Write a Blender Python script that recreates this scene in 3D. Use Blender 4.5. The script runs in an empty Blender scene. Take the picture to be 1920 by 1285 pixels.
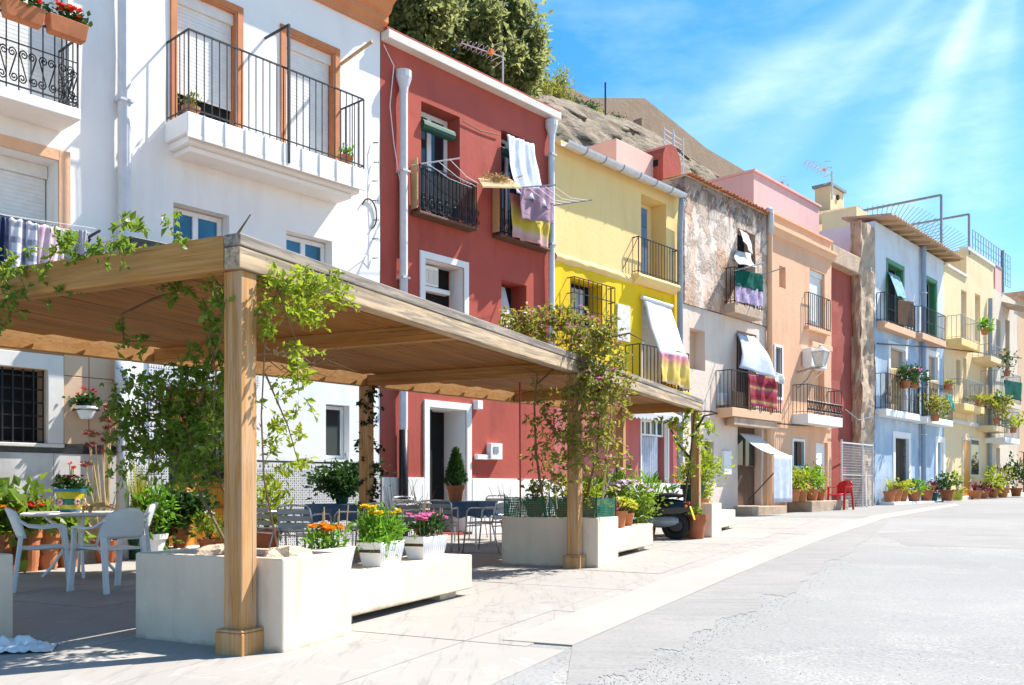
import bpy, math, random
import numpy as np
from mathutils import Vector, Matrix, noise as mnoise

# ------------------------------------------------------------------ camera, sky, sun, exposure
scn = bpy.context.scene
COL = scn.collection
cam_d = bpy.data.cameras.new("camera")
cam_d.sensor_width = 36.0
cam_d.lens = 36.0 * 1740 / 1920
cam_d.shift_y = (919 - 642.5) / 1920
cam_d.clip_end = 3000
cam = bpy.data.objects.new("camera", cam_d)
cam.location = (0, 0, 1.2)
cam.rotation_euler = (math.radians(90), 0, 0)
COL.objects.link(cam)
scn.camera = cam

SUN_DIR = Vector((3.10, 1.57, 4.4)).normalized()          # towards the sun
sun_d = bpy.data.lights.new("sun", 'SUN')
sun_d.energy = 5.0
sun_d.angle = math.radians(0.53)
sun_d.color = (1.0, 0.95, 0.87)
sun = bpy.data.objects.new("sun", sun_d)
sun.rotation_euler = SUN_DIR.to_track_quat('Z', 'Y').to_euler()
COL.objects.link(sun)

world = bpy.data.worlds.new("World")
scn.world = world
world.use_nodes = True
wn, wl = world.node_tree.nodes, world.node_tree.links
wn.clear()
def WN(t, **k):
    n = wn.new(t)
    for a, b in k.items(): setattr(n, a, b)
    return n
w_out = WN('ShaderNodeOutputWorld')
w_bg = WN('ShaderNodeBackground')
w_bg.inputs[1].default_value = 0.13
sky = WN('ShaderNodeTexSky', sky_type='NISHITA', sun_disc=False)
sky.sun_elevation = math.asin(SUN_DIR.z)
sky.sun_rotation = math.atan2(SUN_DIR.x, SUN_DIR.y)
sky.air_density = 1.0; sky.dust_density = 0.6; sky.ozone_density = 2.0
w_hsv = WN('ShaderNodeHueSaturation')
w_hsv.inputs['Saturation'].default_value = 1.45
w_hsv.inputs['Hue'].default_value = 0.492
w_hsv.inputs['Value'].default_value = 0.84
wl.new(sky.outputs[0], w_hsv.inputs['Color'])
# cirrus wisps, plus light beams painted into the sky, fanning out of one point
w_tc = WN('ShaderNodeTexCoord')
ctr = Vector(((1930-960)/1740, 1.0, (919+210)/1740)).normalized()
e1 = ctr.cross(Vector((0, 0, 1))).normalized(); e2 = e1.cross(ctr).normalized()
def wdot(v):
    n = WN('ShaderNodeVectorMath', operation='DOT_PRODUCT')
    n.inputs[1].default_value = v
    wl.new(w_tc.outputs['Generated'], n.inputs[0]); return n.outputs['Value']
def wmath(op, a, b=None, clamp=False):
    n = WN('ShaderNodeMath', operation=op); n.use_clamp = clamp
    for i, q in enumerate((a, b)):
        if q is None: continue
        if isinstance(q, (int, float)): n.inputs[i].default_value = q
        else: wl.new(q, n.inputs[i])
    return n.outputs[0]
wa, wb, wc = wdot(e1), wdot(e2), wdot(ctr)
w_phi = wmath('ARCTAN2', wb, wa)
w_rad = wmath('ARCCOSINE', wc)
w_cmb = WN('ShaderNodeCombineXYZ')
wl.new(wmath('MULTIPLY', w_phi, 1.75), w_cmb.inputs[0]); wl.new(wmath('MULTIPLY', w_rad, 0.8), w_cmb.inputs[1])
w_n1 = WN('ShaderNodeTexNoise'); w_n1.inputs['Scale'].default_value = 1.35; w_n1.inputs['Detail'].default_value = 3.0
wl.new(w_cmb.outputs[0], w_n1.inputs['Vector'])
w_r1 = WN('ShaderNodeMapRange'); w_r1.inputs[1].default_value = 0.44; w_r1.inputs[2].default_value = 0.76
wl.new(w_n1.outputs[0], w_r1.inputs[0])
w_map = WN('ShaderNodeMapping'); w_map.inputs['Scale'].default_value = (2.2, 2.2, 7.0)
wl.new(w_tc.outputs['Generated'], w_map.inputs[0])
w_n2 = WN('ShaderNodeTexNoise'); w_n2.inputs['Scale'].default_value = 1.6; w_n2.inputs['Detail'].default_value = 7.0; w_n2.inputs['Roughness'].default_value = 0.62
wl.new(w_map.outputs[0], w_n2.inputs['Vector'])
w_r2 = WN('ShaderNodeMapRange'); w_r2.inputs[1].default_value = 0.47; w_r2.inputs[2].default_value = 0.80
wl.new(w_n2.outputs[0], w_r2.inputs[0])
w_ray = None
for ang, wid, amp in ((-155, 5.4, .46), (-143, 6.0, .62), (-131, 4.5, .26), (-118, 7.5, .78), (-102, 7.0, .5), (-60, 9, .5), (20, 12, .4), (100, 14, .4)):
    q = wmath('DIVIDE', wmath('SUBTRACT', w_phi, math.radians(ang)), math.radians(wid))
    q = wmath('MULTIPLY', wmath('POWER', 2.71828, wmath('MULTIPLY', wmath('MULTIPLY', q, q), -1.0)), amp)
    w_ray = q if w_ray is None else wmath('ADD', w_ray, q)
w_fade = WN('ShaderNodeMapRange'); wl.new(w_rad, w_fade.inputs[0])
for i, q in enumerate((0.08, 0.72, 1.0, 0.15)): w_fade.inputs[i+1].default_value = q
w_ray = wmath('MULTIPLY', wmath('MULTIPLY', w_ray, w_fade.outputs[0]), wmath('ADD', wmath('MULTIPLY', w_r1.outputs[0], 0.6), wmath('ADD', wmath('MULTIPLY', w_r2.outputs[0], 0.7), 0.42)))
w_mask = wmath('ADD', wmath('MULTIPLY', w_ray, 0.85), wmath('MULTIPLY', w_r2.outputs[0], 0.33), clamp=True)
w_mix = WN('ShaderNodeMixRGB'); wl.new(w_mask, w_mix.inputs[0]); wl.new(w_hsv.outputs[0], w_mix.inputs[1])
w_mix.inputs[2].default_value = (4.3, 5.4, 6.2, 1)
wl.new(w_mix.outputs[0], w_bg.inputs[0]); wl.new(w_bg.outputs[0], w_out.inputs[0])

scn.view_settings.view_transform = 'Standard'
scn.view_settings.look = 'None'
scn.view_settings.gamma = 1.0
scn.view_settings.exposure = 1.05
scn.view_settings.use_curve_mapping = False

# ------------------------------------------------------------------ the place's coordinates
# street frame: s runs along the row of house fronts, d towards the street, z up.  The pixel helpers turn a
# measurement in the photograph into metres on a plane of the place (the fronts, the ground).
FPX, CPX, CPY, EYE, SLOPE = 1740.0, 960.0, 919.0, 1.2, 0.0191
_a = math.atan(1540 / 1740)
UX, UY = math.sin(_a), math.cos(_a)
NX, NY, DN = UY, -UX, -12.5
TH = math.atan2(UY, UX)
def Yf(px, d=0.0):
    a = (px - CPX) / FPX
    return (DN + d) / (NX * a + NY)
def S(px, d=0.0):
    Y = Yf(px, d); return UX * (px - CPX) / FPX * Y + UY * Y
def Z(px, py, d=0.0): return EYE + (CPY - py) / FPX * Yf(px, d)
def W(s, y, z): return Vector((NX * (DN - y) + UX * s, NY * (DN - y) + UY * s, z))
def gz(x, y): return SLOPE * y
def gs(s): return gz(*W(s, 0, 0)[:2])                         # ground height at the house fronts
def gp(px, py):
    Y = EYE * FPX / (py - (CPY - SLOPE * FPX)); X = (px - CPX) / FPX * Y
    return Vector((X, Y, SLOPE * Y))
def at(px, py, Y): return Vector(((px - CPX) / FPX * Y, Y, EYE + (CPY - py) / FPX * Y))
# pergola frame: a runs along its front posts, b towards the houses
PA = math.radians(25.5)
PX, PY = math.sin(PA), math.cos(PA)
P0 = (-1.80, 6.15)
TP = math.atan2(PY, PX)
def PW(a, b, z=0.0):
    x = P0[0] + a * PX - b * PY; y = P0[1] + a * PY + b * PX
    return Vector((x, y, z))
def PG(a, b): p = PW(a, b); p.z = gz(p.x, p.y); return p

# ------------------------------------------------------------------ mesh builder
RNG = np.random.default_rng(7)
random.seed(11)
OFF = {}
class MB:
    def __init__(s): s.v = []; s.f = []
    def add(s, vs, fs):
        n = len(s.v); s.v.extend(tuple(map(float, q)) for q in vs); s.f.extend(tuple(i + n for i in q) for q in fs); return s
    def box(s, x0, x1, y0, y1, z0, z1):
        return s.add([(x0,y0,z0),(x1,y0,z0),(x1,y1,z0),(x0,y1,z0),(x0,y0,z1),(x1,y0,z1),(x1,y1,z1),(x0,y1,z1)],
              [(3,2,1,0),(4,5,6,7),(0,1,5,4),(1,2,6,5),(2,3,7,6),(3,0,4,7)])
    def bar(s, p, q, w, h=None, up=(0,0,1)):
        p, q = Vector(p), Vector(q); h = h or w
        d = (q - p).normalized(); u = Vector(up)
        if abs(d.dot(u)) > .99: u = Vector((0,1,0))
        x = d.cross(u).normalized() * (w/2); y = x.cross(d).normalized() * (h/2)
        return s.add([p-x-y,p+x-y,p+x+y,p-x+y,q-x-y,q+x-y,q+x+y,q-x+y],[(0,1,2,3),(7,6,5,4),(0,4,5,1),(1,5,6,2),(2,6,7,3),(3,7,4,0)])
    def tube(s, pts, r, n=6, caps=True):
        pts = [Vector(p) for p in pts]; k = len(pts)
        rs = r if isinstance(r, (list, tuple)) else [r]*k
        vs = []; u = None
        for i, p in enumerate(pts):
            t = (pts[min(i+1,k-1)] - pts[max(i-1,0)])
            t = t.normalized() if t.length > 1e-9 else Vector((0,0,1))
            if u is None: u = t.orthogonal().normalized()
            u = (u - t*u.dot(t)); u = u.normalized() if u.length > 1e-6 else t.orthogonal().normalized()
            w = t.cross(u)
            for j in range(n):
                a = 2*math.pi*j/n; vs.append(p + (u*math.cos(a) + w*math.sin(a))*rs[i])
        fs = [(i*n+j, i*n+(j+1)%n, (i+1)*n+(j+1)%n, (i+1)*n+j) for i in range(k-1) for j in range(n)]
        if caps: fs += [tuple(range(n))[::-1], tuple((k-1)*n+j for j in range(n))]
        return s.add(vs, fs)
    def lathe(s, prof, n=20, c=(0,0,0), cap0=True, cap1=False):
        vs = [(c[0]+r*math.cos(2*math.pi*j/n), c[1]+r*math.sin(2*math.pi*j/n), c[2]+z) for r, z in prof for j in range(n)]
        k = len(prof)
        fs = [(i*n+j, i*n+(j+1)%n, (i+1)*n+(j+1)%n, (i+1)*n+j) for i in range(k-1) for j in range(n)]
        if cap0: fs.append(tuple(range(n))[::-1])
        if cap1: fs.append(tuple((k-1)*n+j for j in range(n)))
        return s.add(vs, fs)
    def grid(s, fn, nu, nv, thick=0.0):
        vs = [fn(i/nu, j/nv) for j in range(nv+1) for i in range(nu+1)]
        fs = [(j*(nu+1)+i, j*(nu+1)+i+1, (j+1)*(nu+1)+i+1, (j+1)*(nu+1)+i) for j in range(nv) for i in range(nu)]
        return s.add(vs, fs)
    def prism(s, poly, axis, a0, a1):
        # poly: 2D points; axis 0: (y,z), 1: (x,z), 2: (x,y); extruded from a0 to a1
        def P(q, a): return {0:(a,q[0],q[1]),1:(q[0],a,q[1]),2:(q[0],q[1],a)}[axis]
        n = len(poly)
        return s.add([P(q,a0) for q in poly]+[P(q,a1) for q in poly],
              [tuple(range(n)), tuple(range(2*n-1,n-1,-1))]+[(i,i+n,(i+1)%n+n,(i+1)%n) for i in range(n)])
    def trough(s, x0,x1,y0,y1,z0,z1,t,tx=0.0,ty=0.0,zi=None):
        zi = z1-.06 if zi is None else zi
        o0=[(x0+tx,y0+ty,z0),(x1-tx,y0+ty,z0),(x1-tx,y1-ty,z0),(x0+tx,y1-ty,z0)]
        o1=[(x0,y0,z1),(x1,y0,z1),(x1,y1,z1),(x0,y1,z1)]
        i1=[(x0+t,y0+t,z1),(x1-t,y0+t,z1),(x1-t,y1-t,z1),(x0+t,y1-t,z1)]
        i0=[(a,b,zi) for a,b,_ in i1]
        fs=[(3,2,1,0)]
        for k in range(3): fs += [(k*4+i, k*4+(i+1)%4, (k+1)*4+(i+1)%4, (k+1)*4+i) for i in range(4)]
        fs.append((12,13,14,15))
        return s.add(o0+o1+i1+i0, fs)
    def ball(s, c, r, nu=8, nv=5, sc=(1,1,1), jit=0.0):
        vs=[];fs=[]
        for j in range(nv+1):
            t=math.pi*j/nv
            for i in range(nu):
                p=2*math.pi*i/nu; k=1+random.uniform(-jit,jit)
                vs.append((c[0]+r*sc[0]*k*math.sin(t)*math.cos(p), c[1]+r*sc[1]*k*math.sin(t)*math.sin(p), c[2]+r*sc[2]*k*math.cos(t)))
        for j in range(nv):
            for i in range(nu): fs.append((j*nu+i,(j+1)*nu+i,(j+1)*nu+(i+1)%nu,j*nu+(i+1)%nu))
        return s.add(vs,fs)
    def leaves(s, pts, L, wd=.28, center=None, out=.8, lift=0.0, var=.42, fold=.12):
        pts = np.asarray(pts, float); n = len(pts)
        if n == 0: return s
        d = RNG.normal(size=(n,3))*.8
        if center is not None:
            o = pts-np.asarray(center,float); o /= np.linalg.norm(o,axis=1,keepdims=True)+1e-6; d += o*out
        d[:,2] += lift
        d /= np.linalg.norm(d,axis=1,keepdims=True)+1e-9
        sd = np.cross(d, RNG.normal(size=(n,3))+np.array([0,0,1.2])); sd /= np.linalg.norm(sd,axis=1,keepdims=True)+1e-9
        nr = np.cross(sd,d)
        l = L*np.clip(1+var*RNG.normal(size=(n,1)),.4,1.8)
        m = pts+d*l*.5
        q = np.stack([pts, m+sd*l*wd+nr*l*fold, pts+d*l-nr*l*.08, m-sd*l*wd+nr*l*fold],1).reshape(-1,3)
        b = len(s.v); s.v.extend(map(tuple, q.tolist()))
        i = (np.arange(n)*4+b)
        s.f.extend(map(tuple, np.stack([i,i+1,i+2],1).tolist())); s.f.extend(map(tuple, np.stack([i,i+2,i+3],1).tolist()))
        return s
    def build(s, name, mat, parent=None, smooth=False, bevel=0.0, kind=None, label=None, off=None, seg=2):
        if off is None:
            r = parent
            while r is not None and r.parent is not None: r = r.parent
            off = OFF.get(r.name, (0,0,0)) if r is not None else (0,0,0)
        me = bpy.data.meshes.new(name)
        ox, oy, oz = off
        me.from_pydata([(x-ox,y-oy,z-oz) for x,y,z in s.v], [], s.f)
        me.materials.append(mat)
        if smooth: me.polygons.foreach_set('use_smooth', [True]*len(me.polygons))
        o = bpy.data.objects.new(name, me); COL.objects.link(o)
        if parent is not None: o.parent = parent
        if bevel:
            m = o.modifiers.new('bevel','BEVEL'); m.width = bevel; m.segments = seg; m.limit_method='ANGLE'; m.angle_limit=math.radians(40)
        if kind: o['kind'] = kind
        if label: o['label'] = label
        return o

def tag(o, label, cat, group=None):
    o['label'] = label; o['category'] = cat
    if group: o['group'] = group
    return o
def thing(name, label, cat, loc=(0,0,0), rz=0.0, group=None):
    o = bpy.data.objects.new(name, None); COL.objects.link(o)
    o.empty_display_size = .2
    o.location = loc; o.rotation_euler = (0,0,rz)
    return tag(o, label, cat, group)
def fthing(name, label, cat, s, d, z, group=None):             # a thing described in street-frame coordinates (s, -d, z)
    o = thing(name, label, cat, W(s,-d,z), TH, group); OFF[o.name] = (s,-d,z); return o
def fsolo(name, mb, mat, label, cat, group=None, **k):         # one mesh in street-frame coordinates
    a = np.array(mb.v); off = (float(a[:,0].mean()), float(a[:,1].mean()), float(a[:,2].min()))
    o = mb.build(name, mat, None, off=off, **k); o.location = W(*off); o.rotation_euler = (0,0,TH)
    return tag(o, label, cat, group)
def pthing(name, label, cat, a, b, z, group=None):             # the same in pergola coordinates
    o = thing(name, label, cat, PW(a,b,z), TP, group); OFF[o.name] = (a,b,z); return o
def solo(name, mb, mat, label, cat, loc=(0,0,0), rz=0.0, group=None, **k):
    o = mb.build(name, mat, None, off=(0,0,0), **k); o.location = loc; o.rotation_euler = (0,0,rz)
    return tag(o, label, cat, group)
KIDS = {}
def children(o): return [c for c in bpy.data.objects if c.parent == o]
def dup(root, loc, rz, label=None, group=None, scale=None):
    r = root.copy(); COL.objects.link(r); r.location = loc; r.rotation_euler = (0,0,rz)
    if scale: r.scale = (scale,)*3
    if label: r['label'] = label
    if group: r['group'] = group
    for ch in children(root):
        c = ch.copy(); COL.objects.link(c); c.parent = r
        for g in children(ch):
            d = g.copy(); COL.objects.link(d); d.parent = c
    return r

# ------------------------------------------------------------------ materials
class NT:
    def __init__(s, name):
        s.m = bpy.data.materials.new(name); s.m.use_nodes = True
        s.t = s.m.node_tree; s.n = s.t.nodes; s.n.clear()
        s.out = s.n.new('ShaderNodeOutputMaterial'); s.b = s.n.new('ShaderNodeBsdfPrincipled')
        s.t.links.new(s.b.outputs[0], s.out.inputs[0]); s.tc = s.n.new('ShaderNodeTexCoord')
        s.geo = s.n.new('ShaderNodeNewGeometry')
    def node(s, t, **k):
        n = s.n.new(t)
        for a, b in k.items(): setattr(n, a, b)
        return n
    def link(s, a, b): s.t.links.new(a, b)
    def put(s, v, sock):
        if isinstance(v, (int, float)): sock.default_value = v
        elif isinstance(v, (tuple, list)): sock.default_value = tuple(v)+((1,) if len(v)==3 and len(sock.default_value)==4 else ())
        else: s.link(v, sock)
    def noise(s, scale, detail=4, rough=.55, vec=None, stretch=None, dist=0.0):
        n = s.node('ShaderNodeTexNoise'); n.inputs['Scale'].default_value = scale; n.inputs['Detail'].default_value = detail
        n.inputs['Roughness'].default_value = rough; n.inputs['Distortion'].default_value = dist
        v = vec or s.tc.outputs['Object']
        if stretch:
            mp = s.node('ShaderNodeMapping'); mp.inputs['Scale'].default_value = stretch; s.link(v, mp.inputs[0]); v = mp.outputs[0]
        s.link(v, n.inputs['Vector']); return n.outputs[0]
    def rng(s, x, a, b, c=0.0, d=1.0):
        n = s.node('ShaderNodeMapRange'); s.link(x, n.inputs[0])
        for i, q in enumerate((a,b,c,d)): n.inputs[i+1].default_value = q
        return n.outputs[0]
    def mix(s, f, a, b, mode='MIX'):
        n = s.node('ShaderNodeMixRGB', blend_type=mode); s.put(f, n.inputs[0]); s.put(a, n.inputs[1]); s.put(b, n.inputs[2]); return n.outputs[0]
    def math(s, op, a, b=0.0):
        n = s.node('ShaderNodeMath', operation=op); s.put(a, n.inputs[0]); s.put(b, n.inputs[1]); return n.outputs[0]
    def bump(s, h, strength=.3, dist=.01, prev=None):
        n = s.node('ShaderNodeBump'); n.inputs['Strength'].default_value = strength; n.inputs['Distance'].default_value = dist
        s.link(h, n.inputs['Height'])
        if prev is not None: s.link(prev, n.inputs['Normal'])
        return n.outputs[0]
    def done(s, col, rough=.8, normal=None, metal=0.0, spec=.3):
        s.put(col, s.b.inputs['Base Color']); s.put(rough, s.b.inputs['Roughness']); s.put(metal, s.b.inputs['Metallic'])
        s.b.inputs['Specular IOR Level'].default_value = spec
        if normal is not None: s.link(normal, s.b.inputs['Normal'])
        return s.m
def sc(c, k): return tuple(min(1.0, q*k) for q in c)

def plaster(name, col, stain=None, amt=.5, bump=.35, lump=.5, sc1=.7):
    t = NT(name)
    n1 = t.noise(sc1, 6, .6); n2 = t.noise(9, 5, .6); n3 = t.noise(70, 3, .6); n4 = t.noise(2.2, 5, .6, stretch=(1,1,.22))
    stain = stain or sc(col, .72)
    c = t.mix(t.rng(n1,.45,.72,0,amt), col, stain)
    c = t.mix(t.rng(n4,.52,.74,0,min(1,amt*.9)), c, sc(stain,.85))
    n5 = t.noise(.33,4,.6); c = t.mix(t.rng(n5,.42,.66,0,.35), c, tuple(min(.86,q*1.08+.035) for q in col))
    c = t.mix(t.rng(n2,.58,.75,0,.25*amt+.06), c, sc(col,1.12))
    b = t.bump(n2, lump, .02); b = t.bump(n3, bump, .004, b)
    return t.done(c, .88, b, spec=.2)
def flat(name, col, rough=.5, metal=0.0, var=.12, scale=8.0, bump=.0, spec=.35):
    t = NT(name); n1 = t.noise(scale, 4)
    c = t.mix(t.rng(n1,.35,.7,0,1), col, sc(col,1-var*2))
    return t.done(c, t.rng(t.noise(scale*3,3),.3,.7,max(0,rough-.08),min(1,rough+.1)), t.bump(n1,bump,.01) if bump else None, metal, spec)
def wood(name, col, col2, axis=0, rough=.7, wear=None, wamt=.5):
    t = NT(name); st = [26,26,26]; st[axis] = 1.1
    g = t.noise(1.0, 6, .65, stretch=tuple(st), dist=.6)
    big = t.noise(.9, 3, .5)
    rnd = t.node('ShaderNodeObjectInfo').outputs['Random']
    c = t.mix(t.rng(g,.38,.60), col, col2)
    c = t.mix(t.math('MULTIPLY', rnd, .35), c, sc(col,1.25))
    if wear:
        st2 = [14,14,14]; st2[axis] = .8
        w = t.noise(1.3, 7, .75, stretch=tuple(st2), dist=.8)
        c = t.mix(t.rng(w,.44,.58,0,wamt), c, wear)
    kn = t.node('ShaderNodeTexVoronoi'); kn.inputs['Scale'].default_value = 2.3; t.link(t.tc.outputs['Object'], kn.inputs['Vector'])
    c = t.mix(t.rng(kn.outputs['Distance'],.03,.07,.55,0), c, sc(col2,.5))
    ck = t.noise(1.0,4,.6,stretch=tuple(70 if q>5 else .55 for q in st),dist=.3); c = t.mix(t.rng(ck,.63,.68,0,.75), c, sc(col2,.35))
    c = t.mix(t.rng(big,.4,.7,0,.3), c, sc(col2,.8))
    return t.done(c, rough, t.bump(g,.35,.006), spec=.25)
def leafmat(name, c1, c2, trans=.45, rough=.45):
    t = NT(name); r = t.geo.outputs['Random Per Island']
    c = t.mix(r, c1, c2)
    c = t.mix(t.rng(t.noise(1.4,3),.4,.65,0,.55), c, sc(c1,.65))
    t.done(c, rough, spec=.35)
    tr = t.node('ShaderNodeBsdfTranslucent'); t.link(t.mix(.5, c, sc(c2,1.6)), tr.inputs[0])
    mx = t.node('ShaderNodeMixShader'); mx.inputs[0].default_value = trans
    t.link(t.b.outputs[0], mx.inputs[1]); t.link(tr.outputs[0], mx.inputs[2]); t.link(mx.outputs[0], t.out.inputs[0])
    return t.m
def cloth(name, col, col2=None, trans=.25, scale=6.0):
    t = NT(name); n = t.noise(scale,4)
    c = t.mix(t.rng(n,.4,.65), col, col2 or sc(col,.8)); t.done(c,.9, t.bump(t.noise(25,3),.2,.01), spec=.1)
    tr = t.node('ShaderNodeBsdfTranslucent'); t.link(c, tr.inputs[0])
    mx = t.node('ShaderNodeMixShader'); mx.inputs[0].default_value = trans
    t.link(t.b.outputs[0], mx.inputs[1]); t.link(tr.outputs[0], mx.inputs[2]); t.link(mx.outputs[0], t.out.inputs[0])
    return t.m
def glassy(name, col, rough=.06):
    t = NT(name); n = t.noise(1.2,2)
    return t.done(t.mix(t.rng(n,.4,.6), col, sc(col,.6)), rough, spec=.6)

M = {}
M['white'] = plaster('white_plaster', (.84,.83,.81), (.72,.71,.69), .5, .25, .16)
M['white2'] = plaster('bluish_white_plaster', (.66,.72,.78), (.50,.52,.55), .8)
M['trim'] = plaster('white_trim', (.82,.82,.81), (.72,.72,.70), .35, .15, .15)
M['tan'] = plaster('tan_stone', (.62,.44,.29), (.52,.36,.24), .5, .3, .2)
M['marble'] = plaster('grey_marble', (.62,.60,.58), (.40,.38,.38), .9, .05, .05, 1.6)
M['blackstone'] = flat('dark_granite', (.035,.035,.045), .25)
M['surround'] = plaster('pale_stone', (.68,.64,.58), (.55,.5,.44), .4, .2, .15)
M['red'] = plaster('red_render', (.42,.090,.064), (.32,.068,.052), .8, .35, .25)
M['redlow'] = plaster('rose_red_render', (.50,.14,.13), (.40,.11,.10), .6, .35, .25)
M['yellowup'] = plaster('pale_yellow_render', (.82,.59,.26), (.72,.50,.23), .55, .3, .25)
M['yellow'] = plaster('strong_yellow_render', (.85,.55,.015), (.74,.46,.03), .5, .3, .25)
M['peach'] = plaster('peach_render', (.74,.43,.27), (.62,.35,.22), .7, .35, .5)
M['peachtrim'] = plaster('peach_moulding', (.74,.45,.28), (.6,.36,.22), .5)
M['pink'] = plaster('pink_render', (.74,.47,.42), (.66,.41,.37), .45, .2, .3)
M['pinkroom'] = plaster('dusty_pink_render', (.68,.42,.40), (.60,.37,.36), .5, .2, .2)
M['blue'] = plaster('faded_blue_render', (.33,.44,.58), (.64,.68,.72), 1.0, .3, .5, .9)
M['cream'] = plaster('cream_render', (.78,.60,.36), (.68,.50,.30), .6)
M['cream2'] = plaster('grey_cream_render', (.66,.56,.45), (.52,.44,.36), .7)
M['buff'] = plaster('buff_render', (.62,.42,.27), (.52,.35,.23), .6)
M['palewall'] = plaster('pinkish_white_render', (.74,.61,.52), (.58,.46,.38), .7)
M['orange'] = flat('burnt_orange_paint', (.56,.20,.07), .6, var=.08)
M['cornice'] = plaster('terracotta_moulding', (.60,.25,.11), (.48,.19,.09), .5)
M['brownred'] = plaster('oxide_red_render', (.38,.09,.065), (.26,.07,.06), .8, .3, .5, .5)
def mat_concrete():
    t = NT('smooth_cast_concrete'); n1=t.noise(1.1,6,.62); n2=t.noise(7,6,.65); n3=t.noise(60,4,.7); st=t.noise(2.0,6,.65,stretch=(3,3,.3))
    c=t.mix(t.rng(n1,.42,.68,0,.8),(.74,.61,.48),(.62,.50,.385)); c=t.mix(t.rng(st,.54,.68,0,.55),c,(.52,.42,.33)); c=t.mix(t.rng(n2,.58,.72,0,.45),c,(.80,.70,.58)); c=t.mix(t.rng(n3,.64,.72,0,.6),c,(.36,.29,.22))
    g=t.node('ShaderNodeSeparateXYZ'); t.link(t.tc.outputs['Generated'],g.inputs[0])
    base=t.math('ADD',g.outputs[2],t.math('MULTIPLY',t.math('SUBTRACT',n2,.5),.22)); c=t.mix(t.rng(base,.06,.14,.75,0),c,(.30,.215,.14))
    b=t.bump(n3,.2,.003); b=t.bump(n2,.12,.008,b); return t.done(c,.88,b,spec=.2)
M['concrete'] = mat_concrete()
M['soil'] = flat('dry_soil', (.12,.075,.045), .95, var=.3, scale=30, bump=.8)
M['iron'] = flat('black_iron', (.02,.02,.022), .45, var=.2)
M['blackpaint'] = flat('black_paint', (.015,.015,.016), .35)
M['steel'] = flat('grey_steel', (.30,.33,.36), .45, .3)
M['pipe'] = flat('pale_grey_pipe', (.62,.64,.68), .4, var=.06)
M['pipeblue'] = flat('blue_grey_pipe', (.30,.37,.47), .4, var=.06)
M['zinc'] = flat('light_zinc', (.62,.62,.64), .35, .2, var=.08)
M['pvc'] = flat('white_window_frame', (.82,.83,.84), .3, var=.04)
M['shutter'] = flat('white_roller_shutter', (.78,.77,.74), .45, var=.05)
M['greyshutter'] = flat('grey_blue_sheet', (.36,.42,.48), .4)
M['glass'] = glassy('window_glass_blue', (.03,.16,.30))
M['glassdark'] = glassy('window_glass_dark', (.03,.04,.05))
M['curtain'] = cloth('net_curtain', (.62,.64,.64))
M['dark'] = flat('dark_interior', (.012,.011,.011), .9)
M['green'] = flat('green_paint', (.06,.25,.10), .5)
M['greenblind'] = flat('dark_green_blind', (.015,.09,.06), .5)
M['bluedoor'] = flat('slate_blue_paint', (.10,.14,.22), .45)
M['door_orange'] = wood('orange_varnished_wood', (.62,.27,.035), (.42,.16,.02), 2, .4)
M['darkwood'] = wood('dark_old_wood', (.16,.10,.065), (.09,.055,.035), 2)
M['rawwood'] = wood('raw_plywood', (.55,.38,.20), (.42,.28,.14), 0)
M['cane'] = flat('bamboo_cane', (.60,.45,.24), .6)
M['terracotta'] = flat('terracotta', (.42,.13,.055), .8, var=.12, scale=5, bump=.1)
M['terra2'] = flat('orange_terracotta', (.52,.19,.08), .8, var=.12, scale=5, bump=.1)
M['whiteplastic'] = flat('white_plastic', (.76,.77,.78), .35, var=.05)
M['redplastic'] = flat('red_plastic', (.55,.015,.015), .3, var=.06)
M['alu'] = flat('brushed_aluminium', (.66,.66,.66), .32, .85, var=.08)
M['aluslat'] = flat('matt_aluminium_slat', (.44,.42,.40), .5, .5, var=.12)
M['woodA'] = wood('pergola_timber', (.46,.225,.065), (.27,.115,.03), 0, wear=(.45,.30,.15), wamt=.3)
M['woodB'] = wood('pergola_cross_timber', (.48,.235,.065), (.28,.12,.03), 1, wear=(.45,.30,.15), wamt=.3)
M['woodP'] = wood('post_timber', (.54,.27,.085), (.34,.155,.045), 2, wear=(.50,.40,.30), wamt=.5)
M['woodW'] = wood('weathered_fascia_timber', (.62,.46,.30), (.46,.33,.20), 0, wear=(.17,.145,.125), wamt=.85)
M['woodT'] = wood('grey_weathered_top_board', (.40,.33,.26), (.27,.22,.18), 0, wear=(.10,.09,.085), wamt=.9)
M['board'] = wood('roof_board', (.40,.175,.04), (.25,.10,.025), 0)
M['stone'] = plaster('rubble_stone', (.52,.38,.27), (.32,.24,.18), 1.0, 1.0, 1.0, 2.0)
M['bark'] = flat('bark', (.10,.07,.05), .9, var=.3, scale=20, bump=.8)
M['vinestem'] = flat('vine_stem', (.20,.12,.06), .8, var=.2)
M['leaf'] = leafmat('leaf_mid_green', (.06,.13,.012), (.22,.33,.03))
M['leafdark'] = leafmat('leaf_dark_green', (.015,.055,.010), (.05,.12,.02), .3)
M['leafyel'] = leafmat('leaf_yellow_green', (.16,.26,.015), (.36,.42,.03))
M['leafolive'] = leafmat('leaf_olive', (.10,.15,.02), (.36,.34,.05))
M['leaflush'] = leafmat('leaf_fresh_green', (.06,.20,.01), (.20,.38,.03))
M['pine'] = leafmat('conifer_needles', (.06,.085,.03), (.36,.38,.14), .5, .6)
M['ivy'] = leafmat('ivy_leaf', (.008,.025,.010), (.02,.05,.02), .2)
M['agave'] = leafmat('succulent_yellow_green', (.30,.38,.02), (.62,.60,.06), .3)
M['purpleleaf'] = leafmat('purple_succulent', (.10,.008,.03), (.22,.02,.07), .25)
M['rosepink'] = leafmat('pink_brown_rosette', (.30,.09,.08), (.42,.16,.13), .2)
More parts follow.
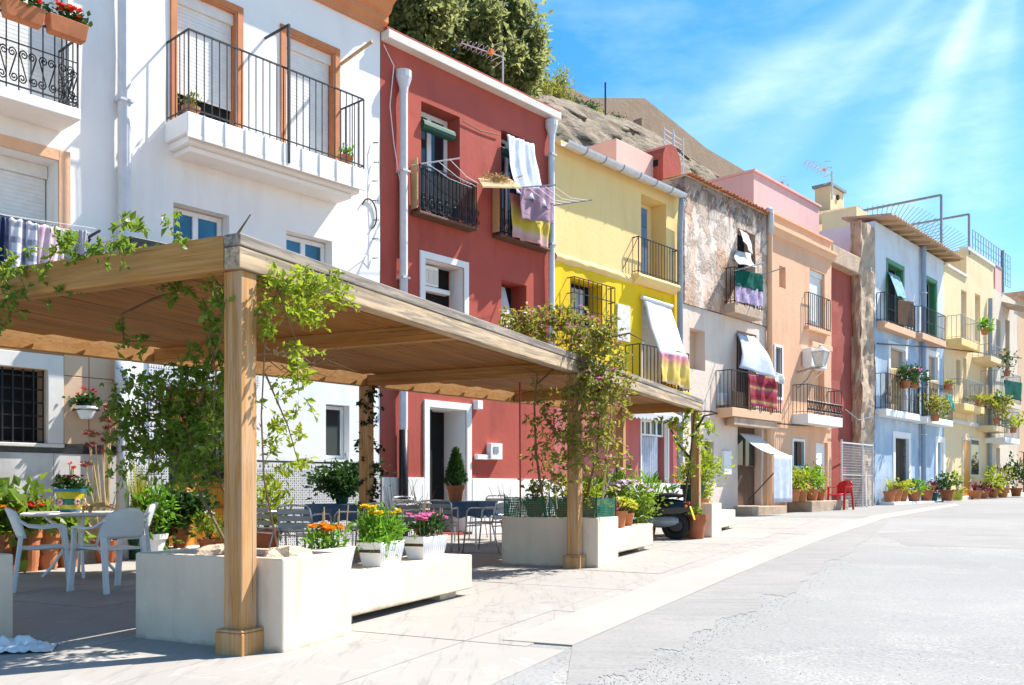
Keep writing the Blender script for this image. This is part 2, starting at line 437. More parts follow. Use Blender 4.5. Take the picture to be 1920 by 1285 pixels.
M['f_red'] = leafmat('red_petals', (.60,.02,.012), (.80,.07,.03), .3)
M['f_dark'] = leafmat('dark_red_petals', (.09,.004,.006), (.18,.01,.012), .2)
M['f_orange'] = leafmat('orange_petals', (.80,.22,.01), (.90,.36,.02), .3)
M['f_yellow'] = leafmat('yellow_petals', (.85,.55,.01), (.9,.68,.03), .3)
M['f_pink'] = leafmat('pink_petals', (.75,.10,.38), (.85,.30,.55), .35)
M['f_mag'] = leafmat('magenta_bracts', (.50,.06,.32), (.65,.18,.45), .4)
M['f_lilac'] = leafmat('lilac_petals', (.62,.40,.66), (.80,.62,.80), .4)
M['f_white'] = leafmat('white_petals', (.85,.85,.78), (.88,.86,.82), .3)
M['straw'] = leafmat('dry_straw', (.50,.35,.14), (.62,.47,.22), .2)
# ------------------------------------------------------------------ special materials
def mat_road():
    t = NT('worn_light_asphalt')
    n1 = t.noise(.35,5,.6); n2 = t.noise(38,4,.7); n3 = t.noise(3.2,6,.65); n4 = t.noise(.9,6,.6,dist=1.2)
    c = t.mix(t.rng(n1,.35,.68), (.26,.252,.242), (.31,.30,.287))
    c = t.mix(t.rng(n3,.55,.7,0,.55), c, (.30,.295,.285))
    c = t.mix(t.rng(n2,.52,.64,0,.7), c, (.15,.15,.15))
    c = t.mix(t.rng(n2,.30,.42,.6,0), c, (.48,.47,.45))
    peb = t.node('ShaderNodeTexVoronoi'); peb.inputs['Scale'].default_value = 42; t.link(t.tc.outputs['Object'], peb.inputs['Vector'])
    wear = t.rng(n4,.52,.62)
    c = t.mix(t.math('MULTIPLY', wear, t.rng(peb.outputs['Distance'],.12,.55,.7,0)), c, (.50,.47,.42))
    b = t.bump(n2,.22,.004); b = t.bump(n3,.12,.012,b); b = t.bump(t.math('MULTIPLY',wear,peb.outputs['Distance']),.3,.008,b)
    band = t.noise(.22,5,.6,stretch=(.25,1.6,1)); c = t.mix(t.rng(band,.45,.62,0,.45), c, (.34,.33,.318)); far = t.noise(.09,3,.5); c = t.mix(t.rng(far,.45,.6,0,.35), c, (.225,.225,.225))
    return t.done(c,.92,b,spec=.15)
def mat_slab():
    t = NT('paving_concrete')
    r = t.node('ShaderNodeObjectInfo').outputs['Random']
    n1 = t.noise(.8,6,.62); n2 = t.noise(26,5,.65); n3 = t.noise(2.2,6,.7,dist=.8); w = t.noise(3,5,.7,stretch=(6,.5,1))
    c = t.mix(r,(.32,.295,.265),(.35,.325,.295))
    c = t.mix(t.rng(n1,.42,.7,0,.6), c, (.31,.295,.28)); c = t.mix(t.rng(n3,.55,.72,0,.5), c, (.47,.45,.42))
    c = t.mix(t.rng(n2,.55,.72,0,.4), c, (.33,.31,.29)); c = t.mix(t.rng(w,.54,.66,0,.6), c, (.24,.225,.21))
    vo = t.node('ShaderNodeTexVoronoi', feature='DISTANCE_TO_EDGE'); vo.inputs['Scale'].default_value = .55
    wv = t.node('ShaderNodeVectorMath', operation='ADD'); t.link(t.tc.outputs['Object'], wv.inputs[0])
    nz = t.node('ShaderNodeTexNoise'); nz.inputs['Scale'].default_value = 2.5; nz.inputs['Detail'].default_value = 5; t.link(t.tc.outputs['Object'], nz.inputs['Vector']); t.link(nz.outputs[1], wv.inputs[1]); t.link(wv.outputs[0], vo.inputs['Vector'])
    cr = t.math('MULTIPLY', t.rng(vo.outputs['Distance'],.003,.012,1,0), t.rng(n1,.42,.55))
    c = t.mix(t.math('MULTIPLY', cr, .35), c, (.14,.13,.12))
    b = t.bump(n2,.35,.004); b = t.bump(n3,.25,.012,b)
    return t.done(c,.85,b,spec=.2)
def mat_band():
    t = NT('pale_gutter_concrete'); n1 = t.noise(1.2,6,.6); n2 = t.noise(30,4,.6)
    c = t.mix(t.rng(n1,.4,.7), (.37,.345,.31), (.32,.295,.265)); c = t.mix(t.rng(n2,.56,.72,0,.35), c, (.42,.39,.36))
    return t.done(c,.85,t.bump(n2,.3,.004))
def mat_patched():
    t = NT('crumbling_render')
    n1 = t.noise(.6,7,.68,stretch=(1.3,1.3,.55)); n2 = t.noise(1.5,8,.72,dist=.15); n3 = t.noise(9,6,.7); st = t.noise(1.6,6,.65,stretch=(2.2,2.2,.35))
    c = t.mix(t.rng(n1,.46,.54), (.74,.47,.33), (.75,.63,.54))
    c = t.mix(t.rng(n2,.55,.60,0,.85), c, (.54,.37,.25)); c = t.mix(t.rng(st,.58,.68,0,.4), c, (.80,.71,.63))
    c = t.mix(t.rng(n3,.58,.75,0,.35), c, (.34,.25,.19))
    gen = t.node('ShaderNodeSeparateXYZ'); t.link(t.tc.outputs['Generated'], gen.inputs[0])
    top = t.math('ADD', gen.outputs[2], t.math('MULTIPLY', t.math('SUBTRACT', st, .5), .9))
    c = t.mix(t.rng(top,.74,.88,0,.8), c, (.25,.18,.145))
    b = t.bump(n3,.7,.03); b = t.bump(t.rng(n2,.50,.56),.9,.05,b); b = t.bump(t.rng(n1,.42,.47),.7,.03,b)
    return t.done(c,.92,b,spec=.1)
def mat_rock():
    t = NT('hill_rock'); n1 = t.noise(.12,7,.7,dist=.6); n2 = t.noise(.9,7,.7,stretch=(1,1,2.4)); n3 = t.noise(.25,5)
    c = t.mix(t.rng(n2,.35,.68), (.40,.325,.25), (.16,.125,.095)); c = t.mix(t.rng(n1,.50,.60,0,.45), c, (.13,.13,.06))
    c = t.mix(t.rng(n3,.5,.7,0,.4), c, (.55,.46,.36))
    return t.done(c,.95,t.bump(n2,1.0,.5),spec=.1)
def mat_fort():
    t = NT('fortress_masonry')
    br = t.node('ShaderNodeTexBrick'); br.inputs['Scale'].default_value = 1.0
    br.inputs['Brick Width'].default_value=.9; br.inputs['Row Height'].default_value=.42; br.inputs['Mortar Size'].default_value=.03
    br.inputs['Color1'].default_value=(.30,.21,.145,1); br.inputs['Color2'].default_value=(.36,.26,.18,1); br.inputs['Mortar'].default_value=(.26,.19,.14,1)
    mp = t.node('ShaderNodeMapping'); mp.inputs['Rotation'].default_value=(math.radians(90),0,0); t.link(t.tc.outputs['Object'],mp.inputs[0]); t.link(mp.outputs[0],br.inputs[0])
    n = t.noise(.25,6,.65); n2 = t.noise(2,6,.7)
    c = t.mix(.55, br.outputs[0], (.33,.235,.165)); c = t.mix(t.rng(n,.4,.7,0,.6), c, (.25,.18,.13)); c = t.mix(t.rng(n2,.52,.7,0,.5), c, (.42,.32,.23))
    return t.done(c,.95,t.bump(n2,.6,.1),spec=.1)
def mat_tile(border=False):
    t = NT('border_tile_glaze' if border else 'patterned_tile_glaze')
    sp = t.node('ShaderNodeSeparateXYZ'); t.link(t.tc.outputs['Object'], sp.inputs[0])
    if not border:
        k = 2*math.pi/.075
        cx = t.math('COSINE', t.math('MULTIPLY', sp.outputs[0], k)); cz = t.math('COSINE', t.math('MULTIPLY', sp.outputs[2], k))
        p = t.math('MULTIPLY', cx, cz); q = t.math('ADD', cx, cz)
        c = t.mix(t.rng(p,.45,.60), (.72,.72,.71), (.10,.09,.12)); c = t.mix(t.rng(p,-.75,-.45,1,0), c, (.22,.28,.45))
        ring = t.math('ABSOLUTE', q); c = t.mix(t.rng(ring,.10,.26,.75,0), c, (.35,.30,.30))
        return t.done(c,.18,None,spec=.5)
    r = t.node('ShaderNodeObjectInfo').outputs['Random']
    # a drop under a dark edge line, its colour drawn tile by tile
    fx = t.math('SUBTRACT', t.math('ABSOLUTE', sp.outputs[0]), .0375)
    w = t.math('MULTIPLY', t.math('SUBTRACT', .058, sp.outputs[2]), .26)
    inside = t.math('MULTIPLY', t.math('LESS_THAN', t.math('ABSOLUTE', fx), w), t.math('GREATER_THAN', sp.outputs[2], -.02))
    cx2 = t.math('COSINE', t.math('MULTIPLY', sp.outputs[0], 2*math.pi/.0375))
    low = t.math('MULTIPLY', t.math('LESS_THAN', sp.outputs[2], -.04), t.math('GREATER_THAN', cx2, .3))
    cr = t.node('ShaderNodeValToRGB'); cr.color_ramp.interpolation='CONSTANT'; t.link(r, cr.inputs[0])
    for i,(p,cc) in enumerate(((0,(.03,.06,.35)),(.3,(.03,.10,.08)),(.5,(.30,.05,.04)),(.68,(.03,.10,.40)),(.85,(.30,.16,.06)))):
        e = cr.color_ramp.elements[i] if i<2 else cr.color_ramp.elements.new(p)
        e.position=p; e.color=cc+(1,)
    c = t.mix(inside, (.72,.72,.71), cr.outputs[0]); c = t.mix(t.math('MULTIPLY', low, .7), c, (.12,.12,.18)); c = t.mix(t.math('GREATER_THAN', sp.outputs[2], .062), c, (.06,.07,.12))
    return t.done(c,.18,None,spec=.5)
def mat_plaid():
    t = NT('plaid_cotton'); sp = t.node('ShaderNodeSeparateXYZ'); t.link(t.tc.outputs['Object'], sp.inputs[0])
    def st(o,k,ph): return t.rng(t.math('SINE', t.math('ADD', t.math('MULTIPLY', o, k), ph)), .1,.5)
    a = st(sp.outputs[0],32,0); b = st(sp.outputs[2],32,1); a2 = st(sp.outputs[0],96,.5)
    c = t.mix(a,(.60,.62,.68),(.10,.12,.20)); c = t.mix(t.math('MULTIPLY',b,.65),c,(.05,.06,.12)); c = t.mix(t.math('MULTIPLY',a2,.3),c,(.75,.75,.8))
    return t.done(c,.9,spec=.1)
def mat_stripes(name, cols, k, axis=2, ph=0.0):
    t = NT(name); sp = t.node('ShaderNodeSeparateXYZ'); t.link(t.tc.outputs['Object'], sp.inputs[0])
    n = t.noise(3,4)
    v = t.math('FRACT', t.math('ADD', t.math('MULTIPLY', sp.outputs[axis], k), t.math('ADD', t.math('MULTIPLY', n, .35), ph)))
    cr = t.node('ShaderNodeValToRGB'); t.link(v, cr.inputs[0])
    for i,(p,cc) in enumerate(cols):
        e = cr.color_ramp.elements[i] if i<2 else cr.color_ramp.elements.new(p)
        e.position=p; e.color=cc+(1,)
    t.done(cr.outputs[0],.9,spec=.1)
    tr = t.node('ShaderNodeBsdfTranslucent'); t.link(cr.outputs[0], tr.inputs[0])
    mx = t.node('ShaderNodeMixShader'); mx.inputs[0].default_value=.3
    t.link(t.b.outputs[0],mx.inputs[1]); t.link(tr.outputs[0],mx.inputs[2]); t.link(mx.outputs[0],t.out.inputs[0])
    return t.m
def mat_net(name, col, cell=.045, width=.35):
    # fine garden netting: open cells between threads
    t = NT(name); sp = t.node('ShaderNodeSeparateXYZ'); t.link(t.tc.outputs['Object'], sp.inputs[0])
    def line(o): return t.math('LESS_THAN', t.math('FRACT', t.math('DIVIDE', o, cell)), width)
    a = t.math('MAXIMUM', line(t.math('ADD',sp.outputs[0],sp.outputs[1])), line(sp.outputs[2]))
    t.done(col,.6,spec=.2); t.link(a, t.b.inputs['Alpha']); return t.m
M['road']=mat_road(); M['slab']=mat_slab(); M['band']=mat_band(); M['patched']=mat_patched(); M['rock']=mat_rock(); M['fort']=mat_fort()
M['tile']=mat_tile(); M['btile']=mat_tile(True); M['plaid']=mat_plaid()
M['net']=mat_net('green_garden_net',(.015,.13,.075),.022,.42); M['blacknet']=mat_net('black_privacy_net',(.02,.025,.03),.02,.72)
M['wire']=mat_net('galvanised_wire_mesh',(.42,.42,.42),.09,.13)
M['c_white']=cloth('white_canvas',(.80,.80,.78),(.70,.71,.72),.3); M['c_pink']=cloth('pink_cotton',(.70,.50,.60),(.78,.66,.72))
M['c_navy']=cloth('navy_cotton',(.03,.05,.12)); M['c_grey']=cloth('blue_grey_cotton',(.40,.45,.52)); M['c_lilacgrey']=cloth('lilac_grey_cotton',(.52,.50,.56))
M['c_paleblue']=cloth('pale_blue_cotton',(.60,.66,.80),(.72,.76,.84)); M['c_mauve']=cloth('mauve_cotton',(.36,.24,.32),(.44,.30,.38)); M['c_purple']=cloth('violet_cotton',(.16,.04,.32))
M['c_green']=cloth('bottle_green_cloth',(.01,.12,.09)); M['c_lilac']=cloth('lilac_cloth',(.45,.34,.55),(.6,.5,.66)); M['c_cyan']=cloth('turquoise_towel',(.02,.48,.52))
M['c_denim']=cloth('blue_tablecloth',(.07,.11,.18),(.12,.17,.25),.1); M['c_turq']=cloth('teal_awning_cloth',(.22,.42,.45),(.35,.52,.55)); M['c_brown']=cloth('brown_screen_cloth',(.13,.075,.05))
M['c_sheet']=mat_stripes('pink_yellow_bedsheet',[(0,(.62,.22,.22)),(.35,(.70,.48,.45)),(.5,(.70,.58,.08)),(.8,(.72,.66,.22)),(1,(.68,.25,.22))],1.1)
M['c_flag']=mat_stripes('pink_yellow_print',[(0,(.74,.30,.46)),(.25,(.82,.64,.68)),(.45,(.82,.60,.14)),(.75,(.84,.68,.22)),(1,(.74,.30,.30))],1.0,2,.1)
M['c_redstripe']=mat_stripes('red_yellow_striped_rug',[(0,(.40,.04,.05)),(.4,(.45,.09,.16)),(.55,(.52,.38,.12)),(.7,(.34,.05,.09)),(1,(.26,.03,.04))],2.6)
M['glaze_y']=flat('yellow_green_glaze',(.55,.48,.03),.25); M['glaze_b']=flat('blue_glaze',(.05,.25,.42),.25); M['glaze_g']=flat('green_glaze',(.02,.20,.12),.25); M['glaze_p']=flat('pink_glaze',(.70,.38,.38),.3)
M['plaque']=plaster('printed_ceramic',(.74,.72,.74),(.45,.42,.55),.9,.0,.0,7)
M['yellowplate']=flat('yellow_plate',(.80,.58,.03),.4); M['redlens']=flat('red_lens',(.45,.01,.012),.15); M['orangelens']=flat('orange_lens',(.75,.22,.01),.2)
M['rubber']=flat('tyre_rubber',(.018,.018,.018),.75); M['blackgloss']=flat('black_scooter_paint',(.012,.012,.014),.15,spec=.6); M['lampglass']=flat('frosted_lamp_glass',(.72,.72,.66),.25)

# ------------------------------------------------------------------ ground
def struct(o): o['kind']='structure'; return o
g = MB()
xs = sorted(set([-400,-150,-80,-40]+list(np.arange(-20,40,2.0))+[40,55,80,120,200,400])); ys = sorted(set([-120,-60,-30,-10]+list(np.arange(-4,60,2.0))+[60,70,85,110,160,260,400]))
g.grid(lambda u,v: (xs[int(round(u*(len(xs)-1)))], ys[int(round(v*(len(ys)-1)))], gz(0, ys[int(round(v*(len(ys)-1)))])), len(xs)-1, len(ys)-1)
struct(g.build('road', M['road']))
# paving slabs of the terrace and walkway, laid along the pergola
pave = bpy.data.objects.new('pavement', None); COL.objects.link(pave); pave['kind']='structure'
AE = [-5.6,-3.9,-2.2,-.6,1.0,2.6,4.2,5.8,7.4,9.0,10.6,12.2,13.8,15.4,17.0,18.6,20.2]
BE = [-2.0,-1.15,.0,1.05,2.55,4.05,5.55,7.05,8.55]
gap=.005
for i in range(len(AE)-1):
    for j in range(len(BE)-1):
        a0,a1,b0,b1=AE[i]+gap,AE[i+1]-gap,BE[j]+gap,BE[j+1]-gap
        if j==0: b0=-1.92 if a1<1.05 else -(1.62+.028*(a0-1))
        c = PW((a0+a1)/2,(b0+b1)/2)
        if NX*c.x+NY*c.y < DN-.6: continue
        m=MB(); q=[PG(a0,b0),PG(a1,b0),PG(a1,b1),PG(a0,b1)]; dz=random.uniform(.006,.011)
        m.add([(p.x,p.y,p.z-.03) for p in q]+[(p.x,p.y,p.z+dz) for p in q],[(4,5,6,7),(0,1,5,4),(1,2,6,5),(2,3,7,6),(3,0,4,7)])
        m.build('paving_slab',M['slab'],pave,off=(0,0,0))
# pale flush gutter strip between walkway and road
m=MB(); Lp=[(941,1203),(1100,1142),(1260,1082),(1450,1021),(1640,967),(1790,945)]; Rp=[(1073,1213),(1200,1157),(1415,1064),(1540,1013),(1655,974),(1800,948)]
lv=[gp(*q) for q in Lp]; rv=[gp(*q) for q in Rp]; n=len(lv)
top=[(p.x,p.y,p.z+.013) for p in lv]+[(p.x,p.y,p.z+.013) for p in rv]; bot=[(x,y,z-.06) for x,y,z in top]
m.add(top+bot,[(i,n+i,n+i+1,i+1) for i in range(n-1)]+[(i,i+1,2*n+i+1,2*n+i) for i in range(n-1)]+[(n+i,3*n+i,3*n+i+1,n+i+1) for i in range(n-1)]+[(0,2*n,3*n,n),(n-1,2*n-1,4*n-1,3*n-1)])
struct(m.build('gutter_strip',M['band']))
# worn concrete apron between the strip and the rough road, its outer edge broken; road patches
def mat_apron():
    t = NT('worn_concrete_apron'); n1=t.noise(1.1,6,.65); n2=t.noise(30,5,.65); st=t.noise(1.5,6,.7,stretch=(.5,5,1))
    c=t.mix(t.rng(n1,.4,.68),(.30,.287,.272),(.26,.25,.24)); c=t.mix(t.rng(st,.52,.64,0,.6),c,(.22,.215,.21)); c=t.mix(t.rng(n2,.52,.66,0,.5),c,(.18,.175,.17))
    return t.done(c,.9,t.bump(n2,.2,.004),spec=.15)
M['apron']=mat_apron()
Rq=[(1073,1213),(1137,1185),(1200,1157),(1300,1114),(1415,1064),(1540,1013),(1655,974)]; Eq=[(1060,1300),(1180,1262),(1262,1212),(1370,1160),(1480,1105),(1580,1045),(1668,978)]
m=MB(); NU=90
def ap(u,v):
    f=u*(len(Rq)-1); i=min(len(Rq)-2,int(f)); f-=i
    a=gp(*Rq[i]).lerp(gp(*Rq[i+1]),f); b=gp(*Eq[i]).lerp(gp(*Eq[i+1]),f)
    p=a.lerp(b,v) if v<.99 else a.lerp(b,1+.22*mnoise.fractal(Vector((u*16,3,1)),.8,2.1,4))
    return (p.x,p.y,gz(p.x,p.y)+.003)
m.grid(ap,NU*6,6); struct(m.build('concrete_apron',M['apron']))
for pts,dk in (([(1640,1000),(1920,985),(1990,1000),(1930,1030),(1700,1022)],.8),([(1330,1090),(1420,1062),(1530,1070),(1440,1112)],.9)):
    c0=sum((gp(*q) for q in pts),Vector())/len(pts); q=[gp(*k) for k in pts]; rim=[]
    for i in range(len(q)):
        for k in range(8):
            p=q[i].lerp(q[(i+1)%len(q)],k/8); w_=1+.05*mnoise.fractal(Vector((p.x*3,p.y*3,dk)),.8,2,4); p=c0+(p-c0)*w_; rim.append((p.x,p.y,gz(p.x,p.y)+.0016))
    m=MB(); m.add(rim,[tuple(range(len(rim)))]); struct(m.build('road_patch',M['apron']))
# loose grit where the road surface has worn through
m=MB()
for cx,cy,sx,sy,k in ((.9,5.4,.5,.2,160),(1.2,4.6,.9,.4,60),(2.6,5.6,1.4,.8,60)):
    for _ in range(k):
        x=random.gauss(cx,sx*.6); y=random.gauss(cy,sy*.6); r=random.uniform(.004,.010)
        z=gz(x,y); a=random.uniform(0,6.3); ca,sa=math.cos(a)*r,math.sin(a)*r
        m.add([(x+ca,y+sa,z-.002),(x-sa,y+ca,z-.002),(x-ca,y-sa*.8,z-.002),(x+sa,y-ca,z-.002),(x+ca*.2,y,z+r*.7)],[(0,1,4),(1,2,4),(2,3,4),(3,0,4)])
for _ in range(700):
    k=random.random()*(len(Eq)-2); i=int(k); p=gp(*Eq[i]).lerp(gp(*Eq[i+1]),k-i); x=p.x+random.gauss(.08,.12); y=p.y+random.gauss(0,.06); r=random.uniform(.003,.009); z=gz(x,y)+.001; a=random.uniform(0,6.3); ca,sa=math.cos(a)*r,math.sin(a)*r
    m.add([(x+ca,y+sa,z-.002),(x-sa,y+ca,z-.002),(x-ca,y-sa*.8,z-.002),(x+sa,y-ca,z-.002),(x+ca*.2,y,z+r*.7)],[(0,1,4),(1,2,4),(2,3,4),(3,0,4)])
o=m.build('loose_gravel',M['slab']); o['kind']='stuff'

# ------------------------------------------------------------------ hill, fortress, trees
ridge=[(300,-60),(700,60),(880,150),(1000,192),(1045,205),(1085,214),(1120,222),(1165,238),(1200,262),(1240,290),(1290,322),(1350,352),(1420,385),(1600,470),(1900,560)]
rs=[S(x,-30) for x,y in ridge]; rz_=[Z(x,y,-30) for x,y in ridge]
def hill(u,v):
    s=-20+u*110; t=7.5+v*42
    top=float(np.interp(s,rs,rz_)); k=min(1,max(0,(t-7.5)/22.5)); k=k*k*(3-2*k)
    z=2+(top-2)*k - max(0,(t-30))*.08
    nz=mnoise.fractal(Vector((s*.16,t*.16,0)),.9,2.1,5)
    rg=abs(mnoise.fractal(Vector((s*.28,t*.28,4)),.8,2.2,6))
    return tuple(W(s,t+nz*.8-rg*2.2*k,z+(nz*.9-rg*1.6+.25)*k))
m=MB(); m.grid(hill,330,110); struct(m.build('hill',M['rock'],smooth=True))
# fortress wall on the hilltop
fp=[(930,160,-44),(1000,149,-44),(1050,150,-44),(1110,182,-44),(1213,183,-44),(1262,222,-44),(1330,278,-44),(1400,319,-44),(1500,380,-44)]
fw=thing('fortress_wall','long brown fortress wall stepping down along the hilltop','wall',W(S(1110,-42),42,Z(1110,184,-42)-9),TH)
OFF[fw.name]=(S(1110,-42),42,Z(1110,184,-42)-9)
for k in range(len(fp)-1):
    (x0,y0,d0),(x1,y1,d1)=fp[k],fp[k+1]
    a=(S(x0,d0),-d0,Z(x0,y0,d0)); b=(S(x1,d1),-d1,Z(x1,y1,d1)); m=MB()
    th=1.6; hgt=12
    m.add([(a[0],a[1],a[2]-hgt),(b[0],b[1],b[2]-hgt),(b[0],b[1]+.3,b[2]),(a[0],a[1]+.3,a[2]),(a[0],a[1]+th,a[2]-hgt),(b[0],b[1]+th,b[2]-hgt),(b[0],b[1]+th,b[2]),(a[0],a[1]+th,a[2])],
      [(0,1,2,3),(7,6,5,4),(3,2,6,7),(0,3,7,4),(1,5,6,2)])
    m.build('wall_section',M['fort'],fw)
m=MB(); m.box(S(1197,-40),S(1215,-40),39.6,40.6,Z(1205,262,-40)-.5,Z(1205,238,-40)+.6)
m.build('buttress',M['fort'],fw)
sm=MB(); p=(S(1135,-41),41); sm.tube([(p[0],p[1],Z(1135,225,-41)),(p[0],p[1],Z(1135,155,-41))],.09)
fsolo('flag_pole',sm,M['iron'],'slim dark pole standing in front of the fortress wall','pole')

def cloud(c, r, n, clumps=26, tight=.28):
    c=np.array(c,float); r=np.array(r,float)
    d=RNG.normal(size=(clumps,3)); d/=np.linalg.norm(d,axis=1,keepdims=True); cc=d*RNG.uniform(.35,.95,size=(clumps,1))
    i=RNG.integers(0,clumps,n); sz=RNG.uniform(.6,1.3,size=clumps)
    return c+(cc[i]+RNG.normal(size=(n,3))*tight*sz[i][:,None])*r
def hilltree(label,cx,cy,wd,ht,Y,n,mat,trunk_to=None):
    # crown centre in the photograph, half sizes in pixels, distance Y
    c=at(cx,cy,Y); k=Y/FPX; rx=wd*k; rzv=ht*k
    base=c.z-rzv-4.0
    t=thing('hill_tree',label,'tree',(c.x,c.y,base))
    h=c.z-base; m=MB(); m.tube([(0,0,-1),(.1,0,h*.5),(0,.1,h),(.1,0,h+rzv*.7)],[.28,.22,.15,.05],7)
    tr=m.build('trunk',M['bark'],t,off=(0,0,0))
    m=MB(); cl=[]
    for _ in range(9):
        a=random.uniform(0,6.28); z0=random.uniform(h*.55,h+rzv*.4); e=(math.cos(a)*rx*.75,math.sin(a)*rx*.75,z0+random.uniform(.3,.9)*rzv*.5)
        m.tube([(0,0,z0-.6),(e[0]*.5,e[1]*.5,z0+.2),e],[.09,.06,.02],5); cl.append(e)
    m.build('limb',M['bark'],tr,off=(0,0,0))
    m=MB(); pts=cloud((0,0,h),(rx,rx,rzv),n,54,.125)
    m.leaves(pts,.24,.24,center=(0,0,h-rzv*.4),out=.5,lift=-.1)
    m.build('crown',mat,t,off=(0,0,0),kind='stuff')
hilltree('tall dense conifer rising behind the red house roof beside the orange cornice',795,30,105,190,36,26000,M['pine'])
hilltree('rounded conifer behind the red house antenna with sky on its right',930,85,96,140,38,26000,M['pine'])
hilltree('dark pine between two bigger conifers at the top edge',868,-20,70,110,42,9000,M['pine'])
def bush(label,cx,cy,wd,ht,Y,n,mat,L=.16):
    Y=Yf(cx,-29); cy=float(np.interp(cx,[q[0] for q in ridge],[q[1] for q in ridge]))-ht*.75; c=at(cx,cy,Y); k=Y/FPX; t=thing('hill_bush',label,'bush',(c.x,c.y,c.z-ht*k))
    m=MB()
    for _ in range(6): 
        a=random.uniform(0,6.28); m.tube([(0,0,-1.0),(math.cos(a)*wd*k*.3,math.sin(a)*wd*k*.3,ht*k),(math.cos(a)*wd*k*.6,math.sin(a)*wd*k*.6,ht*k*1.4)],[.03,.02,.008],5)
    m.build('stem',M['bark'],t,off=(0,0,0))
    m=MB(); m.leaves(cloud((0,0,ht*k),(wd*k,wd*k,ht*k),n,16,.3),L,.28); m.build('foliage',mat,t,off=(0,0,0),kind='stuff')
bush('bright green bush climbing above the right end of the red roof',1000,170,42,32,35,2600,M['leafolive'])
bush('loose yellow green shrub on the slope just over the yellow gutter',1046,205,26,42,33,1500,M['leafolive'])
bush('low dark scrub bush at the foot of the fortress wall',1078,192,34,13,52,1300,M['leafdark'])
bush('small pale shrub clinging to the rock under the fortress pole',1108,205,18,9,50,600,M['leafolive'])

for k,(px,wd,ht,mt,lab) in enumerate(((1062,16,14,'leafolive','tuft of scrub on the rock above the yellow house gutter'),(1150,22,10,'leafdark','flat dark scrub halfway along the rocky crest'),(1215,16,9,'leafolive','pale scrub tuft on the crest above the pink parapet'),(1262,14,8,'leafdark','tiny dark shrub on the crest behind the grid antenna'),(1310,18,9,'leafolive','scrub tuft low on the crest near the pink roof room'))):
    bush(lab,px,0,wd,ht,0,500,M[mt],.13)
# hill_scrub
# ------------------------------------------------------------------ house building kit (street frame)
def cuts(a, b, es, step):
    e = sorted(set([a,b]+[q for q in es if a<q<b])); out=[e[0]]
    for q in e[1:]:
        k=max(1,int(math.ceil((q-out[-1])/step))); p=out[-1]
        out += [p+(q-p)*i/k for i in range(1,k+1)]
    return out
def wall_mb(s0,s1,z0,z1,ops=(),y=0.0,rd=.25,step=.4,amp=.010,depth=7.0,rough=0.0,side=True):
    mb=MB(); ops=[tuple(o)+((rd,) if len(o)==4 else ()) for o in ops]
    cs=cuts(s0,s1,[q for o in ops for q in o[:2]],step); cz=cuts(z0,z1,[q for o in ops for q in o[2:4]],step)
    def fy(s,z):
        v=mnoise.noise(Vector((s*.9,z*.9,3.1)))*amp
        if rough: v+=(mnoise.fractal(Vector((s*1.3,z*1.3,7.7)),.8,2.1,5))*rough
        return y+v
    V=[(s,fy(s,z),z) for z in cz for s in cs]; n=len(cs); F=[]
    for j in range(len(cz)-1):
        for i in range(n-1):
            ms,mz=(cs[i]+cs[i+1])/2,(cz[j]+cz[j+1])/2
            if any(o[0]<ms<o[1] and o[2]<mz<o[3] for o in ops): continue
            F.append((j*n+i,j*n+i+1,(j+1)*n+i+1,(j+1)*n+i))
    mb.add(V,F)
    for sl,sr,zb,zt,d in ops:
        ii=[i for i,q in enumerate(cs) if sl-1e-6<=q<=sr+1e-6]; jj=[j for j,q in enumerate(cz) if zb-1e-6<=q<=zt+1e-6]
        if not ii or not jj: continue
        def strip(idx):
            A=[V[k] for k in idx]; B=[(a[0],y+d,a[2]) for a in A]; k=len(A)
            mb.add(A+B,[(q,q+1,k+q+1,k+q) for q in range(k-1)])
        strip([j*n+ii[0] for j in jj]); strip([j*n+ii[-1] for j in jj]); strip([jj[0]*n+i for i in ii]); strip([jj[-1]*n+i for i in ii])
    if side:
        e=.004
        mb.add([(s0+e,y,z0),(s0+e,y+depth,z0),(s0+e,y+depth,z1),(s0+e,y,z1),(s1-e,y,z0),(s1-e,y+depth,z0),(s1-e,y+depth,z1),(s1-e,y,z1)],
               [(0,3,2,1),(4,5,6,7),(3,7,6,2),(1,2,6,5)])
    return mb
def house(name,label,cat,s0): return fthing(name,label,cat,s0,0,gs(s0))
def trim(parent,sl,sr,zb,zt,w,mat,proud=.03,bottom=False,lining=0.0,y=0.0,name='surround',bev=.006):
    m=MB(); y0,y1=y-proud,y+.012
    zb0=zb-w if bottom else zb
    m.box(sl-w,sl,y0,y1,zb0,zt+w); m.box(sr,sr+w,y0,y1,zb0,zt+w); m.box(sl,sr,y0,y1,zt,zt+w)
    if bottom: m.box(sl,sr,y0,y1,zb0,zb)
    if lining:
        m.box(sl+.002,sl+.012,y+.014,y+lining,zb,zt-.002); m.box(sr-.012,sr-.002,y+.014,y+lining,zb,zt-.002); m.box(sl+.012,sr-.012,y+.014,y+lining,zt-.012,zt-.002)
        if bottom: m.box(sl+.012,sr-.012,y+.014,y+lining,zb+.002,zb+.012)
    return m.build(name,mat,parent,bevel=bev)
